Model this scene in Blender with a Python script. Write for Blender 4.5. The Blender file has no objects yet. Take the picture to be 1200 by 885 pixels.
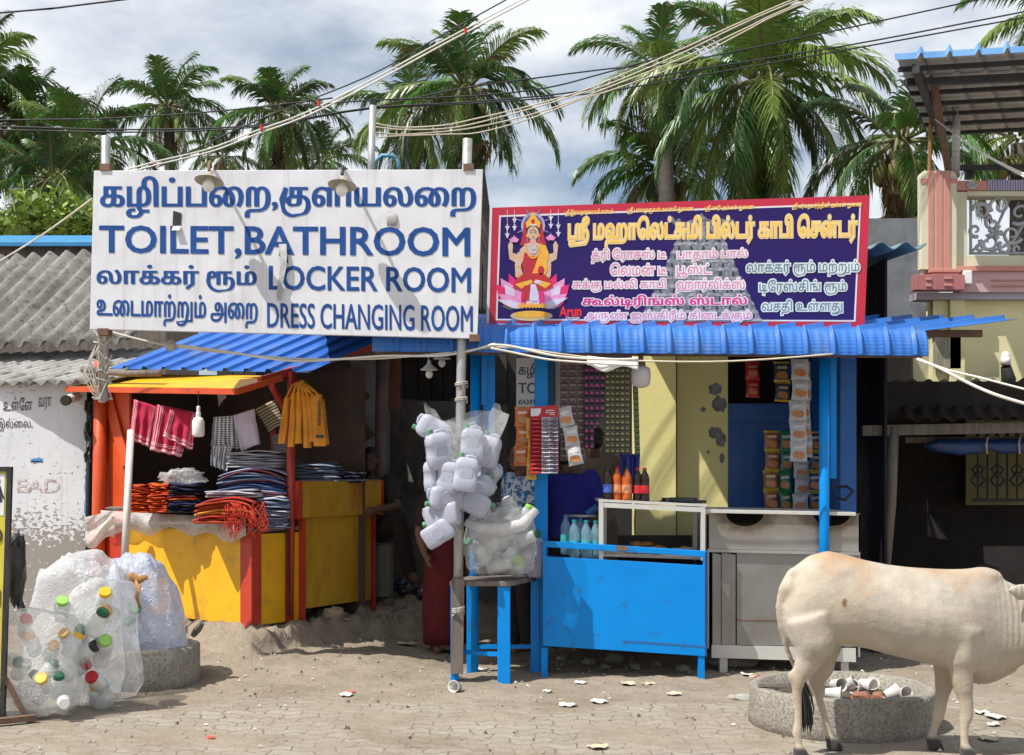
import bpy, math, random
from mathutils import Vector, Matrix, noise
from mathutils.geometry import delaunay_2d_cdt

SC = bpy.context.scene
C = SC.collection
R = math.radians
PI = math.pi

# ------------------------------------------------------------------ camera, sky, sun, exposure
cam_d = bpy.data.cameras.new('camera')
cam = bpy.data.objects.new('camera', cam_d)
C.objects.link(cam)
cam.location = (0, 0, 1.6)
cam.rotation_euler = (R(90), 0, 0)
cam_d.sensor_width = 36
cam_d.lens = 45
cam_d.shift_y = 0.0879
cam_d.clip_start = 0.1
cam_d.clip_end = 3000
SC.camera = cam

SUN_DIR = Vector((0.54, 0.35, -1.0)).normalized()          # the way the light travels
SUN_EL = math.asin(-SUN_DIR.z)
sun_d = bpy.data.lights.new('sun', 'SUN')
sun_d.energy = 5.0
sun_d.angle = R(0.53)
sun_d.color = (1.0, 0.96, 0.90)
sun = bpy.data.objects.new('sun', sun_d)
C.objects.link(sun)
sun.rotation_euler = SUN_DIR.to_track_quat('-Z', 'Y').to_euler()
sun.location = (-6, -6, 12)

world = bpy.data.worlds.new('World')
SC.world = world
world.use_nodes = True
wn, wl = world.node_tree.nodes, world.node_tree.links
wn.clear()
w_out = wn.new('ShaderNodeOutputWorld')
w_bg = wn.new('ShaderNodeBackground')
w_sky = wn.new('ShaderNodeTexSky')
w_sky.sky_type = 'NISHITA'
w_sky.sun_disc = False
w_sky.sun_elevation = SUN_EL
w_sky.sun_rotation = math.atan2(-SUN_DIR.x, -SUN_DIR.y)
w_sky.dust_density = 1.5
w_bg.inputs['Strength'].default_value = 0.1
w_tc = wn.new('ShaderNodeTexCoord')
w_map = wn.new('ShaderNodeMapping')
w_map.inputs['Scale'].default_value = (1.0, 1.0, 2.1)
w_map.inputs['Location'].default_value = (0.35, 0.0, 0.2)
w_n = wn.new('ShaderNodeTexNoise')
w_n.inputs['Scale'].default_value = 2.6
w_n.inputs['Detail'].default_value = 9
w_n.inputs['Roughness'].default_value = 0.55
w_r = wn.new('ShaderNodeValToRGB')
w_r.color_ramp.elements[0].position = 0.40
w_r.color_ramp.elements[1].position = 0.58
w_n2 = wn.new('ShaderNodeTexNoise')
w_n2.inputs['Scale'].default_value = 4.0
w_n2.inputs['Detail'].default_value = 6
w_cl = wn.new('ShaderNodeValToRGB')
w_cl.color_ramp.elements[0].color = (7.0, 7.4, 7.9, 1)
w_cl.color_ramp.elements[0].position = 0.3
w_cl.color_ramp.elements[1].color = (9.8, 9.9, 10.0, 1)
w_cl.color_ramp.elements[1].position = 0.72
w_mix = wn.new('ShaderNodeMixRGB')
wl.new(w_tc.outputs['Generated'], w_map.inputs['Vector'])
wl.new(w_map.outputs['Vector'], w_n.inputs['Vector'])
wl.new(w_map.outputs['Vector'], w_n2.inputs['Vector'])
wl.new(w_n.outputs['Fac'], w_r.inputs['Fac'])
wl.new(w_n2.outputs['Fac'], w_cl.inputs['Fac'])
wl.new(w_r.outputs['Color'], w_mix.inputs['Fac'])
wl.new(w_sky.outputs['Color'], w_mix.inputs['Color1'])
wl.new(w_cl.outputs['Color'], w_mix.inputs['Color2'])
wl.new(w_mix.outputs['Color'], w_bg.inputs['Color'])
wl.new(w_bg.outputs['Background'], w_out.inputs['Surface'])

SC.view_settings.view_transform = 'Standard'
SC.view_settings.look = 'None'
SC.view_settings.exposure = 0.25
SC.view_settings.gamma = 1.0
SC.view_settings.use_curve_mapping = False
SC.cycles.max_bounces = 6
SC.cycles.diffuse_bounces = 3
SC.cycles.glossy_bounces = 3
SC.cycles.transparent_max_bounces = 24

# ------------------------------------------------------------------ helpers
FOC, CX, HY, EYE = 1500.0, 600.0, 548.0, 1.6


def P(px, py, d):                       # a photo pixel at distance d -> a point in the place
    return Vector(((px - CX) * d / FOC, d, EYE - (py - HY) * d / FOC))


def X(px, d): return (px - CX) * d / FOC
def Z(py, d): return EYE - (py - HY) * d / FOC


def lin(r, g, b):
    f = lambda v: (v / 255 / 12.92) if v / 255 <= 0.04045 else ((v / 255 + 0.055) / 1.055) ** 2.4
    return (f(r), f(g), f(b))


class MB:
    def __init__(s):
        s.v, s.f, s.mi, s.uv, s.cur = [], [], [], {}, 0

    def add(s, vs, fs, M=None):
        o = len(s.v)
        s.v += [(M @ Vector(p)) if M else Vector(p) for p in vs]
        s.f += [tuple(i + o for i in f) for f in fs]
        s.mi += [s.cur] * len(fs)
        return o

    def box(s, x0, x1, y0, y1, z0, z1, M=None):
        v = [(x0, y0, z0), (x1, y0, z0), (x1, y1, z0), (x0, y1, z0), (x0, y0, z1), (x1, y0, z1), (x1, y1, z1), (x0, y1, z1)]
        s.add(v, [(3, 2, 1, 0), (4, 5, 6, 7), (0, 1, 5, 4), (1, 2, 6, 5), (2, 3, 7, 6), (3, 0, 4, 7)], M)
        return s

    def hexa(s, a, b, c, d, n):         # slab: quad a b c d pushed along n
        n = Vector(n)
        q = [Vector(p) for p in (a, b, c, d)]
        s.add(q + [p + n for p in q], [(0, 1, 2, 3), (7, 6, 5, 4), (0, 4, 5, 1), (1, 5, 6, 2), (2, 6, 7, 3), (3, 7, 4, 0)])
        return s

    def beam(s, p, q, w, h, up=(0, 0, 1)):
        p, q = Vector(p), Vector(q)
        d = (q - p).normalized()
        u = Vector(up)
        if abs(d.dot(u)) > 0.95: u = Vector((0, 1, 0))
        a = d.cross(u).normalized() * w / 2
        b = a.cross(d).normalized() * h / 2
        s.hexa(p - a - b, p + a - b, p + a + b, p - a + b, q - p)
        return s

    def tube(s, pts, r, n=8, M=None, sx=1.0, up=None):
        pts = [Vector(p) for p in pts]
        k = len(pts)
        rs = r if isinstance(r, (list, tuple)) else [r] * k
        vs, prev = [], None
        for i, p in enumerate(pts):
            t = (pts[min(i + 1, k - 1)] - pts[max(i - 1, 0)])
            t = t.normalized() if t.length > 1e-9 else Vector((0, 0, 1))
            if prev is None:
                a = Vector(up) if up else (Vector((0, 0, 1)) if abs(t.z) < 0.9 else Vector((0, 1, 0)))
            else:
                a = prev
            a = (a - t * a.dot(t))
            a = a.normalized() if a.length > 1e-6 else t.orthogonal().normalized()
            prev = a
            b = t.cross(a)
            for j in range(n):
                th = 2 * PI * j / n
                vs.append(p + a * (math.cos(th) * rs[i]) + b * (math.sin(th) * rs[i] * sx))
        fs = []
        for i in range(k - 1):
            for j in range(n):
                fs.append((i * n + j, i * n + (j + 1) % n, (i + 1) * n + (j + 1) % n, (i + 1) * n + j))
        fs.append(tuple(reversed(range(n))))
        fs.append(tuple((k - 1) * n + j for j in range(n)))
        s.add(vs, fs, M)
        return s

    def lathe(s, prof, n=16, M=None, cap=True):
        vs = [(r * math.cos(2 * PI * j / n), r * math.sin(2 * PI * j / n), z) for r, z in prof for j in range(n)]
        fs = []
        k = len(prof)
        for i in range(k - 1):
            for j in range(n):
                fs.append((i * n + j, i * n + (j + 1) % n, (i + 1) * n + (j + 1) % n, (i + 1) * n + j))
        if cap:
            fs.append(tuple(reversed(range(n))))
            fs.append(tuple((k - 1) * n + j for j in range(n)))
        s.add(vs, fs, M)
        return s

    def loft(s, rings, M=None, cap=True):
        n = len(rings[0])
        vs = [p for r in rings for p in r]
        fs = []
        for i in range(len(rings) - 1):
            for j in range(n):
                fs.append((i * n + j, i * n + (j + 1) % n, (i + 1) * n + (j + 1) % n, (i + 1) * n + j))
        if cap:
            fs.append(tuple(reversed(range(n))))
            fs.append(tuple((len(rings) - 1) * n + j for j in range(n)))
        s.add(vs, fs, M)
        return s

    def grid(s, fn, nu, nv, M=None, mfn=None):
        vs = [fn(i / nu, j / nv) for j in range(nv + 1) for i in range(nu + 1)]
        fs = [(j * (nu + 1) + i, j * (nu + 1) + i + 1, (j + 1) * (nu + 1) + i + 1, (j + 1) * (nu + 1) + i) for j in range(nv) for i in range(nu)]
        o = s.add(vs, fs, M)
        for j in range(nv + 1):
            for i in range(nu + 1):
                s.uv[o + j * (nu + 1) + i] = (i / nu, j / nv)
        if mfn:
            b = len(s.mi) - len(fs)
            for j in range(nv):
                for i in range(nu):
                    s.mi[b + j * nu + i] = mfn((i + .5) / nu, (j + .5) / nv)
        return s

    def ball(s, c, rx, ry, rz, nu=16, nv=10, amp=0, fr=3, seed=0, M=None, sup=1.0):
        c = Vector(c)
        vs = []
        for j in range(nv + 1):
            ph = PI * j / nv
            for i in range(nu):
                th = 2 * PI * i / nu
                d = Vector((math.sin(ph) * math.cos(th), math.sin(ph) * math.sin(th), math.cos(ph)))
                if sup != 1.0:
                    d = Vector([math.copysign(abs(k) ** sup, k) for k in d])
                k = 1 + (amp * noise.fractal(d * fr + Vector((seed * 7.3, seed, 0)), 0.8, 2.0, 4) if amp else 0)
                vs.append(c + Vector((d.x * rx, d.y * ry, d.z * rz)) * k)
        fs = [(j * nu + i, (j + 1) * nu + i, (j + 1) * nu + (i + 1) % nu, j * nu + (i + 1) % nu) for j in range(nv) for i in range(nu)]
        s.add(vs, fs, M)
        return s

    def poly(s, pts, M=None):
        s.add(pts, [tuple(range(len(pts)))], M)
        return s

    def prism(s, pts, n):               # outline pushed along n
        n = Vector(n)
        k = len(pts)
        q = [Vector(p) for p in pts]
        s.add(q + [p + n for p in q], [tuple(range(k)), tuple(reversed(range(k, 2 * k)))] + [(i, i + k, (i + 1) % k + k, (i + 1) % k) for i in range(k)])
        return s

    def pieces(s):                      # one builder for each loose piece
        par = list(range(len(s.v)))

        def root(i):
            while par[i] != i:
                par[i] = par[par[i]]; i = par[i]
            return i
        for f in s.f:
            for i in f[1:]: par[root(i)] = root(f[0])
        got = {}
        for f, mi in zip(s.f, s.mi):
            got.setdefault(root(f[0]), []).append((f, mi))
        for fl in got.values():
            idx = {}
            q = MB()
            for f, mi in fl:
                for i in f:
                    if i not in idx:
                        idx[i] = len(q.v); q.v.append(s.v[i])
                        if i in s.uv: q.uv[idx[i]] = s.uv[i]
                q.f.append(tuple(idx[i] for i in f)); q.mi.append(mi)
            yield q

    def build(s, name, mats, parent=None, label=None, cat=None, group=None, kind=None, smooth=False, bevel=0, solid=0, sub=0, fuse=0, fsm=5, sep=False):
        if sep:
            return [q.build(name, mats, parent, label, cat, group, kind, smooth, bevel, solid, sub, fuse, fsm) for q in s.pieces()]
        me = bpy.data.meshes.new(name)
        me.from_pydata([tuple(p) for p in s.v], [], s.f)
        mats = mats if isinstance(mats, (list, tuple)) else [mats]
        for m in mats: me.materials.append(m)
        if len(mats) > 1: me.polygons.foreach_set('material_index', s.mi)
        if smooth: me.polygons.foreach_set('use_smooth', [True] * len(me.polygons))
        if s.uv:
            l = me.uv_layers.new(name='UVMap')
            for lp in me.loops:
                l.data[lp.index].uv = s.uv.get(lp.vertex_index, (0, 0))
        me.update()
        o = bpy.data.objects.new(name, me)
        C.objects.link(o)
        if parent is not None: attach(o, parent)
        tag(o, label, cat, group, kind)
        if fuse:
            m = o.modifiers.new('fuse', 'REMESH'); m.mode = 'VOXEL'; m.voxel_size = fuse; m.use_smooth_shade = True
            m = o.modifiers.new('smooth', 'SMOOTH'); m.iterations = fsm; m.factor = 0.5
        if solid:
            m = o.modifiers.new('solid', 'SOLIDIFY'); m.thickness = solid; m.offset = 0
        if bevel:
            m = o.modifiers.new('bevel', 'BEVEL'); m.width = bevel; m.segments = 2; m.limit_method = 'ANGLE'; m.angle_limit = R(40)
        if sub:
            m = o.modifiers.new('sub', 'SUBSURF'); m.levels = sub; m.render_levels = sub
        return o


def attach(o, parent):
    o.parent = parent
    if parent.name in LOC: o.matrix_parent_inverse = LOC[parent.name].inverted()


def tag(o, label=None, cat=None, group=None, kind=None):
    if label: o['label'] = label
    if cat: o['category'] = cat
    if group: o['group'] = group
    if kind: o['kind'] = kind
    return o


LOC = {}


def thing(name, label, cat, loc=(0, 0, 0), group=None):
    o = bpy.data.objects.new(name, None)
    C.objects.link(o)
    o.empty_display_size = 0.1
    o.location = loc
    LOC[o.name] = Matrix.Translation(Vector(loc))
    return tag(o, label, cat, group)


def dup(root, M, label=None, group=None):      # copy of a thing built at the origin, with its parts and their sub-parts
    r = root.copy()
    C.objects.link(r)
    r.matrix_world = M
    if label: r['label'] = label
    if group: r['group'] = group
    for ch in KIDS(root):
        c = ch.copy(); C.objects.link(c); c.parent = r
        for g in KIDS(ch):
            d = g.copy(); C.objects.link(d); d.parent = c
    return r


def KIDS(o): return [c for c in list(C.objects) if c.parent == o]


def TRS(loc, rot=(0, 0, 0), sc=1.0):
    from mathutils import Euler
    s = sc if isinstance(sc, (tuple, list)) else (sc, sc, sc)
    return Matrix.Translation(Vector(loc)) @ Euler(rot).to_matrix().to_4x4() @ Matrix.Diagonal((*s, 1))


# ------------------------------------------------------------------ materials
def newmat(name):
    m = bpy.data.materials.new(name)
    m.use_nodes = True
    nt = m.node_tree
    b = nt.nodes['Principled BSDF']
    return m, nt, b


def nd(nt, t, **k):
    n = nt.nodes.new('ShaderNode' + t)
    for a, v in k.items():
        if a in n.inputs: n.inputs[a].default_value = v
        else: setattr(n, a, v)
    return n


def noise_fac(nt, vec, scale, lo, hi, detail=5, rough=0.6):
    n = nd(nt, 'TexNoise')
    n.inputs['Scale'].default_value = scale
    n.inputs['Detail'].default_value = detail
    n.inputs['Roughness'].default_value = rough
    nt.links.new(vec, n.inputs['Vector'])
    r = nd(nt, 'MapRange')
    r.inputs['From Min'].default_value = lo
    r.inputs['From Max'].default_value = hi
    nt.links.new(n.outputs['Fac'], r.inputs['Value'])
    return r.outputs['Result']


def mixc(nt, fac, a, b):
    m = nd(nt, 'MixRGB')
    for sock, v in ((m.inputs['Fac'], fac), (m.inputs['Color1'], a), (m.inputs['Color2'], b)):
        if isinstance(v, (int, float)): sock.default_value = v
        elif isinstance(v, (tuple, list)): sock.default_value = (*v[:3], 1)
        else: nt.links.new(v, sock)
    return m.outputs['Color']


def addbump(nt, b, h, strength, dist=0.01):
    bp = nd(nt, 'Bump')
    bp.inputs['Strength'].default_value = strength
    bp.inputs['Distance'].default_value = dist
    nt.links.new(h, bp.inputs['Height'])
    if b.inputs['Normal'].links:
        nt.links.new(b.inputs['Normal'].links[0].from_socket, bp.inputs['Normal'])
    nt.links.new(bp.outputs['Normal'], b.inputs['Normal'])


MC = {}


def mat(name, c1, c2=None, sc=5, rough=0.6, metal=0.0, bump=0.2, bsc=40, dirt=None, dsc=3, dlo=0.5, dhi=0.62, spec=0.5, alpha=1.0, lo=0.35, hi=0.65, stretch=None):
    if name in MC: return MC[name]
    m, nt, b = newmat(name)
    tc = nd(nt, 'TexCoord')
    vec = tc.outputs['Object']
    if stretch:
        mp = nd(nt, 'Mapping')
        mp.inputs['Scale'].default_value = stretch
        nt.links.new(vec, mp.inputs['Vector'])
        vec = mp.outputs['Vector']
    c2 = c2 or tuple(x * 0.8 for x in c1)
    col = mixc(nt, noise_fac(nt, vec, sc, lo, hi), c1, c2)
    if dirt:
        col = mixc(nt, noise_fac(nt, vec, dsc, dlo, dhi, 8, 0.65), col, dirt)
    nt.links.new(col, b.inputs['Base Color'])
    rr = nd(nt, 'MapRange')
    rr.inputs['To Min'].default_value = max(rough - 0.1, 0.02)
    rr.inputs['To Max'].default_value = min(rough + 0.12, 1)
    nt.links.new(noise_fac(nt, vec, sc * 2.3, 0.3, 0.7), rr.inputs['Value'])
    nt.links.new(rr.outputs['Result'], b.inputs['Roughness'])
    b.inputs['Metallic'].default_value = metal
    b.inputs['Specular IOR Level'].default_value = spec
    b.inputs['Alpha'].default_value = alpha
    if bump:
        addbump(nt, b, noise_fac(nt, vec, bsc, 0.2, 0.8), bump, 0.006)
    MC[name] = m
    return m

LIG_SHAPES = [
    [1062, [423, -4, 360, 22, 335, 40, 314, 63, 298, 89, 289, 119, 286, 152, 289, 186, 299, 218, 314, 246, 337, 270, 368, 290, 406, 306, 451, 318, 506, 326, 749, 325, 798, 317, 842, 304, 880, 286, 913, 264, 941, 239, 983, 180, 1011, -11, 1003, -58, 990, -100, 949, -172, 892, -229, 469, -318, 408, -309, 352, -294, 302, -275, 258, -251, 218, -222, 155, -156, 70, 205, 207, 554, 280, 510, 164, 34, 176, -12, 194, -55, 217, -95, 246, -132, 280, -164, 321, -192, 368, -214, 421, -231, 481, -241, 755, -212, 794, -194, 828, -172, 857, -147, 881, -117, 900, -84, 915, -46, 923, -4, 926, 41, 923, 88, 912, 129, 895, 164, 872, 193, 843, 217, 810, 235, 772, 248, 443, 244, 415, 232, 396, 218, 382, 200, 372, 153, 376, 125, 389, 102, 410, 84, 438, 70, 506, 60, 547, 63, 582, 74, 610, 92, 630, 120, 648, 482, 476, 482, 476, 302, 397, 286, 397, 554, 920, 554, 920, 482, 733, 482, 722, 121, 708, 86, 689, 57, 666, 34, 640, 16]],
    [1332, [801, -12, 761, -7, 724, 8, 691, 33, 666, 70, 653, 103, 643, 185, 647, 238, 658, 286, 678, 330, 704, 368, 736, 401, 774, 427, 817, 446, 865, 458, 917, 462, 1028, 444, 1104, 394, 1131, 360, 1150, 321, 1160, 279, 1121, 72, 1315, 72, 1315, 0, 1036, 0, 1032, 63, 1078, 219, 1073, 269, 1057, 311, 1032, 345, 997, 370, 957, 385, 910, 390, 875, 388, 814, 370, 789, 354, 766, 331, 745, 302, 721, 132, 730, 103, 745, 82, 774, 62, 809, 56, 840, 62, 861, 80, 874, 106, 878, 137, 873, 177, 858, 208, 836, 231, 806, 246, 770, 255, 593, 258, 593, 328, 823, 316, 895, 282, 921, 258, 941, 228, 954, 191, 958, 150, 954, 104, 941, 64, 920, 32, 891, 7, 851, -7], [186, -4, 123, 22, 98, 40, 77, 63, 61, 89, 52, 119, 49, 152, 52, 186, 62, 218, 78, 246, 100, 270, 130, 290, 168, 306, 214, 318, 268, 326, 626, 328, 626, 258, 238, 252, 206, 244, 178, 232, 159, 218, 146, 200, 138, 179, 135, 153, 139, 125, 152, 102, 173, 84, 201, 70, 269, 60, 310, 63, 344, 74, 372, 92, 394, 120, 411, 482, 239, 482, 239, 302, 160, 286, 160, 554, 683, 554, 683, 482, 496, 482, 471, 86, 452, 57, 429, 34, 403, 16]],
    [867, [186, -4, 123, 22, 98, 40, 77, 63, 61, 89, 52, 119, 49, 152, 52, 186, 62, 218, 78, 246, 100, 270, 130, 290, 168, 306, 214, 318, 268, 326, 843, 328, 843, 258, 238, 252, 206, 244, 178, 232, 159, 218, 146, 200, 138, 179, 135, 153, 139, 125, 152, 102, 173, 84, 201, 70, 269, 60, 310, 63, 344, 74, 372, 92, 394, 120, 411, 482, 239, 482, 239, 302, 160, 286, 160, 554, 683, 554, 683, 482, 496, 482, 471, 86, 452, 57, 429, 34, 403, 16], [632, 0, 632, 275, 715, 267, 715, 0]],
    [1091, [186, -4, 123, 22, 98, 40, 77, 63, 61, 89, 52, 119, 49, 153, 52, 187, 62, 218, 78, 246, 100, 270, 130, 290, 168, 306, 214, 318, 268, 326, 671, 280, 721, 234, 741, 205, 756, 174, 774, 100, 774, 17, 717, -151, 689, -186, 657, -217, 621, -244, 580, -267, 486, -302, 375, -319, 170, -306, 101, -277, 74, -256, 54, -231, 42, -201, 38, -167, 935, -84, 935, -156, 124, -166, 121, -180, 132, -207, 164, -228, 199, -239, 243, -246, 617, -152, 684, 99, 675, 137, 661, 170, 641, 197, 616, 220, 586, 236, 514, 256, 238, 252, 206, 244, 178, 232, 159, 218, 146, 200, 138, 179, 135, 153, 139, 125, 152, 102, 173, 84, 201, 70, 269, 60, 310, 63, 344, 74, 372, 92, 394, 120, 411, 482, 239, 482, 239, 302, 160, 286, 160, 554, 683, 554, 683, 482, 496, 482, 471, 86, 452, 57, 429, 34, 403, 16], [917, -156, 917, 554, 1003, 554, 1003, -156]],
    [947, [604, -148, 604, 0, 88, 0, 88, 554, 174, 554, 174, 72, 604, 72, 604, 554, 690, 554, 690, -148], [791, 101, 829, 97, 864, 85, 896, 64, 920, 35, 932, 10, 940, -19, 942, -53, 938, -96, 927, -135, 908, -170, 883, -202, 814, -254, 721, -291, 166, -279, 130, -257, 105, -230, 91, -201, 86, -168, 90, -140, 103, -114, 125, -91, 185, -65, 397, -78, 382, -150, 180, -147, 175, -184, 184, -198, 201, -211, 620, -238, 682, -225, 735, -207, 778, -185, 813, -159, 838, -128, 853, -94, 858, -55, 853, -19, 837, 8, 812, 25, 778, 31, 690, 0, 690, 73, 761, 99]],
    [1132, [422, -283, 371, -280, 323, -272, 278, -258, 236, -239, 199, -214, 166, -183, 137, -147, 113, -105, 94, -58, 79, -6, 71, 52, 70, 201, 206, 554, 280, 510, 243, 455, 212, 396, 187, 334, 169, 269, 158, 204, 156, 64, 163, 13, 174, -32, 209, -104, 256, -156, 473, -203, 518, -195, 556, -180, 589, -161, 617, -136, 639, -107, 656, -73, 674, 8, 758, 8, 751, -47, 736, -97, 714, -143, 684, -184, 647, -218, 602, -246, 550, -267, 490, -279], [854, 566, 901, 562, 942, 549, 977, 528, 1006, 499, 1030, 463, 1048, 420, 1061, 372, 1056, 142, 1028, 83, 1008, 60, 955, 24, 922, 13, 362, 0, 362, 554, 448, 554, 448, 72, 674, 72, 700, 487, 719, 515, 744, 537, 774, 553, 810, 563], [852, 494, 792, 471, 778, 451, 768, 426, 762, 391, 760, 72, 884, 80, 913, 91, 946, 116, 967, 153, 976, 185, 928, 464, 894, 486]],
    [1051, [820, 319, 855, 316, 886, 306, 915, 290, 940, 269, 962, 241, 979, 208, 992, 170, 1002, 78, 998, 10, 986, -51, 966, -105, 938, -153, 905, -194, 866, -228, 822, -257, 774, -281, 668, -311, 468, -318, 408, -310, 353, -296, 259, -253, 220, -226, 157, -161, 132, -124, 76, 252, 206, 554, 280, 510, 213, 395, 188, 337, 169, 276, 158, 212, 156, 78, 176, -14, 193, -56, 215, -96, 244, -132, 278, -164, 318, -192, 364, -214, 416, -231, 475, -241, 622, -240, 685, -228, 742, -209, 793, -182, 835, -146, 869, -102, 894, -51, 909, 9, 902, 172, 886, 204, 864, 228, 837, 242, 805, 247, 778, 244, 708, 211, 708, 284, 785, 316], [361, 0, 361, 554, 883, 554, 883, 482, 708, 482, 708, 0, 622, 0, 622, 482, 447, 482, 447, 0]],
    [1152, [920, 319, 955, 316, 987, 306, 1016, 290, 1041, 269, 1063, 241, 1080, 207, 1093, 168, 1103, 74, 1100, 18, 1091, -34, 1077, -80, 1057, -123, 1033, -160, 1005, -193, 973, -222, 503, -316, 422, -302, 352, -278, 289, -245, 235, -205, 189, -158, 151, -105, 120, -46, 97, 18, 81, 86, 71, 158, 110, 460, 127, 490, 148, 516, 172, 537, 200, 553, 232, 563, 269, 566, 311, 561, 346, 547, 374, 525, 396, 496, 409, 461, 413, 421, 408, 378, 394, 342, 371, 312, 340, 290, 303, 277, 260, 273, 229, 276, 199, 284, 143, 316, 93, 368, 120, 438, 181, 368, 214, 350, 251, 344, 283, 349, 308, 364, 325, 389, 331, 424, 326, 456, 312, 479, 291, 493, 263, 498, 235, 493, 212, 476, 193, 452, 155, 158, 164, 93, 180, 34, 202, -21, 230, -71, 264, -115, 305, -153, 352, -185, 404, -210, 463, -229, 528, -240, 774, -227, 863, -195, 901, -172, 934, -144, 962, -111, 985, -72, 1002, -29, 1012, 21, 1002, 172, 986, 204, 964, 228, 937, 242, 905, 247, 878, 244, 809, 211, 809, 284, 886, 316], [462, 0, 462, 554, 984, 554, 984, 482, 809, 482, 809, 0, 723, 0, 723, 482, 548, 482, 548, 0]],
    [1135, [570, 566, 618, 562, 661, 549, 698, 528, 731, 499, 757, 462, 778, 418, 793, 367, 802, 309, 805, 244, 803, 177, 796, 115, 699, -150, 649, -204, 594, -247, 532, -280, 464, -303, 388, -316, 166, -306, 99, -277, 72, -256, 52, -231, 40, -201, 36, -167, 998, -84, 998, -156, 122, -166, 119, -180, 130, -207, 164, -228, 198, -239, 242, -246, 364, -246, 466, -226, 510, -207, 552, -182, 591, -151, 714, 304, 707, 352, 696, 392, 682, 425, 664, 451, 642, 470, 605, 488, 563, 494, 514, 486, 492, 474, 474, 458, 457, 433, 446, 404, 440, 367, 438, 0, 352, 0, 340, 436, 283, 492, 197, 463, 184, 438, 176, 406, 172, 0, 86, 0, 139, 524, 162, 542, 189, 556, 255, 566, 292, 562, 324, 552, 352, 535, 376, 510, 396, 480, 411, 443, 390, 450, 404, 481, 424, 510, 451, 533, 484, 551, 524, 562], [961, -156, 961, 554, 1047, 554, 1047, -156]],
    [797, [88, 0, 88, 554, 174, 554, 174, 72, 780, 72, 780, 0], [489, 471, 527, 468, 560, 458, 586, 443, 608, 422, 624, 398, 641, 341, 498, -284, 419, -262, 552, 346, 538, 375, 517, 393, 488, 399, 455, 392, 428, 370, 416, 348, 408, 320, 444, 156, 528, 56, 456, 19, 331, 222, 331, 357, 342, 384, 366, 420, 398, 448, 425, 461]],
    [1271, [1026, 813, 1086, 774, 1112, 748, 1136, 716, 1170, 628, 1182, 0, 1096, 0, 1088, 590, 1077, 634, 1062, 668, 1044, 696, 1023, 718, 992, 740, 957, 756, 919, 765, 788, 750, 754, 728, 729, 699, 714, 663, 709, 621, 711, 587, 729, 532, 745, 510, 814, 467, 844, 460, 846, 390, 806, 397, 733, 425, 701, 446, 652, 502, 636, 537, 626, 577, 623, 621, 627, 668, 638, 709, 658, 744, 683, 774, 714, 799, 750, 818, 790, 832, 833, 840], [215, -9, 182, 0, 152, 14, 125, 35, 102, 62, 82, 96, 68, 138, 60, 186, 57, 242, 60, 294, 68, 341, 81, 384, 99, 422, 121, 456, 147, 486, 176, 510, 244, 546, 319, 564, 489, 542, 518, 525, 545, 502, 570, 473, 588, 440, 602, 402, 694, 70, 744, 62, 776, 66, 804, 78, 828, 100, 847, 132, 856, 161, 778, 532, 857, 567, 947, 190, 939, 143, 926, 102, 907, 67, 883, 39, 854, 16, 820, 1, 781, -9, 737, -12, 696, -9, 658, 0, 625, 16, 597, 38, 577, 61, 561, 88, 510, 396, 494, 428, 472, 455, 450, 471, 393, 490, 355, 492, 311, 488, 272, 477, 237, 458, 207, 433, 182, 403, 162, 366, 148, 326, 139, 281, 152, 129, 170, 96, 194, 73, 222, 60, 253, 56, 278, 59, 300, 68, 317, 82, 330, 101, 340, 155, 334, 199, 314, 232, 284, 251, 247, 258, 208, 253, 172, 237, 138, 213, 108, 184, 93, 248, 229, 326, 261, 328, 306, 323, 345, 308, 378, 284, 402, 251, 417, 212, 422, 165, 420, 130, 413, 98, 401, 70, 376, 35, 342, 9, 314, -3, 283, -10]],
    [797, [88, 0, 88, 554, 174, 554, 174, 72, 780, 72, 780, 0], [616, 464, 642, 455, 676, 436, 700, 411, 715, 381, 720, 346, 716, 308, 703, 276, 682, 252, 655, 234, 624, 224, 589, 220, 553, 223, 522, 234, 496, 250, 477, 272, 465, 300, 461, 333, 470, 387, 484, 417, 507, 446, 558, 424, 534, 386, 557, 290, 589, 284, 615, 288, 634, 300, 646, 318, 650, 342, 643, 372, 622, 392, 591, 404, 477, 395, 442, 376, 415, 351, 396, 320, 385, 283, 381, 242, 384, 203, 393, 166, 408, 132, 428, 100, 479, 49, 413, 12, 352, 76, 329, 114, 312, 154, 302, 196, 298, 241, 314, 328, 335, 368, 362, 402, 475, 463]],
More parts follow.
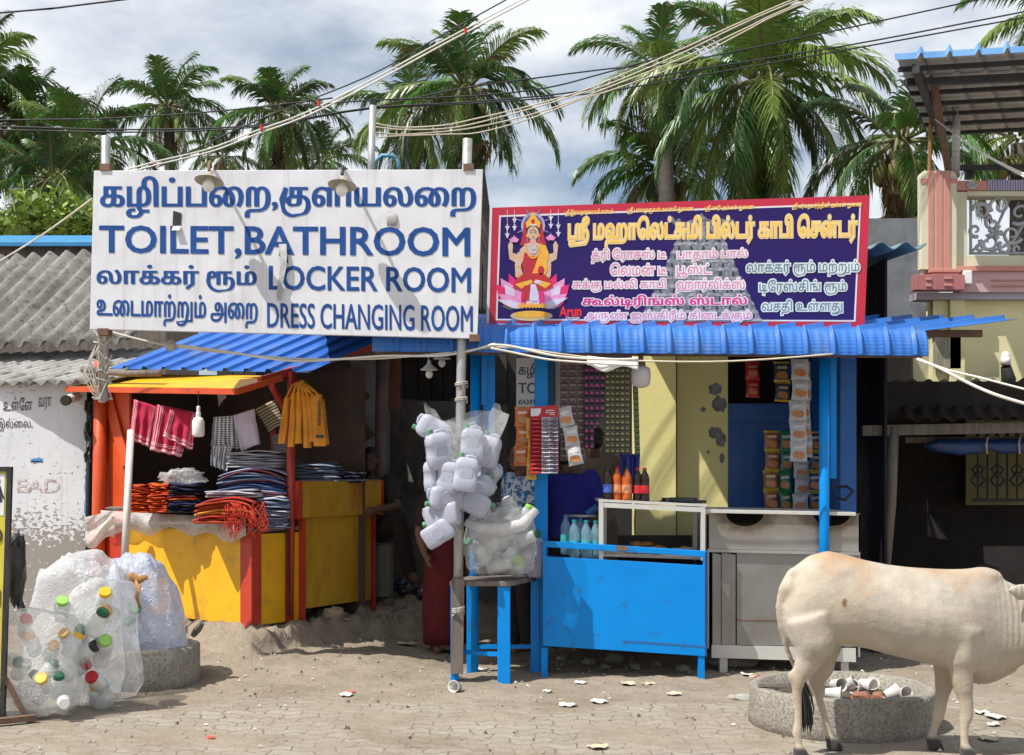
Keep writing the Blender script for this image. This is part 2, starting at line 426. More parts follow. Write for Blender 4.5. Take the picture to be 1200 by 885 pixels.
    [825, [186, -4, 123, 22, 98, 40, 77, 63, 61, 89, 52, 119, 49, 152, 52, 186, 62, 218, 78, 246, 100, 270, 130, 290, 168, 306, 214, 318, 268, 326, 720, 279, 743, 256, 761, 226, 772, 192, 776, 152, 771, 105, 756, 66, 730, 34, 696, 11, 653, -3, 502, 5, 521, 72, 594, 62, 635, 68, 666, 85, 684, 114, 690, 156, 686, 187, 675, 210, 658, 228, 636, 241, 238, 252, 206, 244, 178, 232, 159, 218, 146, 200, 138, 179, 135, 153, 139, 125, 152, 102, 173, 84, 201, 70, 269, 60, 310, 63, 344, 74, 372, 92, 394, 120, 411, 482, 239, 482, 239, 302, 160, 286, 160, 554, 683, 554, 683, 482, 496, 482, 471, 86, 452, 57, 429, 34, 403, 16], [657, 843, 710, 839, 753, 828, 788, 808, 813, 783, 828, 753, 833, 718, 829, 680, 816, 648, 795, 624, 768, 608, 737, 597, 702, 594, 666, 597, 635, 607, 609, 624, 590, 646, 578, 673, 574, 705, 576, 730, 597, 789, 620, 818, 671, 796, 648, 683, 670, 662, 702, 656, 728, 660, 747, 672, 759, 690, 763, 713, 756, 743, 735, 764, 703, 776, 577, 769, 540, 752, 511, 728, 491, 697, 479, 664, 475, 626, 501, 535, 417, 529, 402, 667, 414, 708, 433, 745, 460, 778, 541, 826]],
    [693, [231, -212, 174, -159, 367, 24, 367, 482, 174, 482, 174, 0, 88, 0, 88, 554, 623, 554, 623, 482, 453, 482, 453, 0], [525, 843, 578, 839, 621, 828, 656, 808, 681, 783, 696, 753, 701, 718, 697, 680, 684, 648, 663, 624, 636, 608, 605, 597, 570, 594, 534, 597, 503, 607, 477, 624, 458, 646, 446, 673, 442, 705, 444, 730, 465, 789, 488, 818, 539, 796, 516, 683, 538, 662, 570, 656, 596, 660, 615, 672, 627, 690, 631, 713, 624, 743, 603, 764, 571, 776, 445, 769, 408, 752, 379, 728, 359, 697, 347, 664, 343, 626, 369, 535, 285, 529, 270, 667, 282, 708, 301, 745, 328, 778, 409, 826]],
    [1514, [1284, 362, 1316, 359, 1347, 351, 1375, 337, 1400, 318, 1422, 293, 1440, 262, 1454, 227, 1462, 186, 1465, 141, 1462, 87, 1453, 36, 1437, -12, 1416, -56, 1356, -135, 1274, -200, 209, -269, 175, -248, 152, -224, 139, -198, 135, -168, 139, -141, 152, -115, 173, -92, 206, -74, 234, -65, 471, -78, 456, -150, 270, -132, 242, -140, 226, -152, 221, -170, 225, -184, 238, -198, 263, -211, 1209, -147, 1268, -104, 1316, -54, 1350, 3, 1370, 68, 1377, 141, 1374, 188, 1363, 226, 1346, 254, 1324, 273, 1298, 285, 1269, 289, 1234, 286, 1155, 243, 1154, 320, 1209, 350, 1242, 359], [88, 0, 88, 554, 174, 554, 174, 72, 546, 72, 599, 524, 622, 542, 649, 556, 715, 566, 749, 563, 778, 552, 804, 535, 827, 510, 827, 554, 1334, 554, 1334, 482, 1159, 482, 1159, 0, 1073, 0, 1073, 482, 898, 482, 898, 0, 812, 0, 806, 409, 797, 442, 781, 470, 757, 488, 722, 494, 657, 463, 644, 438, 636, 406, 632, 0], [1326, 843, 1379, 839, 1422, 828, 1457, 808, 1482, 783, 1497, 753, 1502, 718, 1498, 680, 1485, 648, 1464, 624, 1437, 608, 1406, 597, 1372, 594, 1335, 597, 1304, 607, 1278, 624, 1259, 646, 1247, 673, 1243, 705, 1252, 759, 1266, 789, 1289, 818, 1340, 796, 1316, 758, 1317, 683, 1340, 662, 1372, 656, 1398, 660, 1416, 672, 1428, 690, 1432, 713, 1425, 743, 1404, 764, 1372, 776, 1246, 769, 1209, 752, 1180, 728, 1160, 697, 1148, 664, 1144, 626, 1170, 535, 1086, 529, 1071, 666, 1082, 706, 1102, 744, 1130, 777, 1152, 796, 1210, 826]],
]
# ------------------------------------------------------------------ lettering
TEXTS = dict(a1='கழிப்பறை,குளியலறை', a2='TOILET,BATHROOM', a3='லாக்கர் ரூம்', a4='LOCKER ROOM', a5='உடைமாற்றும் அறை', a6='DRESS CHANGING ROOM',
             t0='ஸ்ரீ மஹாலெட்சுமி பில்டர் காபி சென்டர்', r1='த்ரி ரோசஸ் டீ', r2='பாதாம் பால்', r3='லெமன் டீ', r4='பூஸ்ட்', r5='சுக்கு மல்லி காபி', r6='ஹார்லிக்ஸ்',
             r7='கூல்டிரிங்ஸ் ஸ்டால்', r8='அருண் ஐஸ்கிரீம் கிடைக்கும்', s1='லாக்கர் ரூம் மற்றும்', s2='டிரேஸ்சிங் ரூம்', s3='வசதி உள்ளது',
             u1='ஸ்ரீ இராமநாதசுவாமி சகாயம்', u2='ஸ்ரீ பாலமுருகன் சுவாமி துணை', u3='ஸ்ரீ மாரி அம்மன் துணை', u4='ஸ்ரீ பர்வதவர்த்தினி அம்மன் துணை',
             l1='Arun', l2='ICECREAM', w1='உள்ளே', w4='வரா', w2='இல்லை,', w3='EAD', y1='கழிப்பறை', y2='ROOM', y3='குளியலறை')
LIG_KEYS = 'கு கூ சு து பூ மு ரு ரூ று டி லி டீ கீ ரீ ஸ்ரீ'.split()      # joined letters, outlines in LIG_SHAPES in the same order
VOWEL_SIGNS = 'ாிீுூெேைொோ'
PULLI = '்'
OUTLINES = {}


def font_outline(s):
    """contours of a string set in Blender's own font, in 1/1000 em"""
    cu = bpy.data.curves.new('text', 'FONT')
    cu.body = s
    o = bpy.data.objects.new('text', cu)
    C.objects.link(o)
    dg = bpy.context.evaluated_depsgraph_get()
    oe = o.evaluated_get(dg)
    res = []
    for sp in oe.to_curve(dg, apply_modifiers=False).splines:
        bp = sp.bezier_points
        pts = []
        for i in range(len(bp)):
            a, b = bp[i], bp[(i + 1) % len(bp)]
            p0, p1, p2, p3 = a.co, a.handle_right, b.handle_left, b.co
            pts.append((p0.x * 1000, p0.y * 1000))
            ln = (p3 - p0).length
            dev = ((p1 - p0).cross(p3 - p0).length + (p2 - p0).cross(p3 - p0).length) / max(ln, 1e-6)
            k = 1 if dev < 0.004 else (2 if ln < 0.09 else 3)
            for j in range(1, k):
                t = j / k; q = 1 - t
                v = p0 * q ** 3 + p1 * 3 * q * q * t + p2 * 3 * q * t * t + p3 * t ** 3
                pts.append((v.x * 1000, v.y * 1000))
        res.append(pts)
    oe.to_curve_clear()
    bpy.data.objects.remove(o)
    bpy.data.curves.remove(cu)
    return res


def glyph(ch):
    """(advance, contours) of one letter or joined pair"""
    if ch not in OUTLINES:
        if ch in LIG_KEYS:
            row = LIG_SHAPES[LIG_KEYS.index(ch)]
            OUTLINES[ch] = (row[0], [[(r[i], r[i + 1]) for i in range(0, len(r), 2)] for r in row[1:]])
        else:
            mark = 'ப' if ord(ch) > 255 else 'H'
            lone = font_outline(mark)
            both = font_outline(ch + mark)
            n = len(both) - len(lone)
            mine = both[:n]
            if mine and area(max(mine, key=lambda c: abs(area(c)))) > 0: mine = [c[::-1] for c in mine]      # outer contours run clockwise
            OUTLINES[ch] = (min(p[0] for c in both[n:] for p in c) - min(p[0] for c in lone for p in c), mine)
    return OUTLINES[ch]


def set_line(s):
    out, x, i = [], 0.0, 0
    while i < len(s):
        c = s[i]
        if c == ' ':
            x += 260; i += 1; continue
        if s[i:i + 4] == 'ஸ்ரீ': cl = 'ஸ்ரீ'
        else:
            j = i + 1
            while j < len(s) and s[j] in VOWEL_SIGNS + PULLI: j += 1
            cl = s[i:j]
        i += len(cl)
        units = []
        if cl in LIG_KEYS: units = [cl]
        else:
            base, rest = cl[0], cl[1:]
            for v in rest:
                if v in 'ொோ': units.append('ெ' if v == 'ொ' else 'ே')
                elif v in 'ெேை': units.append(v)
            units.append(base)
            for v in rest:
                if v in 'ொோ': units.append('ா')
                elif v in 'ாிீுூ' or v == PULLI: units.append(v)
        last = (0, 0)
        for u in units:
            if u == PULLI:                       # the dot sits over the middle of its letter
                cs = glyph(u)[1]
                mx = sum(p[0] for p in cs[0]) / len(cs[0])
                out.append([[(px - mx + (last[0] + last[1]) / 2, py) for px, py in c_] for c_ in cs])
                continue
            adv, cs = glyph(u)
            sh = [[(px + x, py) for px, py in c_] for c_ in cs]
            out.append(sh)
            xs = [p[0] for c_ in sh for p in c_]
            last = (min(xs), max(xs))
            x += adv
    return out


def fatten(pts, ex, ey):
    n, r = len(pts), []
    for i in range(n):
        a, p, b = Vector(pts[i - 1]), Vector(pts[i]), Vector(pts[(i + 1) % n])
        d1, d2 = (p - a), (b - p)
        if d1.length < 1e-6 or d2.length < 1e-6: r.append(tuple(p)); continue
        d1.normalize(); d2.normalize()
        n1, n2 = Vector((-d1.y, d1.x)), Vector((-d2.y, d2.x))
        k = n1 + n2
        if k.length < 0.3: k = n1
        else: k = k / max(0.55, (k.length_squared / 2))
        r.append((p.x + k.x * ex, p.y + k.y * ey))
    return r


def text_layout(key, ex=0, ey=0):
    return [[fatten(c, ex, ey) for c in g] for g in set_line(TEXTS[key])]


def area(c): return sum(c[i - 1][0] * c[i][1] - c[i][0] * c[i - 1][1] for i in range(len(c))) / 2


def fill(contours):
    vs, es = [], []
    for c in contours:
        o = len(vs)
        vs += [Vector(p) for p in c]
        es += [(o + i, o + (i + 1) % len(c)) for i in range(len(c))]
    v2, _, fs, _, _, _ = delaunay_2d_cdt(vs, es, [], 0, 1e-3)
    keep = []
    for f in fs:
        x = sum(v2[i].x for i in f) / len(f); y = sum(v2[i].y for i in f) / len(f)
        w = 0
        for c in contours:
            for i in range(len(c)):
                (x0, y0), (x1, y1) = c[i - 1], c[i]
                if (y0 <= y) != (y1 <= y):
                    t = (y - y0) / (y1 - y0)
                    if x0 + t * (x1 - x0) > x: w += 1 if y1 > y0 else -1
        if w: keep.append(tuple(f))
    return v2, keep


def letter(mb, key, x0, x1, ytl, ytr, ybl, ybr, fn, ex=0, ey=0, caps=False, grow=None):
    """lettering filling the box (x0..x1, top and bottom at either end); fn(px, py) -> point. grow = (ex, ey) of a wider outline in the same place"""
    base = text_layout(key, ex, ey)
    xs = [p[0] for g in base for c in g for p in c]
    ys = [p[1] for g in base for c in g for p in c]
    bx0, bx1 = min(xs), max(xs)
    by0, by1 = (0, 682) if caps else (min(ys), max(ys))
    lay = text_layout(key, *grow) if grow else base
    for gi, g in enumerate(lay):
        if not g: continue
        v2, fs = fill(g)
        used = {}
        vs, ff = [], []
        for f in fs:
            t = []
            for i in f:
                if i not in used:
                    u = (v2[i].x - bx0) / (bx1 - bx0)
                    w = (v2[i].y - by0) / (by1 - by0)
                    px = x0 + u * (x1 - x0)
                    yb = ybl + u * (ybr - ybl)
                    yt = ytl + u * (ytr - ytl)
                    used[i] = len(vs)
                    vs.append(fn(px, yb + w * (yt - yb)) + Vector((0, -.00025 * (gi % 3), 0)))
                t.append(used[i])
            ff.append(tuple(t))
        mb.add(vs, ff)
    return mb
# ------------------------------------------------------------------ ground
def sstep(a, b, x):
    t = min(1, max(0, (x - a) / (b - a)))
    return t * t * (3 - 2 * t)


def ground_h(x, y):
    n1 = noise.noise(Vector((x * 0.9, y * 0.9, 0)))
    n2 = noise.noise(Vector((x * 4.1, y * 4.1, 3)))
    n3 = noise.fractal(Vector((x * 7, y * 9, 7)), 0.7, 2.1, 5)
    h = 0.012 * n1 + 0.003 * n2
    edge = (10.22 + (-2.1 - x) * .72 if x < -2.1 else 10.22 + (x + 2.1) * 1.15) + 0.10 * n1 + 0.07 * n2 + .05 * n3
    m = sstep(edge, edge + 0.09 + .05 * n1, y) * sstep(0.3, -0.7, x)
    ramp = .09 * sstep(9.3, 10.3, y) * sstep(-.2, -1.2, x)
    h += ramp + m * (0.17 + 0.05 * n3 + 0.02 * n2)
    h += 0.03 * sstep(edge - 0.35, edge, y) * sstep(0.3, -0.7, x) * (0.6 + n3)
    h += 0.16 * sstep(11.2, 15.0, y) * sstep(1.2, -0.2, x)
    loose = sstep(8.7, 9.6, y)
    h += loose * 0.014 * n3
    return h


def axis(lo, hi, f0, f1, fine, grow=1.25):
    xs = []
    v = f0
    while v <= f1: xs.append(v); v += fine
    st = fine
    v = xs[-1]
    while v < hi: st *= grow; v += st; xs.append(min(v, hi))
    st = fine
    v = xs[0]
    while v > lo: st *= grow; v -= st; xs.insert(0, max(v, lo))
    return xs


gx = axis(-400, 400, -4.6, 4.2, 0.045)
gy = axis(-60, 700, 6.6, 12.2, 0.045)
gm = MB()
gm.add([(x, y, ground_h(x, y) if -30 < x < 30 and 0 < y < 40 else ground_h(min(max(x, -30), 30), min(max(y, 0), 40))) for y in gy for x in gx],
       [(j * len(gx) + i, j * len(gx) + i + 1, (j + 1) * len(gx) + i + 1, (j + 1) * len(gx) + i) for j in range(len(gy) - 1) for i in range(len(gx) - 1)])


def ground_material():
    m, nt, b = newmat('sandy_paving')
    L = nt.links.new
    tc = nd(nt, 'TexCoord'); vec = tc.outputs['Object']
    # wavy interlocking pavers
    sep = nd(nt, 'SeparateXYZ'); L(vec, sep.inputs[0])
    wx = nd(nt, 'Math', operation='MULTIPLY'); L(sep.outputs['X'], wx.inputs[0]); wx.inputs[1].default_value = 2 * PI / 0.25
    sn = nd(nt, 'Math', operation='SINE'); L(wx.outputs[0], sn.inputs[0])
    am = nd(nt, 'Math', operation='MULTIPLY'); L(sn.outputs[0], am.inputs[0]); am.inputs[1].default_value = 0.030
    n0 = nd(nt, 'TexNoise'); n0.inputs['Scale'].default_value = 3.0; L(vec, n0.inputs['Vector'])
    nm = nd(nt, 'Math', operation='MULTIPLY'); L(n0.outputs['Fac'], nm.inputs[0]); nm.inputs[1].default_value = 0.12
    a1 = nd(nt, 'Math', operation='ADD'); L(sep.outputs['Y'], a1.inputs[0]); L(am.outputs[0], a1.inputs[1])
    a2 = nd(nt, 'Math', operation='ADD'); L(a1.outputs[0], a2.inputs[0]); L(nm.outputs[0], a2.inputs[1])
    nx_ = noise_fac(nt, vec, 2.1, 0.0, 1.0, 3); xm = nd(nt, 'Math', operation='MULTIPLY_ADD'); L(nx_, xm.inputs[0]); xm.inputs[1].default_value = .22; L(sep.outputs['X'], xm.inputs[2])
    cb = nd(nt, 'CombineXYZ'); L(xm.outputs[0], cb.inputs['X']); L(a2.outputs[0], cb.inputs['Y'])
    br = nd(nt, 'TexBrick')
    br.inputs['Scale'].default_value = 1.0
    br.inputs['Brick Width'].default_value = 0.25
    br.inputs['Row Height'].default_value = 0.125
    br.inputs['Mortar Size'].default_value = 0.010
    br.inputs['Mortar Smooth'].default_value = 0.9
    br.inputs['Color1'].default_value = (0.285, 0.258, 0.215, 1)
    br.inputs['Color2'].default_value = (0.36, 0.328, 0.275, 1)
    br.inputs['Mortar'].default_value = (0.155, 0.13, 0.10, 1)
    L(cb.outputs[0], br.inputs['Vector'])
    sand = mixc(nt, noise_fac(nt, vec, 2.2, 0.3, 0.7, 8, 0.65), (0.325, 0.272, 0.21), (0.215, 0.178, 0.135))
    sand = mixc(nt, noise_fac(nt, vec, 55, 0.52, 0.72, 4, 0.7), sand, (0.20, 0.15, 0.10))
    sand = mixc(nt, noise_fac(nt, vec, 90, 0.64, 0.72, 2, 0.5), sand, (0.5, 0.43, 0.34))
    # pavers only in front, sand blown over them in patches
    far = nd(nt, 'MapRange'); L(sep.outputs['Y'], far.inputs['Value']); far.inputs['From Min'].default_value = 8.5; far.inputs['From Max'].default_value = 9.6
    fs = noise_fac(nt, vec, 1.5, 0.44, 0.60, 8, 0.66)
    mx = nd(nt, 'Math', operation='ADD', use_clamp=True); L(far.outputs[0], mx.inputs[0]); L(fs, mx.inputs[1])
    dusty = mixc(nt, noise_fac(nt, vec, 5, 0.36, 0.6, 8, 0.7), br.outputs['Color'], (0.285, 0.24, 0.185))
    pav = mixc(nt, 0.6, br.outputs['Color'], dusty)
    col = mixc(nt, mx.outputs[0], pav, sand)
    # damp dark patches
    col = mixc(nt, noise_fac(nt, vec, 0.9, 0.54, 0.72, 7, 0.66), col, (0.20, 0.155, 0.108))
    col = mixc(nt, noise_fac(nt, vec, 7, 0.58, 0.74, 8, 0.7), col, (0.17, 0.13, 0.09))
    L(col, b.inputs['Base Color'])
    b.inputs['Roughness'].default_value = 0.95
    b.inputs['Specular IOR Level'].default_value = 0.2
    inv = nd(nt, 'Math', operation='SUBTRACT'); inv.inputs[0].default_value = 1.0; L(mx.outputs[0], inv.inputs[1])
    bh = nd(nt, 'Math', operation='MULTIPLY'); L(br.outputs['Fac'], bh.inputs[0]); L(inv.outputs[0], bh.inputs[1])
    neg = nd(nt, 'Math', operation='MULTIPLY'); L(bh.outputs[0], neg.inputs[0]); neg.inputs[1].default_value = -1
    addbump(nt, b, neg.outputs[0], 0.6, 0.008)
    addbump(nt, b, noise_fac(nt, vec, 28, 0.2, 0.8, 8, 0.7), 0.55, 0.012)
    addbump(nt, b, noise_fac(nt, vec, 6, 0.2, 0.8, 6, 0.6), 0.4, 0.04)
    return m


gm.build('ground', ground_material(), kind='structure', smooth=True)

# ------------------------------------------------------------------ shared materials
M_white = mat('white_paint', (0.78, 0.77, 0.76), (0.70, 0.69, 0.68), 3, 0.55, bump=0.05)
M_steelpipe = mat('galvanised_pipe', (0.50, 0.50, 0.49), (0.36, 0.36, 0.36), 6, 0.45, 0.6, dirt=(0.22, 0.13, 0.08), dsc=9, dlo=0.6, dhi=0.7)
M_rust = mat('rusty_iron', (0.13, 0.075, 0.05), (0.2, 0.12, 0.08), 12, 0.85)
M_black = mat('black_iron', (0.015, 0.015, 0.016), (0.03, 0.03, 0.03), 10, 0.5)
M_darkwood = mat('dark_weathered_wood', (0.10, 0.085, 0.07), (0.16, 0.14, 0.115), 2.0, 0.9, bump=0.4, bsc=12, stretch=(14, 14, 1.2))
M_greywood = mat('grey_weathered_wood', (0.20, 0.17, 0.145), (0.11, 0.09, 0.075), 2.0, 0.9, bump=0.4, bsc=12, stretch=(12, 12, 1.5))
M_orange = mat('orange_paint', (0.62, 0.085, 0.016), (0.5, 0.06, 0.012), 4, 0.42, bump=0.1, dirt=(0.28, 0.06, 0.03), dsc=5, dlo=0.6, dhi=0.75)
M_red = mat('red_orange_paint', (0.50, 0.045, 0.018), (0.38, 0.035, 0.018), 4, 0.45, bump=0.1, dirt=(0.2, 0.04, 0.025), dsc=6, dlo=0.6, dhi=0.75)
M_yellow = mat('yellow_paint', (0.78, 0.42, 0.008), (0.70, 0.35, 0.008), 3, 0.45, bump=0.14, dirt=(0.46, 0.23, 0.03), dsc=5, dlo=0.56, dhi=0.78)
M_yellow_worn = mat('yellow_worn_paint', (0.56, 0.34, 0.03), (0.45, 0.22, 0.015), 1.6, 0.4, bump=0.12, dirt=(0.40, 0.10, 0.02), dsc=1.4, dlo=0.56, dhi=0.70, stretch=(2.2, 2.2, 0.7))
M_blue = mat('sky_blue_enamel', (0.0, 0.245, 0.70), (0.0, 0.21, 0.62), 2, 0.38, bump=0.12, bsc=7, dirt=(0.03, 0.10, 0.20), dsc=11, dlo=0.58, dhi=0.80, spec=0.25)
M_blue_old = mat('old_blue_paint', (0.012, 0.13, 0.36), (0.02, 0.10, 0.25), 3, 0.5, bump=0.15, dirt=(0.05, 0.08, 0.12), dsc=5, dlo=0.58, dhi=0.7)
M_roofblue = mat('blue_roof_sheet', (0.03, 0.14, 0.52), (0.025, 0.11, 0.42), 1.5, 0.32, bump=0.06, dirt=(0.12, 0.17, 0.30), dsc=2.5, dlo=0.56, dhi=0.75)
M_roofnose = mat('sunfaded_blue_roof_sheet', (0.035, 0.17, 0.56), (0.028, 0.14, 0.47), 1.5, 0.5, bump=0.06, dirt=(0.09, 0.19, 0.42), dsc=4, dlo=0.52, dhi=0.75, spec=.35)
M_asb = mat('weathered_cement_sheet', (0.24, 0.23, 0.21), (0.13, 0.122, 0.11), 2.5, 0.95, bump=0.5, bsc=30, dirt=(0.06, 0.055, 0.05), dsc=16, dlo=0.50, dhi=0.72)
M_asb2 = mat('pale_cement_sheet', (0.36, 0.355, 0.335), (0.22, 0.215, 0.20), 2.0, 0.95, bump=0.4, bsc=30, dirt=(0.07, 0.065, 0.06), dsc=7, dlo=0.50, dhi=0.66)
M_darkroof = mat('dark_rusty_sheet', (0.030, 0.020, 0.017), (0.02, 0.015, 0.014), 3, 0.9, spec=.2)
M_rope = mat('dirty_rope', (0.55, 0.52, 0.46), (0.35, 0.32, 0.27), 20, 0.9)
M_wirew = mat('white_cable', (0.72, 0.69, 0.62), (0.6, 0.56, 0.48), 6, 0.6)
M_wirec = mat('cream_cable', (0.62, 0.55, 0.42), (0.5, 0.44, 0.33), 6, 0.6)
M_wireb = mat('black_cable', (0.02, 0.02, 0.022), None, 6, 0.6)
M_bulb = mat('white_glass_bulb', (0.80, 0.79, 0.75), (0.76, 0.74, 0.68), 4, 0.15, bump=0)
M_concrete = mat('rough_concrete', (0.37, 0.34, 0.285), (0.28, 0.255, 0.21), 5, 0.97, bump=1.0, bsc=55, dirt=(0.17, 0.155, 0.13), dsc=60, dlo=0.44, dhi=0.62)


def corrugated(mb, o, eu, ev, lu, lv, up, period, amp, prof='sine', nv=6, sag=0.0):
    """sheet from corner o along unit eu (length lu, across the ribs) and ev (length lv, along the ribs)"""
    o, eu, ev, up = Vector(o), Vector(eu), Vector(ev), Vector(up)
    if prof == 'sine':
        nu = int(lu / period * 8)
        us = [i / nu * lu for i in range(nu + 1)]
        hs = [math.sin(2 * PI * u / period) * amp for u in us]
    else:
        us, hs = [], []
        k = int(lu / period) + 1
        for i in range(k):
            for a, h in ((0, 0), (0.62, 0), (0.70, 1), (0.86, 1), (0.94, 0)):
                u = (i + a) * period
                if u <= lu: us.append(u); hs.append(h * amp)
    n = len(us)
    vs, fs = [], []
    for j in range(nv + 1):
        w = j / nv * lv
        for u, h in zip(us, hs):
            vs.append(o + eu * u + ev * w + up * (h - sag * math.sin(PI * j / nv)))
    fs = [(j * n + i, j * n + i + 1, (j + 1) * n + i + 1, (j + 1) * n + i) for j in range(nv) for i in range(n - 1)]
    mb.add(vs, fs)
    return mb


# ------------------------------------------------------------------ white shed on the left, with its cement sheet roofs
def white_wall_material():
    m, nt, b = newmat('peeling_whitewash')
    L = nt.links.new
    tc = nd(nt, 'TexCoord'); vec = tc.outputs['Object']
    col = mixc(nt, noise_fac(nt, vec, 1.8, 0.3, 0.75, 8, 0.65), (0.74, 0.75, 0.78), (0.58, 0.60, 0.63))
    sep = nd(nt, 'SeparateXYZ'); L(vec, sep.inputs[0])
    st = nd(nt, 'Mapping'); st.inputs['Scale'].default_value = (9, 9, 0.6); L(vec, st.inputs['Vector'])
    col = mixc(nt, noise_fac(nt, st.outputs[0], 1.3, 0.55, 0.9), col, (0.33, 0.33, 0.34))
    lowz = nd(nt, 'MapRange'); L(sep.outputs['Z'], lowz.inputs['Value']); lowz.inputs['From Min'].default_value = 1.30; lowz.inputs['From Max'].default_value = 0.8
    lowz.inputs['To Min'].default_value = -0.16; lowz.inputs['To Max'].default_value = 0.12
    vs = nd(nt, 'Mapping'); vs.inputs['Scale'].default_value = (1, 1, 1.6); L(vec, vs.inputs['Vector'])
    n = nd(nt, 'TexNoise'); n.inputs['Scale'].default_value = 20; n.inputs['Detail'].default_value = 5; n.inputs['Roughness'].default_value = 0.6; L(vs.outputs[0], n.inputs['Vector'])
    n2 = nd(nt, 'TexNoise'); n2.inputs['Scale'].default_value = 2.0; n2.inputs['Detail'].default_value = 4; L(vec, n2.inputs['Vector'])
    s1 = nd(nt, 'Math', operation='ADD'); L(n.outputs['Fac'], s1.inputs[0]); L(lowz.outputs[0], s1.inputs[1])
    s2 = nd(nt, 'Math', operation='MULTIPLY_ADD'); L(n2.outputs['Fac'], s2.inputs[0]); s2.inputs[1].default_value = 0.35; L(s1.outputs[0], s2.inputs[2])
    th = nd(nt, 'MapRange'); L(s2.outputs[0], th.inputs['Value']); th.inputs['From Min'].default_value = 0.66; th.inputs['From Max'].default_value = 0.70
    col = mixc(nt, th.outputs[0], col, (0.30, 0.28, 0.25))
    L(col, b.inputs['Base Color'])
    b.inputs['Roughness'].default_value = 0.9
    inv = nd(nt, 'Math', operation='MULTIPLY'); L(th.outputs[0], inv.inputs[0]); inv.inputs[1].default_value = -1
    addbump(nt, b, inv.outputs[0], 0.7, 0.01)
    addbump(nt, b, noise_fac(nt, vec, 30, 0.2, 0.8), 0.2, 0.006)
    return m


M_letterdark = mat('dark_brush_paint', (0.05, 0.045, 0.05), (0.3, 0.29, 0.3), 30, 0.8, lo=0.5, hi=0.62)
M_letterred = mat('faded_red_brush_paint', (0.40, 0.27, 0.25), (0.62, 0.6, 0.6), 22, 0.8, lo=0.42, hi=0.56)
M_bluepatch = mat('blue_paint_remnant', (0.05, 0.24, 0.55), (0.5, 0.55, 0.62), 25, 0.7, lo=0.5, hi=0.66)
DW = 12.0
shed = thing('roadside_shed', 'whitewashed shed with peeling wall and mossy corrugated cement sheet roof', 'shed', (-6, DW, 0))
w = MB(); w.box(-12.5, X(107, DW), DW, DW + 0.2, -0.2, 2.42)
w.box(X(107, DW) - 0.2, X(107, DW), DW + 0.2, DW + 4, -0.2, 2.42)
shed_wall = w.build('wall', white_wall_material(), shed)
t = MB()
on = lambda px, py: P(px, py, DW - 0.003)
letter(t, 'w1', 4, 38, 466, 465.5, 482, 481, on, 8, 8); t.build('lettering', M_letterdark, shed_wall); t = MB(); letter(t, 'w4', 45, 60, 466, 465, 481, 480, on, 8, 8); t.build('lettering', M_letterdark, shed_wall); t = MB()
letter(t, 'w2', -4, 38, 490, 490, 506, 505, on, 8, 8)
t.build('lettering', M_letterdark, shed_wall)
t = MB(); letter(t, 'w3', 20, 70, 562, 562, 577, 577, on, 12, 10, caps=True)
t.build('faded_lettering', M_letterred, shed_wall)
t = MB()
random.seed(4)
for (x0, y0, x1, y1) in ((99, 558, 103, 602), (36, 537, 50, 542), (100, 549, 106, 553)):
    n = 9
    pts = [on(x0 + (x1 - x0) * i / n, y0 + random.uniform(-1.5, 1.5)) for i in range(n + 1)] + [on(x1 + random.uniform(-1, 1), y0 + (y1 - y0) * (i + .5) / n) for i in range(n)] + [on(x1 - (x1 - x0) * i / n, y1 + random.uniform(-2, 2)) for i in range(n + 1)] + [on(x0 + random.uniform(-1, 1), y1 - (y1 - y0) * (i + .5) / n) for i in range(n)]
    t.poly(pts)
t.build('paint_patch', M_bluepatch, shed_wall, sep=True)
ru = Vector((-0.94, 0.30, 0)).normalized()
rv = Vector((0.34, 0.94, 0.80)); rv /= rv.length
rn = ru.cross(rv); rn = rn if rn.z > 0 else -rn
r = MB(); corrugated(r, P(150, 400, 12.25), ru, rv, 6.5, 1.85, rn, 0.22, 0.045, nv=12, sag=0.02)
r.build('roof', M_asb, shed, smooth=True, solid=0.01)
lv = Vector((0.75, 0.66, 0.30)).normalized()
ln = ru.cross(lv); ln = ln if ln.z > 0 else -ln
r = MB(); corrugated(r, P(128, 447, 11.55), ru, lv, 6.0, 1.35, ln, 0.155, 0.027, nv=8)
r.build('roof', M_asb2, shed, smooth=True, solid=0.009)
p = MB(); p.tube([P(105, 460, 11.93), P(104, 560, 11.93), P(103, 700, 11.93)], 0.028, 8)
p.build('drain_pipe', M_black, shed, smooth=True)
# cable clump beside the pipe
p = MB()
for k in range(5):
    p.tube([P(103 + random.uniform(-4, 4), 470 + i * 9, 11.85 + random.uniform(-.03, .03)) for i in range(9)], 0.012, 5)
p.build('cable_tangle', M_wireb, label='tangle of black cables running down the corner of the white shed', cat='cables')
# camera on the wall
cc = thing('security_camera', 'small white bullet security camera under the eave of the white shed', 'camera', P(92, 467, 11.9))
p = MB(); p.tube([P(90, 465, 11.85), P(78, 469, 11.6)], 0.045, 12); p.build('body', M_white, cc, smooth=False)
p = MB(); p.tube([P(78.2, 469, 11.603), P(76.3, 469.7, 11.565)], 0.048, 12); p.build('lens_hood', M_black, cc)
p = MB(); p.tube([P(97, 465, 11.99), P(97, 465, 11.93)], 0.075, 16); p.tube([P(96, 465, 11.95), P(89, 465, 11.84)], 0.018, 8); p.build('bracket', M_white, cc)

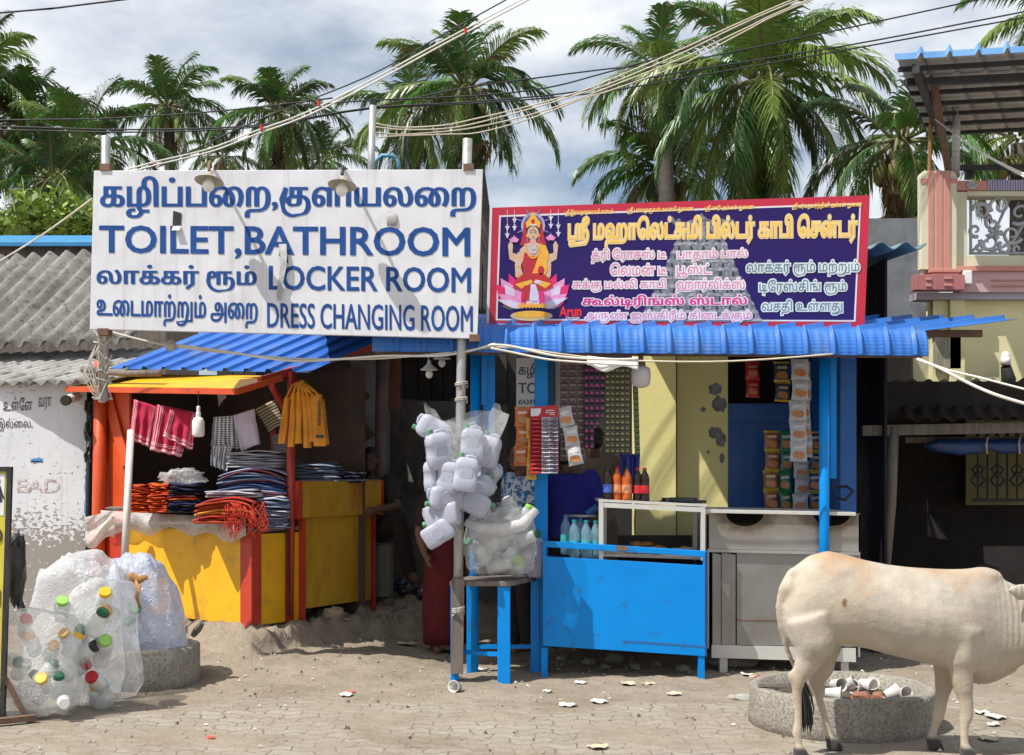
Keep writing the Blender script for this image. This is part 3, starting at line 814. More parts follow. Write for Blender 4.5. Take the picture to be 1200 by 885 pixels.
# blue sheet roof beyond the shed
far = thing('far_shed', 'far shed with bright blue sheet roof edge beyond the cement sheet roof', 'shed', (X(40, 17), 17, 0))
p = MB(); p.box(X(-60, 17), X(190, 17), 17.2, 19, -0.2, Z(283, 17)); p.build('wall', M_greywood, far)
p = MB(); p.hexa(P(-60, 284, 17), P(200, 284, 17), P(200, 276, 17.6), P(-60, 276, 17.6), (0, 0, -0.05)); p.build('roof', mat('bright_blue_sheet', (0.03, 0.22, 0.46), None, 3, 0.5), far)

# ------------------------------------------------------------------ back of the passage: plank fence, grey side wall, added roof that shades it
pf = thing('plank_fence', 'dark weathered plank wall closing the passage between the two stalls', 'fence', (-0.6, 14.6, 0.4))
random.seed(8)
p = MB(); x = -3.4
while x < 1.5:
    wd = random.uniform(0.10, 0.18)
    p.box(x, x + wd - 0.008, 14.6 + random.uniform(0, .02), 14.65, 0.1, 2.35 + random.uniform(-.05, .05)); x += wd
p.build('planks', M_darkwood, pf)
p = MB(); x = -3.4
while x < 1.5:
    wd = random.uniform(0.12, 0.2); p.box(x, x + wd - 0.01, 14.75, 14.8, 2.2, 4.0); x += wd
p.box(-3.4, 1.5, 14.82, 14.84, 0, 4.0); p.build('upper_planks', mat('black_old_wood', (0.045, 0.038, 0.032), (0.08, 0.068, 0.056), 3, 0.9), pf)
p = MB(); p.box(-3.4, 1.5, 14.5, 14.58, 1.55, 1.63); p.box(-3.4, 1.5, 14.5, 14.58, 0.5, 0.57); p.build('rail', M_greywood, pf, sep=True)
lw = thing('low_block_wall', 'low grey block wall with rubble on its ledge behind the passage', 'wall', (X(480, 13.6), 13.6, 0))
p = MB(); p.box(X(448, 13.4), X(640, 13.4), 13.4, 13.6, 0, Z(573, 13.4)); p.box(X(428, 13.4), X(535, 13.4), 13.62, 13.8, 0, Z(470, 13.6)); p.build('wall', mat('sooty_blocks', (0.24, 0.225, 0.205), (0.14, 0.13, 0.12), 5, 0.95, bump=0.6, bsc=20), lw)
p = MB(); p.hexa(P(452, 470, 13.3), P(468, 468, 13.3), P(505, 572, 13.3), P(488, 575, 13.3), (0, 0.06, 0)); p.build('plank', M_greywood, lw)
random.seed(5)
for k in range(16):
    p = MB(); q = P(455 + random.uniform(0, 45), 560 + random.uniform(-5, 3), 13.46 + random.uniform(-.04, .06))
    q.z = Z(573, 13.4) + random.choice((0.02, 0.05))
    p.ball(q, random.uniform(.02, .045), .03, random.uniform(.018, .035), 8, 6, 0.4, 2, k)
    p.build('rubble_stone', M_concrete, label='broken stone on the ledge of the low block wall', cat='stone', group='stones on the ledge')
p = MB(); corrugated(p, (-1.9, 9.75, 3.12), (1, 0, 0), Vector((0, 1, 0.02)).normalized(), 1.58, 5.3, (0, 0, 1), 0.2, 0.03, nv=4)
p.build('added_shade_roof', M_darkroof, label='unseen dark corrugated roof added over the passage to keep it in shade', cat='roof', solid=0.008)  # unseen roof, added so that the passage stays dark
p = MB(); p.hexa((-3.04, 9.56, 3.66), (-1.8, 9.56, 3.66), (-1.8, 10.36, 3.70), (-3.04, 10.36, 3.70), (0, 0, .01)); p.build('added_shade_sheet', M_darkroof, label='unseen narrow tin sheet added behind the white signboard to shade the ground', cat='tin sheet')  # unseen sheet, added to throw shade on the ground by the stall
gw = thing('grey_side_wall', 'bare grey plastered wall with old boards leaning behind the side counter', 'wall', (X(400, 13), 13, 0.2))
p = MB(); p.hexa(P(300, 700, 12.6), P(447, 700, 13.5), P(447, 412, 13.5), P(300, 412, 12.6), (0.08, 0.12, 0)); p.build('wall', mat('grey_plaster', (0.46, 0.46, 0.45), (0.34, 0.34, 0.33), 2, 0.95, dirt=(0.1, 0.1, 0.1), dsc=2, dlo=.55, dhi=.7), gw)
for k, (a, b2, wd) in enumerate((((368, 430), (432, 515), .16), ((385, 425), (428, 470), .14), ((402, 420), (418, 480), .12), ((376, 436), (384, 470), .18))):
    p = MB(); q0 = P(a[0], a[1], 12.55 + k * .05); q1 = P(b2[0], b2[1], 12.9)
    p.beam(q0, q1, wd, 0.02, (0, 1, 0)); p.build('board', M_greywood if k != 2 else M_darkwood, gw)
# ------------------------------------------------------------------ white signboard on poles
DB = 9.48


def board_quad(c, d):                    # photo corners TL TR BR BL -> quad in the place
    return [P(x, y, d) for x, y in c]


def white_board_material():
    m, nt, b = newmat('white_painted_board')
    L = nt.links.new
    tc = nd(nt, 'TexCoord'); vec = tc.outputs['Object']
    col = mixc(nt, noise_fac(nt, vec, 1.4, 0.3, 0.7), (0.66, 0.665, 0.70), (0.60, 0.605, 0.645))
    st = nd(nt, 'Mapping'); st.inputs['Scale'].default_value = (14, 1, 0.8); L(vec, st.inputs['Vector'])
    col = mixc(nt, noise_fac(nt, st.outputs[0], 1.2, 0.52, 0.92), col, (0.42, 0.385, 0.36))
    L(col, b.inputs['Base Color']); b.inputs['Roughness'].default_value = 0.5
    addbump(nt, b, noise_fac(nt, vec, 2.2, 0.2, 0.8, 2), 0.25, 0.05)
    return m


M_signblue = mat('sign_writer_blue', (0.010, 0.055, 0.22), (0.014, 0.075, 0.28), 8, 0.5, bump=0.03, dirt=(0.05, 0.10, 0.26), dsc=18, dlo=.66, dhi=.76, spec=.25)
sb = thing('signboard', 'big white signboard with four lines of blue lettering held up on steel poles', 'signboard', P(335, 390, DB))
p = MB(); q = board_quad(((110, 200), (566, 198.5), (559.5, 397), (105, 386)), DB); p.hexa(*q, (0, 0.035, 0)); board_sheet = p.build('panel', white_board_material(), sb, bevel=0.004)
on = lambda px, py: P(px, py, DB - 0.003)
for key, args, kw in (('a1', (117, 558, 206, 209, 256, 254), dict(ex=40, ey=8)), ('a2', (116, 551, 265, 267.5, 295.5, 300), dict(ex=22, ey=16, caps=True)),
                      ('a3', (113, 301, 310, 311, 341, 343), dict(ex=36, ey=12)), ('a4', (315, 552, 312, 314.5, 339, 342.5), dict(ex=20, ey=14, caps=True)),
                      ('a5', (113, 302, 343, 347, 380, 385), dict(ex=36, ey=12)), ('a6', (313, 554, 355.5, 359, 383.5, 388.5), dict(ex=20, ey=8, caps=True))):
    t = MB(); letter(t, key, *args, on, **kw); t.build('lettering', M_signblue, board_sheet)
# holes cut through the sheet and a torn seam (dark sheet steel shows behind)
p = MB()
for pts in (((203, 247), (213, 250), (212, 264), (202, 265)), ((328, 291), (336, 293), (338, 309), (327, 300))):
    p.poly([P(a, b, DB - 0.0045) for a, b in pts])
p.build('hole', M_black, board_sheet, sep=True)
p = MB()
p.grid(lambda u, v: P(203 + u * 9 - v * 2, 265 + v * 5, DB - 0.006 - 0.03 * v), 2, 3)
p.grid(lambda u, v: P(453.5 + u * 11, 250 + v * 15, DB - 0.006 - 0.012 * math.sin(v * PI)), 3, 5)
p.grid(lambda u, v: P(326.5 + u * (9 - v * 5) + 2 * math.sin(v * 5), 286 + v * 66, DB - 0.006 - 0.02 * math.sin(v * PI) - 0.012 * u), 4, 14)
p.build('torn_flap', mat('dull_sheet_metal', (0.5, 0.5, 0.5), (0.3, 0.29, 0.28), 14, 0.45, 0.4), board_sheet, smooth=True, sep=True)
# stains
p = MB()
for (a, b2) in ((123, 190), (549, 190), (556, 390), (121, 383)):
    p.box(X(a - 6, DB), X(a + 6, DB), DB - 0.012, DB + 0.10, Z(b2 + 10, DB), Z(b2 + 2, DB))
p.build('bracket', M_rust, sb, sep=True)
# poles carrying it
DP = 9.57
for nm, lab, pts, r_, m_ in (('sign_pole', 'short grey pipe end above the left top corner of the white signboard', ((124, 160), (121, 470)), 0.034, M_steelpipe),
                             ('sign_pole', 'tall grey pipe behind the white signboard\'s right end, carrying the jerrycans', ((548, 163), (541, 400), (538, 600), (535.5, 788)), 0.036, M_steelpipe),
                             ('sign_pole', 'thin blue-grey pipe standing above the middle of the white signboard', ((437, 124), (433, 260)), 0.027, M_steelpipe)):
    p = MB(); p.tube([P(a, b, DP if 'thin' not in lab else DP + .25) for a, b in pts], r_, 12)
    o = p.build(nm, m_, label=lab, cat='pole', group='poles of the white signboard', smooth=True)
p = MB(); p.beam(P(535.5, 789, DP - 0.02), P(537, 678, DP - 0.02), 0.09, 0.07); p.build('wooden_prop', M_greywood, label='weathered wooden prop tied with rope to the foot of the tall sign pole', cat='prop')
p = MB()
for k, (y0, n_) in enumerate(((715, 3), (470, 2), (452, 2))):
    for j in range(n_):
        p.tube([P(537 + (715 - y0) * .014, y0 + j * 2, DP) + Vector((0.044 * math.cos(a * PI / 5), (-.03 if y0 > 700 else 0) + (.075 if y0 > 700 else .044) * math.sin(a * PI / 5), 0.003 * a)) for a in range(11)], 0.006, 5)
p.tube([P(530, 722, DP - .06), P(536, 716, DP - .09), P(544, 711, DP - .06)], 0.008, 5)
p.build('tied_rope', M_rope, label='dirty rope tied around the tall sign pole or its wooden prop', cat='rope', group='ropes on the tall sign pole', sep=True)
# left pole lower part: wrapped with wire, standing behind the orange post
p = MB(); p.tube([P(119, 388, DP), P(120, 470, DP + .3)], 0.03, 10)
random.seed(2)
for k in range(7):
    y0 = 392 + k * 12
    p.tube([P(119 + random.uniform(-5, 5), y0 + random.uniform(-6, 6), DP) + Vector((0.05 * math.cos(a * PI / 4), 0.05 * math.sin(a * PI / 4), .012 * a * random.uniform(-1, 1))) for a in range(9)], 0.006, 5)
for k in range(4):
    p.tube([P(112 - k * 2, 405 + k * 4, DP - .05), P(106 - k * 3, 425 + k * 5, DP - .06), P(112 - k, 450 + k * 4, DP - .05), P(121, 470, DP - .02)], 0.006, 5)
p.build('wire_wrapping', M_rope, label='loose white wires wrapped around the lower left corner post of the white signboard', cat='wires')


def gooseneck(px, py, lab):
    t = thing('sign_lamp', lab, 'lamp', P(px, py - 14, DB), 'lamps on the white signboard')
    c = P(px, py, DB - 0.27)
    m = MB(); m.tube([P(px + 2, py - 16, DB + 0.03), P(px + 1, py - 22, DB - 0.04), P(px, py - 20, DB - 0.16), c + Vector((0, 0, 0.075))], 0.012, 8)
    m.build('arm', M_black if px > 300 else M_rust, t, smooth=True)
    m = MB(); m.lathe([(0.015, 0.075), (0.022, 0.055), (0.03, 0.04), (0.10, 0.0), (0.104, -0.004), (0.10, -0.006), (0.03, 0.03), (0.0, 0.03)], 24, TRS(c, (R(-14), R(4), 0)), cap=False)
    shade = m.build('lamp_shade', mat('aged_enamel_shade', (0.44, 0.40, 0.31), (0.30, 0.26, 0.19), 8, 0.4), t, smooth=True)
    m = MB(); m.lathe([(0.0, -0.085), (0.022, -0.08), (0.038, -0.062), (0.044, -0.04), (0.038, -0.015), (0.022, 0.01), (0.018, 0.03)], 16, TRS(c, (R(-14), R(4), 0)), cap=False)
    m.build('bulb', M_bulb, shade, smooth=True)


gooseneck(245, 212, 'shaded bulb lamp on a rusty arm, left one of two over the white signboard')
gooseneck(401, 217, 'shaded bulb lamp on a black arm, right one of two over the white signboard')
p = MB(); c = P(452, 197, 10.3); p.tube([c + Vector((-0.10, 0, -0.05)), c + Vector((-0.09, 0, 0.05)), c + Vector((-0.03, 0, 0.1)), c + Vector((0.06, 0, 0.1)), c + Vector((0.10, 0, 0.05)), c + Vector((0.11, 0, -0.06))], 0.018, 8)
p.build('hose_loop', mat('faded_blue_hose', (0.12, 0.33, 0.46), None, 5, 0.5), label='loop of faded blue hose above the white signboard', cat='hose', smooth=True)

# ------------------------------------------------------------------ purple shop sign
DS = 10.0
Q = ((577, 243.5), (1019.5, 229), (1013, 386.5), (573, 385))


def sgn(px, py, k=0):
    return P(px, py, DS - 0.0012 * k)


def inset(l, r_, t, b2):
    (ax, ay), (bx, by), (cx, cy), (dx, dy) = Q
    return ((ax + l, ay + t), (bx - r_, by + t), (cx - r_, cy - b2), (dx + l, dy - b2))


M_vred = mat('red_vinyl', (0.52, 0.015, 0.045), (0.45, 0.02, 0.05), 3, 0.35, bump=0.04, bsc=5)
M_vwhite = mat('white_vinyl', (0.76, 0.72, 0.76), None, 3, 0.35, bump=0.02)
M_vpurple = mat('deep_violet_vinyl', (0.019, 0.009, 0.115), (0.024, 0.009, 0.10), 1.5, 0.4, bump=0.5, bsc=2.2, spec=.25, dirt=(0.035, 0.022, 0.14), dsc=2.2, dlo=.6, dhi=.8)
M_vgold = mat('gold_vinyl', (0.85, 0.48, 0.04), (0.80, 0.62, 0.22), 12, 0.35, bump=0)
M_vbrown = mat('dark_gold_vinyl', (0.52, 0.28, 0.08), None, 6, 0.4, bump=0)
M_vpink = mat('pink_vinyl', (0.72, 0.10, 0.28), (0.70, 0.2, 0.36), 12, 0.4, bump=0)
M_vhot = mat('hot_pink_vinyl', (0.72, 0.015, 0.24), None, 6, 0.4, bump=0)
M_vteal = mat('grey_teal_vinyl', (0.10, 0.19, 0.23), None, 6, 0.4, bump=0)
M_vskin = mat('printed_skin_tone', (0.66, 0.47, 0.36), (0.56, 0.40, 0.31), 16, 0.4, bump=0)
M_vgrey = mat('printed_grey_stone', (0.22, 0.23, 0.26), (0.08, 0.085, 0.12), 26, 0.4, bump=0, lo=.42, hi=.6)
M_vgrey2 = mat('printed_pale_stone', (0.36, 0.37, 0.40), (0.15, 0.155, 0.19), 30, 0.4, bump=0, lo=.42, hi=.6)
ps = thing('shop_sign', 'violet shop sign with red border, gold Tamil title and a figure on a lotus', 'shop sign', P(795, 386, DS))
p = MB(); p.hexa(*[P(a, b, DS) for a, b in Q], (0, 0.06, 0)); p.build('border', M_vred, ps)
p = MB(); i = inset(8, 10.5, 9, 9.5); p.poly([sgn(a, b, 1) for a, b in i]); p.build('white_line', M_vwhite, ps)
p = MB(); i = inset(10, 12.5, 11, 11.5); p.poly([sgn(a, b, 2) for a, b in i]); field = p.build('field', M_vpurple, ps)
p = MB(); p.hexa(*[P(a, b, DS + .001) for a, b in ((574, 243.5), (576.8, 243.5), (572.8, 386), (569.5, 386))], (0, 0.06, 0)); p.build('side_strip', M_vwhite, ps)
# printed temple tower: stepped bands
p = MB(); nb = 11
for k in range(nb):
    y0 = 268 + k * 9.9; y1 = y0 + 6.2
    hw = 26 + (k / (nb - 1)) ** 1.15 * 44
    c0 = 821
    p.cur = 0
    pts_t, pts_b = [], []
    p.poly([sgn(c0 - hw, y1, 3), sgn(c0 + hw, y1, 3), sgn(c0 + hw - 2, y0, 3), sgn(c0 - hw + 2, y0, 3)])
    p.cur = 1
    p.poly([sgn(c0 - hw - 3, y1 + 3.6, 3), sgn(c0 + hw + 3, y1 + 3.6, 3), sgn(c0 + hw + 1, y1, 3), sgn(c0 - hw - 1, y1, 3)])
    n = int(hw / 4)
    for j in range(n):
        xx = c0 - hw + 4 + (2 * hw - 8) * (j + .5) / n
        p.cur = 1 if j % 2 else 2
        p.poly([sgn(xx - 1.4, y1 - .5, 4), sgn(xx + 1.4, y1 - .5, 4), sgn(xx + 1.0, y0 + 1, 4), sgn(xx, y0, 4), sgn(xx - 1.0, y0 + 1, 4)])
p.cur = 0
p.poly([sgn(800, 268, 3), sgn(842, 268, 3), sgn(838, 260, 3), sgn(828, 256, 3), sgn(822, 250, 3), sgn(815, 256, 3), sgn(804, 260, 3)])
for sx in (-1, 1):
    p.poly([sgn(821 + sx * 22, 262, 3), sgn(821 + sx * 30, 264, 3), sgn(821 + sx * 37, 258, 3), sgn(821 + sx * 33, 254, 3), sgn(821 + sx * 30, 258, 3), sgn(821 + sx * 24, 256, 3)])
p.build('printed_tower', [M_vgrey, M_vgrey2, mat('printed_dark_niche', (0.03, 0.03, 0.05), None, 5, 0.4, bump=0)], field)


def outlined(key, args, fillm, rim, ex, ey, gx_, gy_, k0=5, name='lettering'):
    t = MB(); letter(t, key, *args, lambda a, b: sgn(a, b, k0), ex, ey, grow=(gx_, gy_)); t.build(name + '_outline', rim, field)
    t = MB(); letter(t, key, *args, lambda a, b: sgn(a, b, k0 + 1), ex, ey); t.build(name, fillm, field)


outlined('t0', (666, 1004.5, 255, 251, 290, 287), M_vgold, mat('pale_gold_vinyl', (0.80, 0.62, 0.36), None, 5, 0.4, bump=0), 26, 14, 80, 70)
for key, a in (('r1', (694, 780, 292, 291, 308, 307)), ('r2', (794, 875.5, 292, 291, 307, 305)), ('r3', (716, 780.5, 309, 309, 322.5, 322)), ('r4', (793, 833, 309, 309, 325, 325)),
               ('r5', (671.5, 780, 327, 327, 342, 341)), ('r6', (793, 872.5, 326, 326, 343, 343)), ('r8', (686, 880.5, 364, 363, 378, 377.5))):
    outlined(key, a, M_vpink, M_vwhite, -6, -6, 125, 120)
outlined('r7', (682.5, 875.5, 346, 345, 362, 361), M_vhot, M_vwhite, 24, 16, 100, 95)
for key, a in (('s1', (875, 1007, 306, 305, 324, 322.5)), ('s2', (890, 992, 328, 328, 346, 345)), ('s3', (893, 987, 351.5, 351, 369, 368.5))):
    outlined(key, a, M_vteal, mat('pale_teal_vinyl', (0.66, 0.74, 0.76), None, 4, 0.4, bump=0), 0, 0, 118, 112)
for key, a in (('u1', (662, 719, 245.5, 244, 254, 252.5)), ('u2', (735, 812.5, 243, 241, 251.5, 249)), ('u3', (826, 883.5, 240.5, 239, 248.5, 247)), ('u4', (928, 1010, 238, 235.5, 246.5, 244))):
    t = MB(); letter(t, key, *a, lambda x, y: sgn(x, y, 5), 28, 24); t.build('small_lettering', M_vgold, field)
t = MB(); letter(t, 'l1', 655, 681.5, 360, 359, 371, 370, lambda x, y: sgn(x, y, 5), 40, 40, caps=True); t.build('logo', mat('bright_red_vinyl', (0.75, 0.02, 0.03), None, 5, 0.4, bump=0), field)
t = MB(); letter(t, 'l2', 663, 679, 372, 371.6, 375, 374.6, lambda x, y: sgn(x, y, 5), 30, 30, caps=True); t.build('logo_lettering', M_vwhite, field)

# printed figure on a lotus
FX = lambda cx, cy, k: sgn(570 + cx / 5.708, 235 + cy / 5.708, k)


def petal(mb, bx, by, tx, ty, w, k):
    n = 10
    dx, dy = tx - bx, ty - by
    L = math.hypot(dx, dy); ux, uy = dx / L, dy / L
    a, b = [], []
    for i in range(n + 1):
        s_ = i / n
        ww = w * (math.sin(PI * s_ ** 0.8)) * (1 - 0.25 * s_)
        a.append(FX(bx + dx * s_ - uy * ww, by + dy * s_ + ux * ww, k)); b.append(FX(bx + dx * s_ + uy * ww, by + dy * s_ - ux * ww, k))
    mb.poly(a + b[::-1][1:-1])


def ell(mb, cx, cy, rx, ry, k, n=20, a0=0, a1=2 * PI):
    mb.poly([FX(cx + rx * math.cos(a0 + (a1 - a0) * i / n), cy + ry * math.sin(a0 + (a1 - a0) * i / n), k) for i in range(n if a1 - a0 > 6.2 else n + 1)])


V = {n: mat('printed_' + n, c, c2, 14, 0.4, bump=0) for n, c, c2 in (('magenta', (0.72, 0.02, 0.20), (0.62, 0.01, 0.12)), ('pale_pink', (0.76, 0.34, 0.58), (0.68, 0.2, 0.46)), ('pearl', (0.68, 0.62, 0.74), (0.56, 0.5, 0.64)),
                                                        ('crimson', (0.5, 0.015, 0.03), (0.4, 0.02, 0.03)), ('saffron', (0.78, 0.32, 0.03), (0.75, 0.45, 0.06)), ('sand', (0.66, 0.52, 0.26), (0.5, 0.36, 0.16)), ('hair', (0.03, 0.02, 0.02), None), ('leafgreen', (0.08, 0.2, 0.14), None), ('skin', (0.55, 0.36, 0.26), (0.62, 0.45, 0.34)))}
m = MB()
for i, (bx, tx, ty, w_, c_) in enumerate(((250, 150, 490, 60, 0), (370, 470, 490, 60, 0), (280, 215, 470, 60, 1), (340, 405, 470, 60, 1), (220, 95, 520, 62, 1), (400, 525, 520, 62, 1), (200, 62, 560, 58, 0), (420, 555, 560, 58, 0),
                                          (230, 120, 560, 50, 2), (390, 500, 560, 50, 2), (270, 190, 560, 52, 1), (350, 430, 560, 52, 1), (240, 80, 625, 44, 1), (380, 540, 625, 44, 1), (290, 240, 590, 44, 0), (330, 380, 590, 44, 0), (310, 310, 600, 50, 2), (250, 68, 662, 26, 2), (370, 545, 650, 26, 2))):
    m.cur = c_
    petal(m, bx, 716, tx, ty, w_, 5 + .22 * i)
m.build('lotus', [V['magenta'], V['pale_pink'], V['pearl']], field)
m = MB(); m.cur = 0
ell(m, 302, 772, 142, 34, 5)
m.cur = 1; ell(m, 302, 762, 118, 24, 6)
m.cur = 2; petal(m, 200, 722, 100, 705, 16, 4.5); petal(m, 420, 722, 505, 700, 16, 4.6)
for i in range(9): m.cur = 1; petal(m, 222 + i * 22, 722, 226 + i * 21, 680, 12, 10 + .1 * i)
m.build('pedestal', [V['sand'], V['saffron'], V['leafgreen']], field)
m = MB()
ell(m, 312, 170, 80, 90, 3); m.build('halo', mat('printed_halo', (0.30, 0.29, 0.44), (0.45, 0.44, 0.56), 18, 0.4, bump=0), field)
m = MB(); ell(m, 312, 170, 66, 74, 3.5); m.build('halo_inner', mat('printed_halo_inner', (0.16, 0.12, 0.26), None, 18, 0.4, bump=0), field)
m = MB()
for i in range(8):
    a = i * PI / 4 + .39
    petal(m, 312 + 74 * math.cos(a), 170 + 80 * math.sin(a), 312 + 122 * math.cos(a), 170 + 122 * math.sin(a), 5, 4 + .1 * i)
m.build('halo_ray', mat('printed_ray', (0.2, 0.2, 0.5), None, 5, 0.4, bump=0), field)
m = MB()
m.cur = 4; m.poly([FX(*q, 4) for q in ((250, 150), (374, 150), (384, 240), (400, 300), (225, 300), (240, 240))])            # veil
m.cur = 6; ell(m, 312, 196, 48, 58, 5)
for sx in (-1, 1):                                                         # raised and lowered arms
    m.cur = 0
    m.poly([FX(312 + sx * a, b, 6) for a, b in ((70, 395), (100, 425), (158, 392), (168, 300), (150, 268), (134, 296), (138, 350), (98, 362))])
    m.poly([FX(312 + sx * a, b, 6.5) for a, b in ((72, 330), (104, 350), (122, 430), (118, 510), (88, 530), (64, 505), (84, 440), (66, 400))])
    m.cur = 2
    for yy in (372, 440, 500): m.poly([FX(312 + sx * a, b, 6.9) for a, b in ((78, yy), (118, yy + 4), (117, yy + 12), (77, yy + 8))])
m.cur = 0
m.poly([FX(*q, 7) for q in ((222, 330), (262, 292), (298, 280), (326, 280), (362, 292), (402, 330), (380, 400), (362, 430), (262, 430), (244, 400))])
ell(m, 312, 218, 38, 46, 8); m.poly([FX(*q, 7.5) for q in ((296, 250), (328, 250), (334, 285), (290, 285))])
m.cur = 1; m.poly([FX(*q, 8) for q in ((255, 345), (300, 372), (326, 372), (372, 345), (384, 430), (376, 500), (248, 500), (240, 430))])      # bodice
m.cur = 2; m.poly([FX(*q, 9) for q in ((352, 292), (396, 300), (416, 350), (404, 420), (372, 500), (300, 505), (330, 430), (348, 360))])        # drape
ell(m, 366, 452, 42, 54, 9.5)
m.cur = 1; ell(m, 366, 468, 22, 30, 10)
for k_, (r0, r1, c_) in enumerate(((30, 36, 3), (50, 58, 3), (78, 88, 2))):               # necklaces
    m.cur = c_
    m.poly([FX(312 + (r1) * .62 * math.cos(t_), 285 + r1 * 1.2 * math.sin(t_), 10.5 + k_ * .2) for t_ in [PI * i / 10 for i in range(11)]] + [FX(312 + r0 * .62 * math.cos(t_), 285 + r0 * 1.2 * math.sin(t_), 10.5 + k_ * .2) for t_ in [PI * (10 - i) / 10 for i in range(11)]])
m.cur = 4; m.poly([FX(*q, 10) for q in ((248, 490), (376, 486), (430, 530), (446, 580), (392, 606), (312, 590), (232, 606), (178, 584), (196, 532))])   # crossed legs
m.cur = 2; m.poly([FX(*q, 10.6) for q in ((190, 560), (300, 530), (312, 548), (232, 590))]); m.poly([FX(*q, 10.7) for q in ((434, 555), (330, 528), (318, 546), (395, 588))])
m.cur = 3; m.poly([FX(*q, 11) for q in ((296, 560), (330, 560), (352, 640), (346, 668), (312, 676), (290, 664))]); ell(m, 345, 545, 26, 12, 11.3)
m.cur = 4; m.poly([FX(*q, 11.5) for q in ((252, 570), (290, 566), (284, 668), (240, 668))])
m.cur = 2; m.poly([FX(*q, 9) for q in ((270, 186), (262, 150), (284, 122), (298, 100), (312, 74), (326, 100), (340, 122), (362, 150), (354, 186), (334, 170), (290, 170))])    # crown
m.cur = 1; ell(m, 312, 140, 12, 16, 9.6)
m.cur = 3; ell(m, 312, 164, 26, 5, 9.7)
m.cur = 6
for sx in (-1, 1):
    ell(m, 312 + sx * 15, 212, 8, 3, 11); ell(m, 312 + sx * 15, 202, 10, 1.6, 11)
m.cur = 4; ell(m, 312, 243, 9, 3.4, 11); ell(m, 312, 190, 3, 7, 11)
m.cur = 2
for sx in (-1, 1): ell(m, 312 + sx * 40, 236, 5, 12, 11)
m.build('printed_figure', [V['skin'], V['crimson'], V['saffron'], V['pearl'], V['crimson'], V['magenta'], V['hair']], field)
m = MB()
for (cx, cy) in ((185, 255), (430, 242)):
    for i in range(5): petal(m, cx, cy + 22, cx + (i - 2) * 17, cy - 24 + abs(i - 2) * 13, 12, 9 + .2 * i)
m.build('printed_bud', V['pale_pink'], field)
m = MB()
for (cx, y1) in ((140, 250), (188, 200), (431, 185), (481, 240)):
    m.poly([FX(cx - 1.5, 62, 5), FX(cx + 1.5, 62, 5), FX(cx + 1.5, y1, 5), FX(cx - 1.5, y1, 5)])
    for yy in (y1 - 78, y1 - 28):
        m.poly([FX(cx + a, yy + b, 6) for a, b in ((-17, 0), (17, 0), (8, 14), (3, 30), (-3, 30), (-8, 14))]); ell(m, cx, yy - 8, 5, 9, 6, 8)
m.build('printed_hanging_lamp', V['pearl'], field)
p = MB(); 
for k in range(5): p.beam(P(600 + k * 95, 384, DS + .1), P(600 + k * 95, 250, DS + .1), .03, .03)
p.beam(P(580, 250, DS + .1), P(1012, 238, DS + .1), .03, .03); p.build('frame_bar', M_rust, ps, sep=True)
# ------------------------------------------------------------------ orange and yellow clothes stall (turned towards the left)
CO = Vector((-2.135, 10.5, 0.0))                     # its front right corner
SU = Vector((-0.78, 0.626, 0)); SV = Vector((0.626, 0.78, 0))


def S(a, b, z): return CO + SU * a + SV * b + Vector((0, 0, z))


def sbox(mb, a0, a1, b0, b1, z0, z1):
    v = [S(a, b, z) for z in (z0, z1) for a, b in ((a0, b0), (a0, b1), (a1, b1), (a1, b0))]
    mb.add(v, [(3, 2, 1, 0), (4, 5, 6, 7), (0, 1, 5, 4), (1, 2, 6, 5), (2, 3, 7, 6), (3, 0, 4, 7)])
    return mb


G0 = 0.24
st = thing('clothes_stall', 'orange and yellow wooden clothes stall with a blue sheet roof and a yellow flap', 'stall', S(1, 0.6, 0))
p = MB(); sbox(p, 0.14, 1.70, 0.0, 0.025, 0.30, 1.07); p.build('front_panel', M_yellow, st)
p = MB(); sbox(p, 0.0, 0.14, -0.006, 0.02, 0.27, 1.07); sbox(p, -0.006, 0.0, -0.006, 0.10, 0.27, 1.07); p.build('corner_trim', M_red, st, bevel=0.003)
p = MB(); sbox(p, 1.70, 2.10, -0.004, 0.022, 0.30, 1.07); p.build('end_panel', M_red, st)
p = MB(); sbox(p, 0.0, 0.02, 0.10, 0.52, 0.30, 1.05); p.build('side_panel', M_yellow, st)
p = MB(); sbox(p, 0.0, 2.12, -0.02, 0.75, 1.07, 1.10); p.build('shelf', M_greywood, st)
p = MB(); p.tube([P(342, 436, 10.80), P(339, 733, 10.80)], 0.037, 10); p.build('post', M_red, st, smooth=True)
for nm, aa, bb in (('post', 2.13, 0.05),):
    p = MB(); p.tube([P(119, 424, 11.75), P(116, 600, 11.75), P(115, 700, 11.75)], 0.062, 10); p.build('post', M_orange, st, smooth=True)
p = MB(); sbox(p, 1.72, 2.08, 0.02, 0.045, 1.10, 2.36); p.build('upright_panel', M_orange, st)
p = MB(); p.beam(S(2.05, 0.0, 2.3), S(1.74, 0.0, 1.62), 0.13, 0.02, SV); p.build('brace', M_orange, st)
p = MB(); p.beam(S(0.05, 0.25, 2.33), S(2.1, 0.25, 2.36), 0.05, 0.07); p.beam(S(0.02, 0.1, 2.32), S(0.02, 1.5, 2.72), 0.05, 0.06); p.build('rafter', M_red, st, sep=True)
p = MB(); p.beam(P(318, 452, 10.5), P(332, 478, 10.9), .04, .04); p.beam(P(318, 480, 11.2), P(322, 535, 11.2), .045, .045); p.build('strut', M_red, st, sep=True)
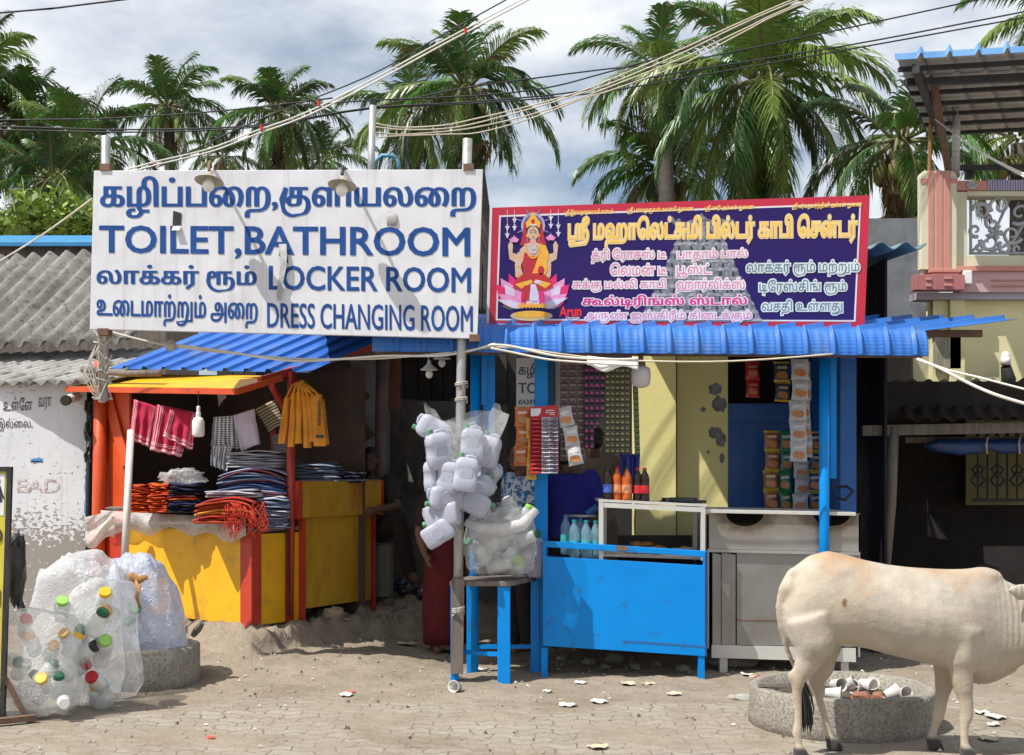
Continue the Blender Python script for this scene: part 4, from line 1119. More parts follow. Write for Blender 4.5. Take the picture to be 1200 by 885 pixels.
# flap
f0, f1, f2, f3 = P(78, 456, 11.75), P(277, 459, 10.32), P(330, 443, 10.72), P(160, 441, 12.1)
p = MB(); p.hexa(f0, f1, f2, f3, (0, 0, 0.018)); p.build('flap', M_yellow, st)
p = MB(); p.beam(f0, f1, 0.03, 0.05); p.beam(f1, f2, 0.03, 0.05); p.build('flap_edge', M_orange, st, sep=True)
# roof
e0, e1 = P(361, 437, 10.75), P(128, 432, 11.80)
eu = (e1 - e0); lu = eu.length; eu.normalize()
ev = Vector((0.626, 0.78, 0.40)).normalized()
up = eu.cross(ev); up = up if up.z > 0 else -up
p = MB(); corrugated(p, e0, eu, ev, lu, 2.0, up, 0.235, 0.028, 'trap', nv=3); p.build('roof', M_roofblue, st, solid=0.004)
p = MB(); p.tube([S(2.2, -.15, 2.50), S(1.6, -.1, 2.44), S(1.1, -.1, 2.42)], 0.03, 8); p.build('eave_pole', M_greywood, st, smooth=True)
# back and side lining so that the inside is dark
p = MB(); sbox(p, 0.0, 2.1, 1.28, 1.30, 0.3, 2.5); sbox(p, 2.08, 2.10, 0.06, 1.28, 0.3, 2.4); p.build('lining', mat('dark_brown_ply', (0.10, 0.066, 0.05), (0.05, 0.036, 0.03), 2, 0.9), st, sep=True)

# side counter of the stall
sc = thing('side_counter', 'worn yellow wooden counter with red edges standing beside the clothes stall', 'counter', P(395, 705, 11.2))
A, B_ = P(353, 714, 10.88), P(440, 699, 11.75)
hv = (B_ - A); hv.z = 0; hl = hv.length; hv.normalize()
hp = Vector((-hv.y, hv.x, 0))                        # away from the camera


def cbox(mb, a0, a1, b0, b1, z0, z1):
    v = [A + hv * a + hp * b + Vector((0, 0, z)) for z in (z0, z1) for a, b in ((a0, b0), (a1, b0), (a1, b1), (a0, b1))]
    mb.add(v, [(3, 2, 1, 0), (4, 5, 6, 7), (0, 1, 5, 4), (1, 2, 6, 5), (2, 3, 7, 6), (3, 0, 4, 7)])
    return mb


p = MB(); cbox(p, 0.05, hl - .07, 0, 0.02, 0.0, 0.80); p.build('front_panel', M_yellow_worn, sc)
p = MB(); cbox(p, -0.04, hl + .02, -0.05, 0.02, 0.78, 1.085); p.build('upper_panel', M_yellow_worn, sc)
p = MB(); cbox(p, -0.10, -0.04, -0.052, 0.02, 0.77, 1.09); cbox(p, hl + .02, hl + .06, -0.052, 0.02, 0.77, 1.09); p.build('edge_trim', M_red, sc, sep=True)
p = MB(); cbox(p, -0.04, hl + .02, -0.05, 0.6, 1.085, 1.10); p.build('counter_top', M_greywood, sc)
for a in (0.0, hl - .05):
    p = MB(); cbox(p, a, a + .05, -0.006, 0.04, -0.12, 0.78); p.build('leg', M_red, sc)
p = MB(); cbox(p, -0.16, -0.13, 0.0, 0.03, -0.05, 0.78); p.build('leg', mat('dark_red_paint', (0.13, 0.02, 0.015), None, 5, 0.5), sc)


# ------------------------------------------------------------------ clothes
def cloth_mat(name, kind, c1, c2, n1=10, n2=10, c3=None, rough=0.9):
    m, nt, b = newmat(name)
    L = nt.links.new
    uv = nd(nt, 'TexCoord').outputs['UV']
    sp = nd(nt, 'SeparateXYZ'); L(uv, sp.inputs[0])

    def stripe(sock, n, w):
        a = nd(nt, 'Math', operation='MULTIPLY'); L(sock, a.inputs[0]); a.inputs[1].default_value = n
        f = nd(nt, 'Math', operation='FRACT'); L(a.outputs[0], f.inputs[0])
        g = nd(nt, 'Math', operation='LESS_THAN'); L(f.outputs[0], g.inputs[0]); g.inputs[1].default_value = w
        return g.outputs[0]
    if kind == 'check':
        s1, s2 = stripe(sp.outputs['X'], n1, .5), stripe(sp.outputs['Y'], n2, .5)
        av = nd(nt, 'Math', operation='ADD'); L(s1, av.inputs[0]); L(s2, av.inputs[1])
        hf = nd(nt, 'Math', operation='MULTIPLY'); L(av.outputs[0], hf.inputs[0]); hf.inputs[1].default_value = .5
        col = mixc(nt, hf.outputs[0], c1, c2)
    elif kind == 'stripe':
        col = mixc(nt, stripe(sp.outputs['Y'], n2, .42), c1, c2)
    elif kind == 'towel':
        # plain field with thin pale lines along two edges and bands at the hem
        def near(sock, at, w):
            a = nd(nt, 'Math', operation='SUBTRACT'); L(sock, a.inputs[0]); a.inputs[1].default_value = at
            ab = nd(nt, 'Math', operation='ABSOLUTE'); L(a.outputs[0], ab.inputs[0])
            g = nd(nt, 'Math', operation='LESS_THAN'); L(ab.outputs[0], g.inputs[0]); g.inputs[1].default_value = w
            return g.outputs[0]
        col = c1
        for sk, at, w in (('X', .05, .008), ('X', .11, .012), ('X', .16, .008), ('X', .82, .008), ('X', .87, .012), ('Y', .05, .03), ('Y', .14, .01), ('Y', .18, .008)):
            col = mixc(nt, near(sp.outputs[sk], at, w), col, c2)
    else:
        col = mixc(nt, noise_fac(nt, nd(nt, 'TexCoord').outputs['Object'], 8, .3, .7), c1, c2)
    L(col, b.inputs['Base Color'])
    b.inputs['Roughness'].default_value = rough
    b.inputs['Sheen Weight'].default_value = 0.2
    addbump(nt, b, noise_fac(nt, nd(nt, 'TexCoord').outputs['Object'], 30, .2, .8), 0.25, 0.006)
    return m


CL_red = cloth_mat('crimson_towel_cloth', 'towel', (0.42, 0.006, 0.05), (0.75, 0.42, 0.45))
CL_chk = cloth_mat('black_white_check_cloth', 'check', (0.72, 0.72, 0.74), (0.015, 0.018, 0.04), 7, 14)
CL_lav = cloth_mat('lavender_cloth', 'plain', (0.56, 0.50, 0.62), (0.5, 0.44, 0.56))
CL_tan = cloth_mat('tan_striped_cloth', 'stripe', (0.44, 0.38, 0.24), (0.06, 0.055, 0.04), 8, 9)
CL_chk2 = cloth_mat('small_check_cloth', 'check', (0.45, 0.43, 0.42), (0.03, 0.03, 0.05), 12, 8)


def hang(name, quad, d, mt, label, cat, nu=18, nv=16, wave=0.02, waves=3, seed=0, group=None, dd=0.0):
    """cloth over a line: quad of photo corners TL TR BR BL, folds across, thickness"""
    (ax, ay), (bx, by), (cx_, cy), (ex_, ey) = quad

    def fn(u, v):
        x = (ax * (1 - u) + bx * u) * v + (ex_ * (1 - u) + cx_ * u) * (1 - v)
        y = (ay * (1 - u) + by * u) * v + (ey * (1 - u) + cy * u) * (1 - v)
        dep = d + dd * u + wave * (1.1 - v) * math.sin(u * waves * 2 * PI + seed + v * 1.3) + 0.012 * noise.noise(Vector((u * 4, v * 4, seed)))
        return P(x + 0.8 * noise.noise(Vector((v * 5, u * 2, seed))), y + (1 - v) * 0.7 * math.sin(u * waves * 2 * PI + seed + 1), dep)
    m = MB(); m.grid(fn, nu, nv)
    return m.build(name, mt, label=label, cat=cat, group=group, smooth=True, solid=0.006)


hang('hanging_towel', ((157, 468), (186, 477), (176, 525), (152, 515)), 11.05, CL_red, 'crimson towel with a sunlit corner, leftmost on the stall\'s line', 'towel', seed=1)
hang('hanging_towel', ((184, 474), (232, 484), (212, 536), (176, 528)), 11.0, CL_red, 'wide crimson towel with pale border stripes hanging in the middle of the line', 'towel', seed=2, nu=24)
hang('hanging_towel', ((199, 480), (232, 485), (225, 528), (191, 512)), 10.94, CL_red, 'crimson towel folded over the front of the wide crimson towel', 'towel', seed=3)
hang('check_cloth', ((250, 489), (281, 487), (284, 527), (247, 524)), 11.0, CL_chk, 'black and white checked cloth hanging beside the lavender cloth', 'cloth', seed=4)
hang('check_cloth', ((248, 523), (272, 522), (266, 553), (247, 546)), 10.97, CL_chk, 'gathered lower fold of black and white checks above the folded stack', 'cloth', seed=5, waves=4, wave=.03)
hang('lavender_cloth', ((273, 487), (298, 479), (305, 520), (283, 529)), 10.93, CL_lav, 'plain lavender cloth pegged at an angle over the checked cloth', 'cloth', seed=6, waves=1)
hang('striped_cloth', ((299, 480), (322, 468), (334, 497), (316, 507)), 11.1, CL_tan, 'tan cloth with dark stripes hanging slanted behind the yellow bags', 'cloth', seed=7, waves=1)
hang('striped_cloth', ((318, 512), (337, 505), (340, 530), (322, 532)), 11.15, CL_chk2, 'grey checked cloth hanging low behind the red post', 'cloth', seed=8, waves=1)


def fold_stack(name, x0, x1, y0, y1, d, n, mts, label, cat='folded clothes', ragged=0.02, depth=0.30, seed=0, droop=0.0, skew=0.0, group=None):
    """a pile of folded cloths: each layer a rounded, sagging slab; one thing, each layer a part"""
    t = thing(name, label, cat, P((x0 + x1) / 2, y1, d), group)
    random.seed(seed)
    n = int(n * 1.6)
    zt, zb = Z(y0, d), Z(y1, d)
    h = (zt - zb) / n
    for k in range(n):
        a, b = X(x0, d) + random.uniform(-ragged, ragged), X(x1, d) + random.uniform(-ragged, ragged)
        z = zb + h * k
        ph = random.uniform(0, 6); off = random.uniform(-.02, .02)

        def ring(u):
            xx = a + (b - a) * u
            dz = 0.010 * math.sin(u * 5 + ph) * (k / n) - droop * (2 * u - 1) ** 2 * ((k + 1) / n) + skew * u * k / n
            yf = d + off + 0.015 * math.sin(u * 7 + ph) + .012 * noise.noise(Vector((u * 6, k, seed)))
            hh = h * (1.0 if 0.02 < u < 0.98 else 0.8)
            zc = z + h / 2 + dz + h * .35 * noise.noise(Vector((u * 4, k * 3.1, seed + .5)))
            return [Vector((xx, yf, zc + hh * .3)), Vector((xx, yf - 0.012, zc)), Vector((xx, yf, zc - hh * .3)), Vector((xx, yf + .03, zc - hh / 2)), Vector((xx, d + depth, zc - hh / 2)), Vector((xx, d + depth, zc + hh / 2)), Vector((xx, yf + .03, zc + hh / 2))]
        m = MB(); m.loft([ring(i / 12) for i in range(13)])
        m.build('folded_cloth', mts[k % len(mts)] if not callable(mts) else mts(k), t, smooth=True)
    return t


def pc(name, r, g, b, rough=.9): return mat(name, lin(r, g, b), tuple(x * .72 for x in lin(r, g, b)), 9, rough, bump=0.3, bsc=25)


O1, O2 = pc('orange_cloth', 225, 92, 20), pc('deep_orange_cloth', 205, 70, 22)
fold_stack('folded_cloth_stack', 154, 174, 568, 601, 10.85, 9, [O1, O2], 'neat stack of bright orange folded cloths, left one of the pair on the shelf', seed=1, group='orange cloth stacks')
fold_stack('folded_cloth_stack', 174.5, 196, 567, 601, 10.78, 9, [O2, O1], 'neat stack of orange folded cloths next to the dark blue pile', seed=2, group='orange cloth stacks')
NV = [pc('navy_cloth', 22, 32, 78), pc('black_cloth', 18, 18, 26), pc('maroon_cloth', 110, 24, 34), pc('orange_cloth', 225, 92, 20)]
fold_stack('folded_cloth_stack', 197, 232, 566, 601, 10.7, 8, [NV[1], NV[0], NV[1], NV[0], NV[0], NV[3], NV[2], NV[1]], 'pile of dark blue and black folded cloths with a maroon one near the top', seed=3)
RO = [pc('rust_cloth', 176, 60, 28), pc('saffron_cloth', 214, 140, 50), pc('red_cloth', 170, 40, 30), pc('brick_cloth', 190, 74, 40)]
fold_stack('folded_cloth_stack', 229, 297, 582, 614, 10.42, 6, [RO[0], RO[3], RO[2], RO[1], RO[1], RO[0]], 'slumped pile of rust and saffron cloths at the shelf corner', seed=4, droop=0.05, ragged=0.03)
WH = [pc('white_cloth', 205, 200, 205), pc('grey_white_cloth', 165, 165, 178)]
fold_stack('folded_cloth_stack', 240, 300, 574, 583, 10.5, 3, WH, 'thin layer of white folded cloth on top of the rust pile', seed=5, droop=.01)
BL = [pc('blue_check_cloth', 74, 98, 148), pc('steel_blue_cloth', 92, 112, 150), pc('pink_cloth', 176, 90, 108), pc('pale_blue_cloth', 150, 168, 196), pc('navy_cloth', 22, 32, 78)]
fold_stack('folded_cloth_stack', 258, 334, 548, 588, 10.75, 11, [BL[3], BL[0], BL[1], WH[1], BL[2], BL[3], BL[0], BL[1], BL[0], BL[4], BL[2]], 'tall sagging pile of blue and pink checked cloths under the white pile', seed=6, droop=.06, ragged=.03)
fold_stack('folded_cloth_stack', 268, 330, 529, 548, 10.85, 7, WH, 'pile of folded white cloths below the lavender cloth', seed=7, ragged=.025)
fold_stack('folded_cloth_stack', 300, 336, 583, 620, 10.62, 12, [WH[1], BL[3], WH[0], BL[1]], 'leaning stack of grey and pale blue cloths beside the red post', seed=8, ragged=.02)
fold_stack('folded_cloth_stack', 347, 398, 543, 566, 11.2, 8, [WH[1], BL[3], BL[1]], 'stack of grey and white cloths on the worn side counter', seed=9, ragged=.04)
fold_stack('folded_cloth_stack', 399, 424, 553, 566, 11.35, 4, [NV[0], WH[1]], 'small dark blue folded cloth pile at the seated person\'s elbow', seed=10, ragged=.03)
# fringe at the corner
p = MB(); random.seed(12)
for k in range(110):
    a = P(random.uniform(264, 312), random.uniform(588, 616), 10.36)
    p.tube([a, a + Vector((random.uniform(-.03, .05), -.04, -random.uniform(.02, .06))), a + Vector((random.uniform(-.05, .07), -.05, -random.uniform(.06, .14)))], [.006, .004, .002], 4)
p.build('tassel_bunch', pc('red_fringe', 190, 52, 30), label='bunch of red fringe tassels hanging over the shelf corner', cat='tassels')
p = MB(); p.grid(lambda u, v: P(118 + u * 170, 600 + u * 10 + (1 - v) * (20 + 4 * math.sin(u * 23) + 3 * math.sin(u * 9)) - 2 * v, 11.72 - u * 1.30 - 0.10 * math.sin(v * PI * .8) - .02 * math.sin(u * 40 + v * 4)), 60, 8)


def film(name, c, a_lo, a_hi, sc=5, rough=0.2, bump=0.45):
    m, nt, b = newmat(name)
    L = nt.links.new
    vec = nd(nt, 'TexCoord').outputs['Object']
    n = nd(nt, 'TexNoise'); n.inputs['Scale'].default_value = sc; n.inputs['Detail'].default_value = 6; n.inputs['Distortion'].default_value = 1.2; L(vec, n.inputs['Vector'])
    r = nd(nt, 'MapRange'); L(n.outputs['Fac'], r.inputs['Value']); r.inputs['From Min'].default_value = .38; r.inputs['From Max'].default_value = .66
    r.inputs['To Min'].default_value = a_lo; r.inputs['To Max'].default_value = a_hi
    b.inputs['Base Color'].default_value = (*c, 1)
    b.inputs['Roughness'].default_value = rough
    L(r.outputs[0], b.inputs['Alpha'])
    v = nd(nt, 'TexVoronoi', feature='DISTANCE_TO_EDGE'); v.inputs['Scale'].default_value = sc * 1.6
    w = nd(nt, 'TexNoise'); w.inputs['Scale'].default_value = sc * 2; L(vec, w.inputs['Vector'])
    ad = nd(nt, 'VectorMath', operation='ADD'); L(vec, ad.inputs[0]); L(w.outputs['Color'], ad.inputs[1]); L(ad.outputs[0], v.inputs['Vector'])
    addbump(nt, b, v.outputs['Distance'], bump, 0.03)
    addbump(nt, b, n.outputs['Fac'], bump, 0.03)
    b.inputs['Subsurface Weight'].default_value = 0.0
    t = nd(nt, 'BsdfTranslucent'); t.inputs['Color'].default_value = (*c, 1)
    tp_ = nd(nt, 'BsdfTransparent')
    tm = nd(nt, 'MixShader'); L(r.outputs[0], tm.inputs['Fac']); L(tp_.outputs[0], tm.inputs[1]); L(t.outputs[0], tm.inputs[2])
    ms = nd(nt, 'MixShader'); ms.inputs['Fac'].default_value = .35; L(b.outputs[0], ms.inputs[1]); L(tm.outputs[0], ms.inputs[2])
    L(ms.outputs[0], nt.nodes['Material Output'].inputs['Surface'])
    return m


F_white = film('milky_plastic_film', (0.80, 0.79, 0.78), 0.65, 0.95, 7, 0.25)
F_clear = film('clear_plastic_film', (0.84, 0.85, 0.84), 0.14, 0.52, 4, 0.16, .4)
F_haze = film('hazy_plastic_film', (0.82, 0.84, 0.87), 0.34, 0.74, 4, 0.16, .4)
F_sack = film('bluish_white_sack_film', (0.62, 0.68, 0.84), 0.6, 0.9, 4, 0.18, .6)
p.build('plastic_sheet', F_white, label='crumpled white plastic sheet draped over the edge of the stall shelf', cat='plastic sheet', smooth=True)
p = MB(); p.grid(lambda u, v: P(100 + u * 34, 606 + v * 34 - u * 8 + 5 * math.sin(u * 6) * (v), 11.3 - 0.12 * math.sin(u * 3) - .05 * math.sin(v * 9 + u * 5)), 16, 16)
p.build('plastic_bag', F_white, label='white plastic bag blowing off the left end of the stall shelf', cat='plastic bag', smooth=True)
p = MB(); p.ball(P(214, 560, 10.9), .17, .1, .075, 20, 12, .5, 2.5, 5); p.build('plastic_bag', F_clear, label='crumpled clear plastic bag lying on the dark blue cloth pile', cat='plastic bag', smooth=True)
p = MB(); p.tube([P(153.5, 505, 10.9), P(146, 655, 10.45)], 0.03, 10); p.build('white_pole', mat('chalky_white_pole', (0.72, 0.66, 0.62), (0.6, 0.52, 0.48), 8, 0.7), label='slim white pole leaning in front of the orange end panel', cat='pole', smooth=True)
p = MB(); p.ball(P(137, 596, 11.2), .10, .06, .018, 12, 6, .3, 2, 1); p.build('felt_hat', pc('grey_felt', 120, 116, 108), label='flat grey hat lying on the left end of the stall shelf', cat='hat')


def hang_bulb(px, py, d, lab, r=0.05, h=0.15, top=445, cat='bulb'):
    t = thing('hanging_bulb', lab, cat, P(px, py, d))
    c = P(px, py, d)
    m = MB(); m.tube([P(px, top, d), c + Vector((0, 0, h * .9))], 0.004, 5); m.build('cord', M_wireb, t)
    m = MB(); m.lathe([(0.0, -h * .55), (r * .8, -h * .52), (r, -h * .42), (r, h * .2), (r * .75, h * .36), (r * .4, h * .42)], 16, TRS(c), cap=False); m.build('bulb', M_bulb, t, smooth=True)
    m = MB(); m.lathe([(r * .42, h * .4), (r * .42, h * .62), (r * .3, h * .64), (r * .3, h * .9), (r * .1, h * .95)], 12, TRS(c)); m.build('socket', M_white, t)


hang_bulb(232.5, 499, 10.4, 'white bulb hanging under the yellow flap in front of the crimson towels', 0.05, 0.17, 458)

# yellow bags
YB = mat('mustard_cloth_bag', (0.68, 0.27, 0.012), (0.5, 0.18, 0.01), 6, 0.75, bump=0.3, bsc=14)
random.seed(21)
BAGSPEC = ((337, 520, 466, -7, 0.62, 'leftmost of the hanging bunch, seen edge on'), (345, 524, 461, -4, .55, 'second from the left in the hanging bunch'), (352, 520, 458, -2, .6, 'slim one left of the bunch\'s middle'), (358.5, 525, 461, 2, .65, 'in the middle of the bunch, folds open'),
           (364.5, 518, 464, 3, .7, 'right of the bunch\'s middle'), (371, 523, 462, 4, 1.0, 'printed with a dark mark, facing the camera'), (374, 521, 468, 5, .95, 'rightmost and rear of the bunch'))
for k, (cx_, yb, yt, lean, wf, ph) in enumerate(BAGSPEC):
    d = 10.45 - 0.035 * k if k < 6 else 10.42
    t = thing('cloth_bag', 'mustard yellow cloth bag, ' + ph, 'bag', P(cx_, yb, d), 'yellow bags hanging on the stall post')
    hw = 7.2 * wf

    def fb(u, v, cx_=cx_, yb=yb, yt=yt, lean=lean, hw=hw, d=d, k=k):
        a = 2 * PI * u
        rx = hw * (0.9 + 0.15 * (1 - v))
        return P(cx_ + lean * (1 - v) + rx * math.cos(a), yb + (yt - yb) * v, d + (0.022 * math.sin(a) + 0.01 * math.sin(3 * a + k) * math.sin(v * 5)))
    m = MB(); m.grid(fb, 20, 10); m.build('bag_body', YB, t, smooth=True)
    m = MB(); m.tube([P(cx_ - hw * .5, yt + 2, d - .02), P(cx_ + (352 - cx_) * .5 - 2, 452 + k * .8, d - .02), P(354 + k * .6, 446 + k * .5, d), P(cx_ + (356 - cx_) * .5 + 3, 453 + k * .8, d - .02), P(cx_ + hw * .5, yt + 2, d - .02)], 0.010, 6); m.build('handle', YB, t, smooth=True)
    if k == 5:
        m = MB()
        for i in range(14):
            m.poly([P(cx_ + 3 + dx, 470 + i * 2.1 + dy, d - 0.034) for dx, dy in ((-1.5, 0), (1.5 + (i % 3) * .6, 0), (1.5, 1.2), (-1.5, 1.2))])
        m.poly([P(cx_ - 1, 510, d - .034), P(cx_ + 9, 510, d - .034), P(cx_ + 9, 513, d - .034), P(cx_ - 1, 513, d - .034)])
        m.build('print', M_black, t)
# tied curtain / wood post
p = MB(); p.tube([P(449, 415, 12.0), P(447, 470, 12.0), P(446, 540, 12.0), P(444, 640, 12.0), P(443, 700, 12.0)], [.07, .06, .058, .065, .06], 9)
p.build('wooden_post', mat('pinkish_old_wood', (0.20, 0.145, 0.14), (0.12, 0.09, 0.09), 4, 0.9, bump=.5, bsc=15), label='rough pinkish wooden post between the side counter and the passage', cat='post', smooth=True)
p = MB(); p.beam(P(463, 412, 12.6), P(462, 480, 12.6), .11, .05); p.build('board', mat('reddish_board', (0.22, 0.10, 0.07), None, 3, .8), label='short reddish board hanging beside the rough wooden post', cat='board')


def pendant(px, py, d, top, lab):
    t = thing('pendant_lamp', lab, 'lamp', P(px, py, d), 'pendant lamps in the passage')
    c = P(px, py, d)
    m = MB(); m.tube([P(px - 4, top, d), P(px - 1, (top + py) / 2, d), c + Vector((0, 0, .08))], 0.005, 6); m.build('cord', M_rope, t)
    m = MB(); m.lathe([(0.012, .08), (0.02, .045), (0.07, 0.005), (0.072, 0.0), (0.066, .002), (.02, .035)], 20, TRS(c), cap=False); shade = m.build('lamp_shade', M_white, t, smooth=True)
    m = MB(); m.ball(c + Vector((0, 0, -.032)), .03, .03, .034, 14, 8); m.build('bulb', M_bulb, shade, smooth=True)


pendant(503, 434, 10.2, 405, 'white cone pendant lamp, the lower of the pair left of the sign pole')
pendant(518, 421, 10.3, 405, 'white cone pendant lamp, the higher of the pair left of the sign pole')
# ------------------------------------------------------------------ people
M_skin = mat('brown_skin', (0.16, 0.075, 0.04), (0.13, 0.06, 0.033), 8, 0.55, bump=0.05)
M_skind = mat('dark_brown_skin', (0.11, 0.055, 0.035), (0.09, 0.045, 0.028), 8, 0.55, bump=0.05)
M_hair = mat('black_hair', (0.012, 0.010, 0.009), None, 30, 0.5, bump=0.5, bsc=120)
STAND = dict(pelvis=(0, 0, .92), waist=(0, 0, 1.04), chest=(0, .01, 1.26), neck=(0, .015, 1.42), head=(0, -.01, 1.56), sh=(.18, .01, 1.37), el=(.23, .02, 1.08), wr=(.24, -.07, .85), hip=(.09, 0, .88), kn=(.10, -.02, .48), an=(.10, .02, .08), toe=(.11, -.15, .03))


def person(label, loc, rz=0, hscale=1.0, pose=None, skin=None, clothes=(), hair=True):
    """standing figure facing -y, joints overridden by pose ('el_l', 'el_r' ... or both sides at once)"""
    skin = skin or M_skin
    J = {}
    pose = pose or {}
    for k, v in STAND.items():
        if k in ('sh', 'el', 'wr', 'hip', 'kn', 'an', 'toe'):
            for s_, nm in ((-1, 'r'), (1, 'l')):
                q = pose.get(k + '_' + nm, pose.get(k))
                q = q or v
                J[k + '_' + nm] = Vector((s_ * q[0], q[1], q[2]))
        else:
            J[k] = Vector(pose.get(k, v))
    M = TRS(loc, (0, 0, rz), hscale)
    t = thing('person', label, 'person', loc)

    def torso(mb, g, top='neck', bottom=True):
        def ring(c, rx, ry):
            return [c + Vector((rx * math.cos(a * PI / 8), ry * math.sin(a * PI / 8), 0)) for a in range(16)]
        c = J['chest']; n = J['neck']; pv = J['pelvis']; w_ = J['waist']
        shm = (J['sh_l'] + J['sh_r']) / 2
        rs = []
        if bottom: rs += [ring(pv + Vector((0, 0, -.10)), .10 + g, .08 + g), ring(pv, .155 + g, .11 + g)]
        rs += [ring(w_, .14 + g, .098 + g), ring(c + Vector((0, 0, -.04)), .165 + g, .115 + g), ring(c + Vector((0, 0, .07)), .172 + g, .105 + g), ring(shm.lerp(n, .25), .135 + g, .08 + g), ring(shm.lerp(n, .75), .065 + g * .8, .06 + g * .8)]
        mb.loft(rs, M)

    def limb(mb, names, rad, ends=None):
        pts = [J[k] for k in names]
        P2, R2 = [], []
        for i in range(len(pts) - 1):
            for q in range(4):
                P2.append(pts[i].lerp(pts[i + 1], q / 4)); R2.append(rad[i] + (rad[i + 1] - rad[i]) * q / 4 + (.008 * math.sin(q / 4 * PI)))
        P2.append(pts[-1]); R2.append(rad[-1])
        mb.tube(P2, [r_ * hscale for r_ in R2] if False else R2, 10, M)
        for q, r_ in zip(pts, rad): mb.ball(q, r_ * 1.0, r_ * 1.0, r_ * 1.0, 10, 8, M=M)
    b = MB()
    torso(b, 0)
    b.tube([J['neck'] - Vector((0, 0, .05)), J['neck'].lerp(J['head'], .6)], [.058, .05], 10, M)
    h = J['head']
    b.ball(h + Vector((0, .01, .02)), .074, .092, .10, 16, 12, M=M)
    b.ball(h + Vector((0, -.03, -.06)), .054, .055, .055, 12, 8, M=M)
    b.ball(h + Vector((0, -.098, -.015)), .014, .02, .024, 8, 6, M=M)
    b.ball(h + Vector((0, -.082, -.062)), .026, .012, .012, 8, 6, M=M)
    for s_ in (-1, 1): b.ball(h + Vector((s_ * .077, .01, -.005)), .012, .022, .034, 8, 6, M=M)
    for nm in ('l', 'r'):
        s_ = 1 if nm == 'l' else -1
        limb(b, ('sh_' + nm, 'el_' + nm, 'wr_' + nm), (.055, .042, .03))
        limb(b, ('hip_' + nm, 'kn_' + nm, 'an_' + nm), (.085, .058, .04))
        a, q = J['an_' + nm], J['toe_' + nm]
        b.tube([a + Vector((0, .04, -.035)), a.lerp(q, .4) + Vector((0, 0, -.005)), q], [.036, .04, .03], 8, M)
        w_ = J['wr_' + nm]; d = (w_ - J['el_' + nm]).normalized()
        side = d.cross(Vector((s_, 0.2, 0.1))).normalized()
        nrm = d.cross(side).normalized()
        b.tube([w_ - d * .01, w_ + d * .04, w_ + d * .085], [.026, .033, .034], 8, M, sx=.6, up=side)
        for f_ in range(4):
            o = w_ + d * .075 + side * ((f_ - 1.5) * .019)
            ln = (.07, .08, .075, .06)[f_]
            b.tube([o, o + d * ln * .5 + nrm * .008, o + d * ln * .85 + nrm * .028], [.0095, .009, .007], 6, M)
        o = w_ + d * .03 + side * -.03
        b.tube([o, o + d * .03 - side * .022 + nrm * .01, o + d * .06 - side * .026 + nrm * .02], [.012, .011, .008], 6, M)
    body = b.build('body', skin, t, fuse=.011, fsm=3)
    e = MB()
    for s_ in (-1, 1):
        e.ball(h + Vector((s_ * .031, -.083, .012)), .013, .008, .008, 8, 6, M=M)
    e.build('eye', M_black, body, sep=True)
    if hair:
        hh = MB(); hh.ball(h + Vector((0, .022, .038)), .083, .094, .098, 16, 12, .06, 5, 2, M=M)
        hh.ball(h + Vector((0, .055, -.01)), .072, .06, .07, 12, 8, M=M)
        hh.build('hair', M_hair, body, smooth=True)
    for kind, m_ in clothes:
        c = MB()
        if kind == 'shirt':
            torso(c, .022, bottom=True)
            for nm in 'lr':
                mid = J['sh_' + nm].lerp(J['el_' + nm], .8)
                c.tube([J['sh_' + nm].lerp(J['chest'], .25), J['sh_' + nm], mid], [.07, .078, .07], 10, M)
                c.ball(J['sh_' + nm], .074, .074, .074, 10, 8, M=M)
            c.build('shirt', m_, t, fuse=.014, fsm=4)
        elif kind == 'trousers':
            c.loft([[J['pelvis'] + Vector((.168 * math.cos(a * PI / 8), .125 * math.sin(a * PI / 8), dz)) for a in range(16)] for dz in (-.09, .02, .08)], M)
            for nm in 'lr': limb(c, ('hip_' + nm, 'kn_' + nm, 'an_' + nm), (.10, .078, .066))
            c.build('trousers', m_, t, fuse=.014, fsm=4)
        elif kind == 'lungi':
            rings = []
            for i in range(9):
                v = i / 8
                cz = J['waist'].lerp((J['an_l'] + J['an_r']) / 2, v)
                rr = .16 + .05 * math.sin(v * 2.2)
                rings.append([cz + Vector(((rr + .012 * math.sin(a * 5 * PI / 12 + v * 2)) * math.cos(a * PI / 12), (rr * .82 + .012 * math.sin(a * 3 * PI / 12 + v)) * math.sin(a * PI / 12), 0)) for a in range(24)])
            c.loft(rings, M); c.build('lungi', m_, t, smooth=True)
    return t


def gh(x, y): return ground_h(x, y)


# person in a maroon lungi behind the sign pole
px_, py_ = X(522, 10.9), 10.9
person('person in a maroon lungi standing behind the jerrycans and the tall pole', (px_, py_, gh(px_, py_)), R(20), 0.93, dict(el=(.24, .05, 1.1), wr=(.22, -.10, .9)), clothes=(('lungi', pc('maroon_lungi', 98, 18, 22)), ('shirt', pc('dark_shirt', 50, 30, 30))))
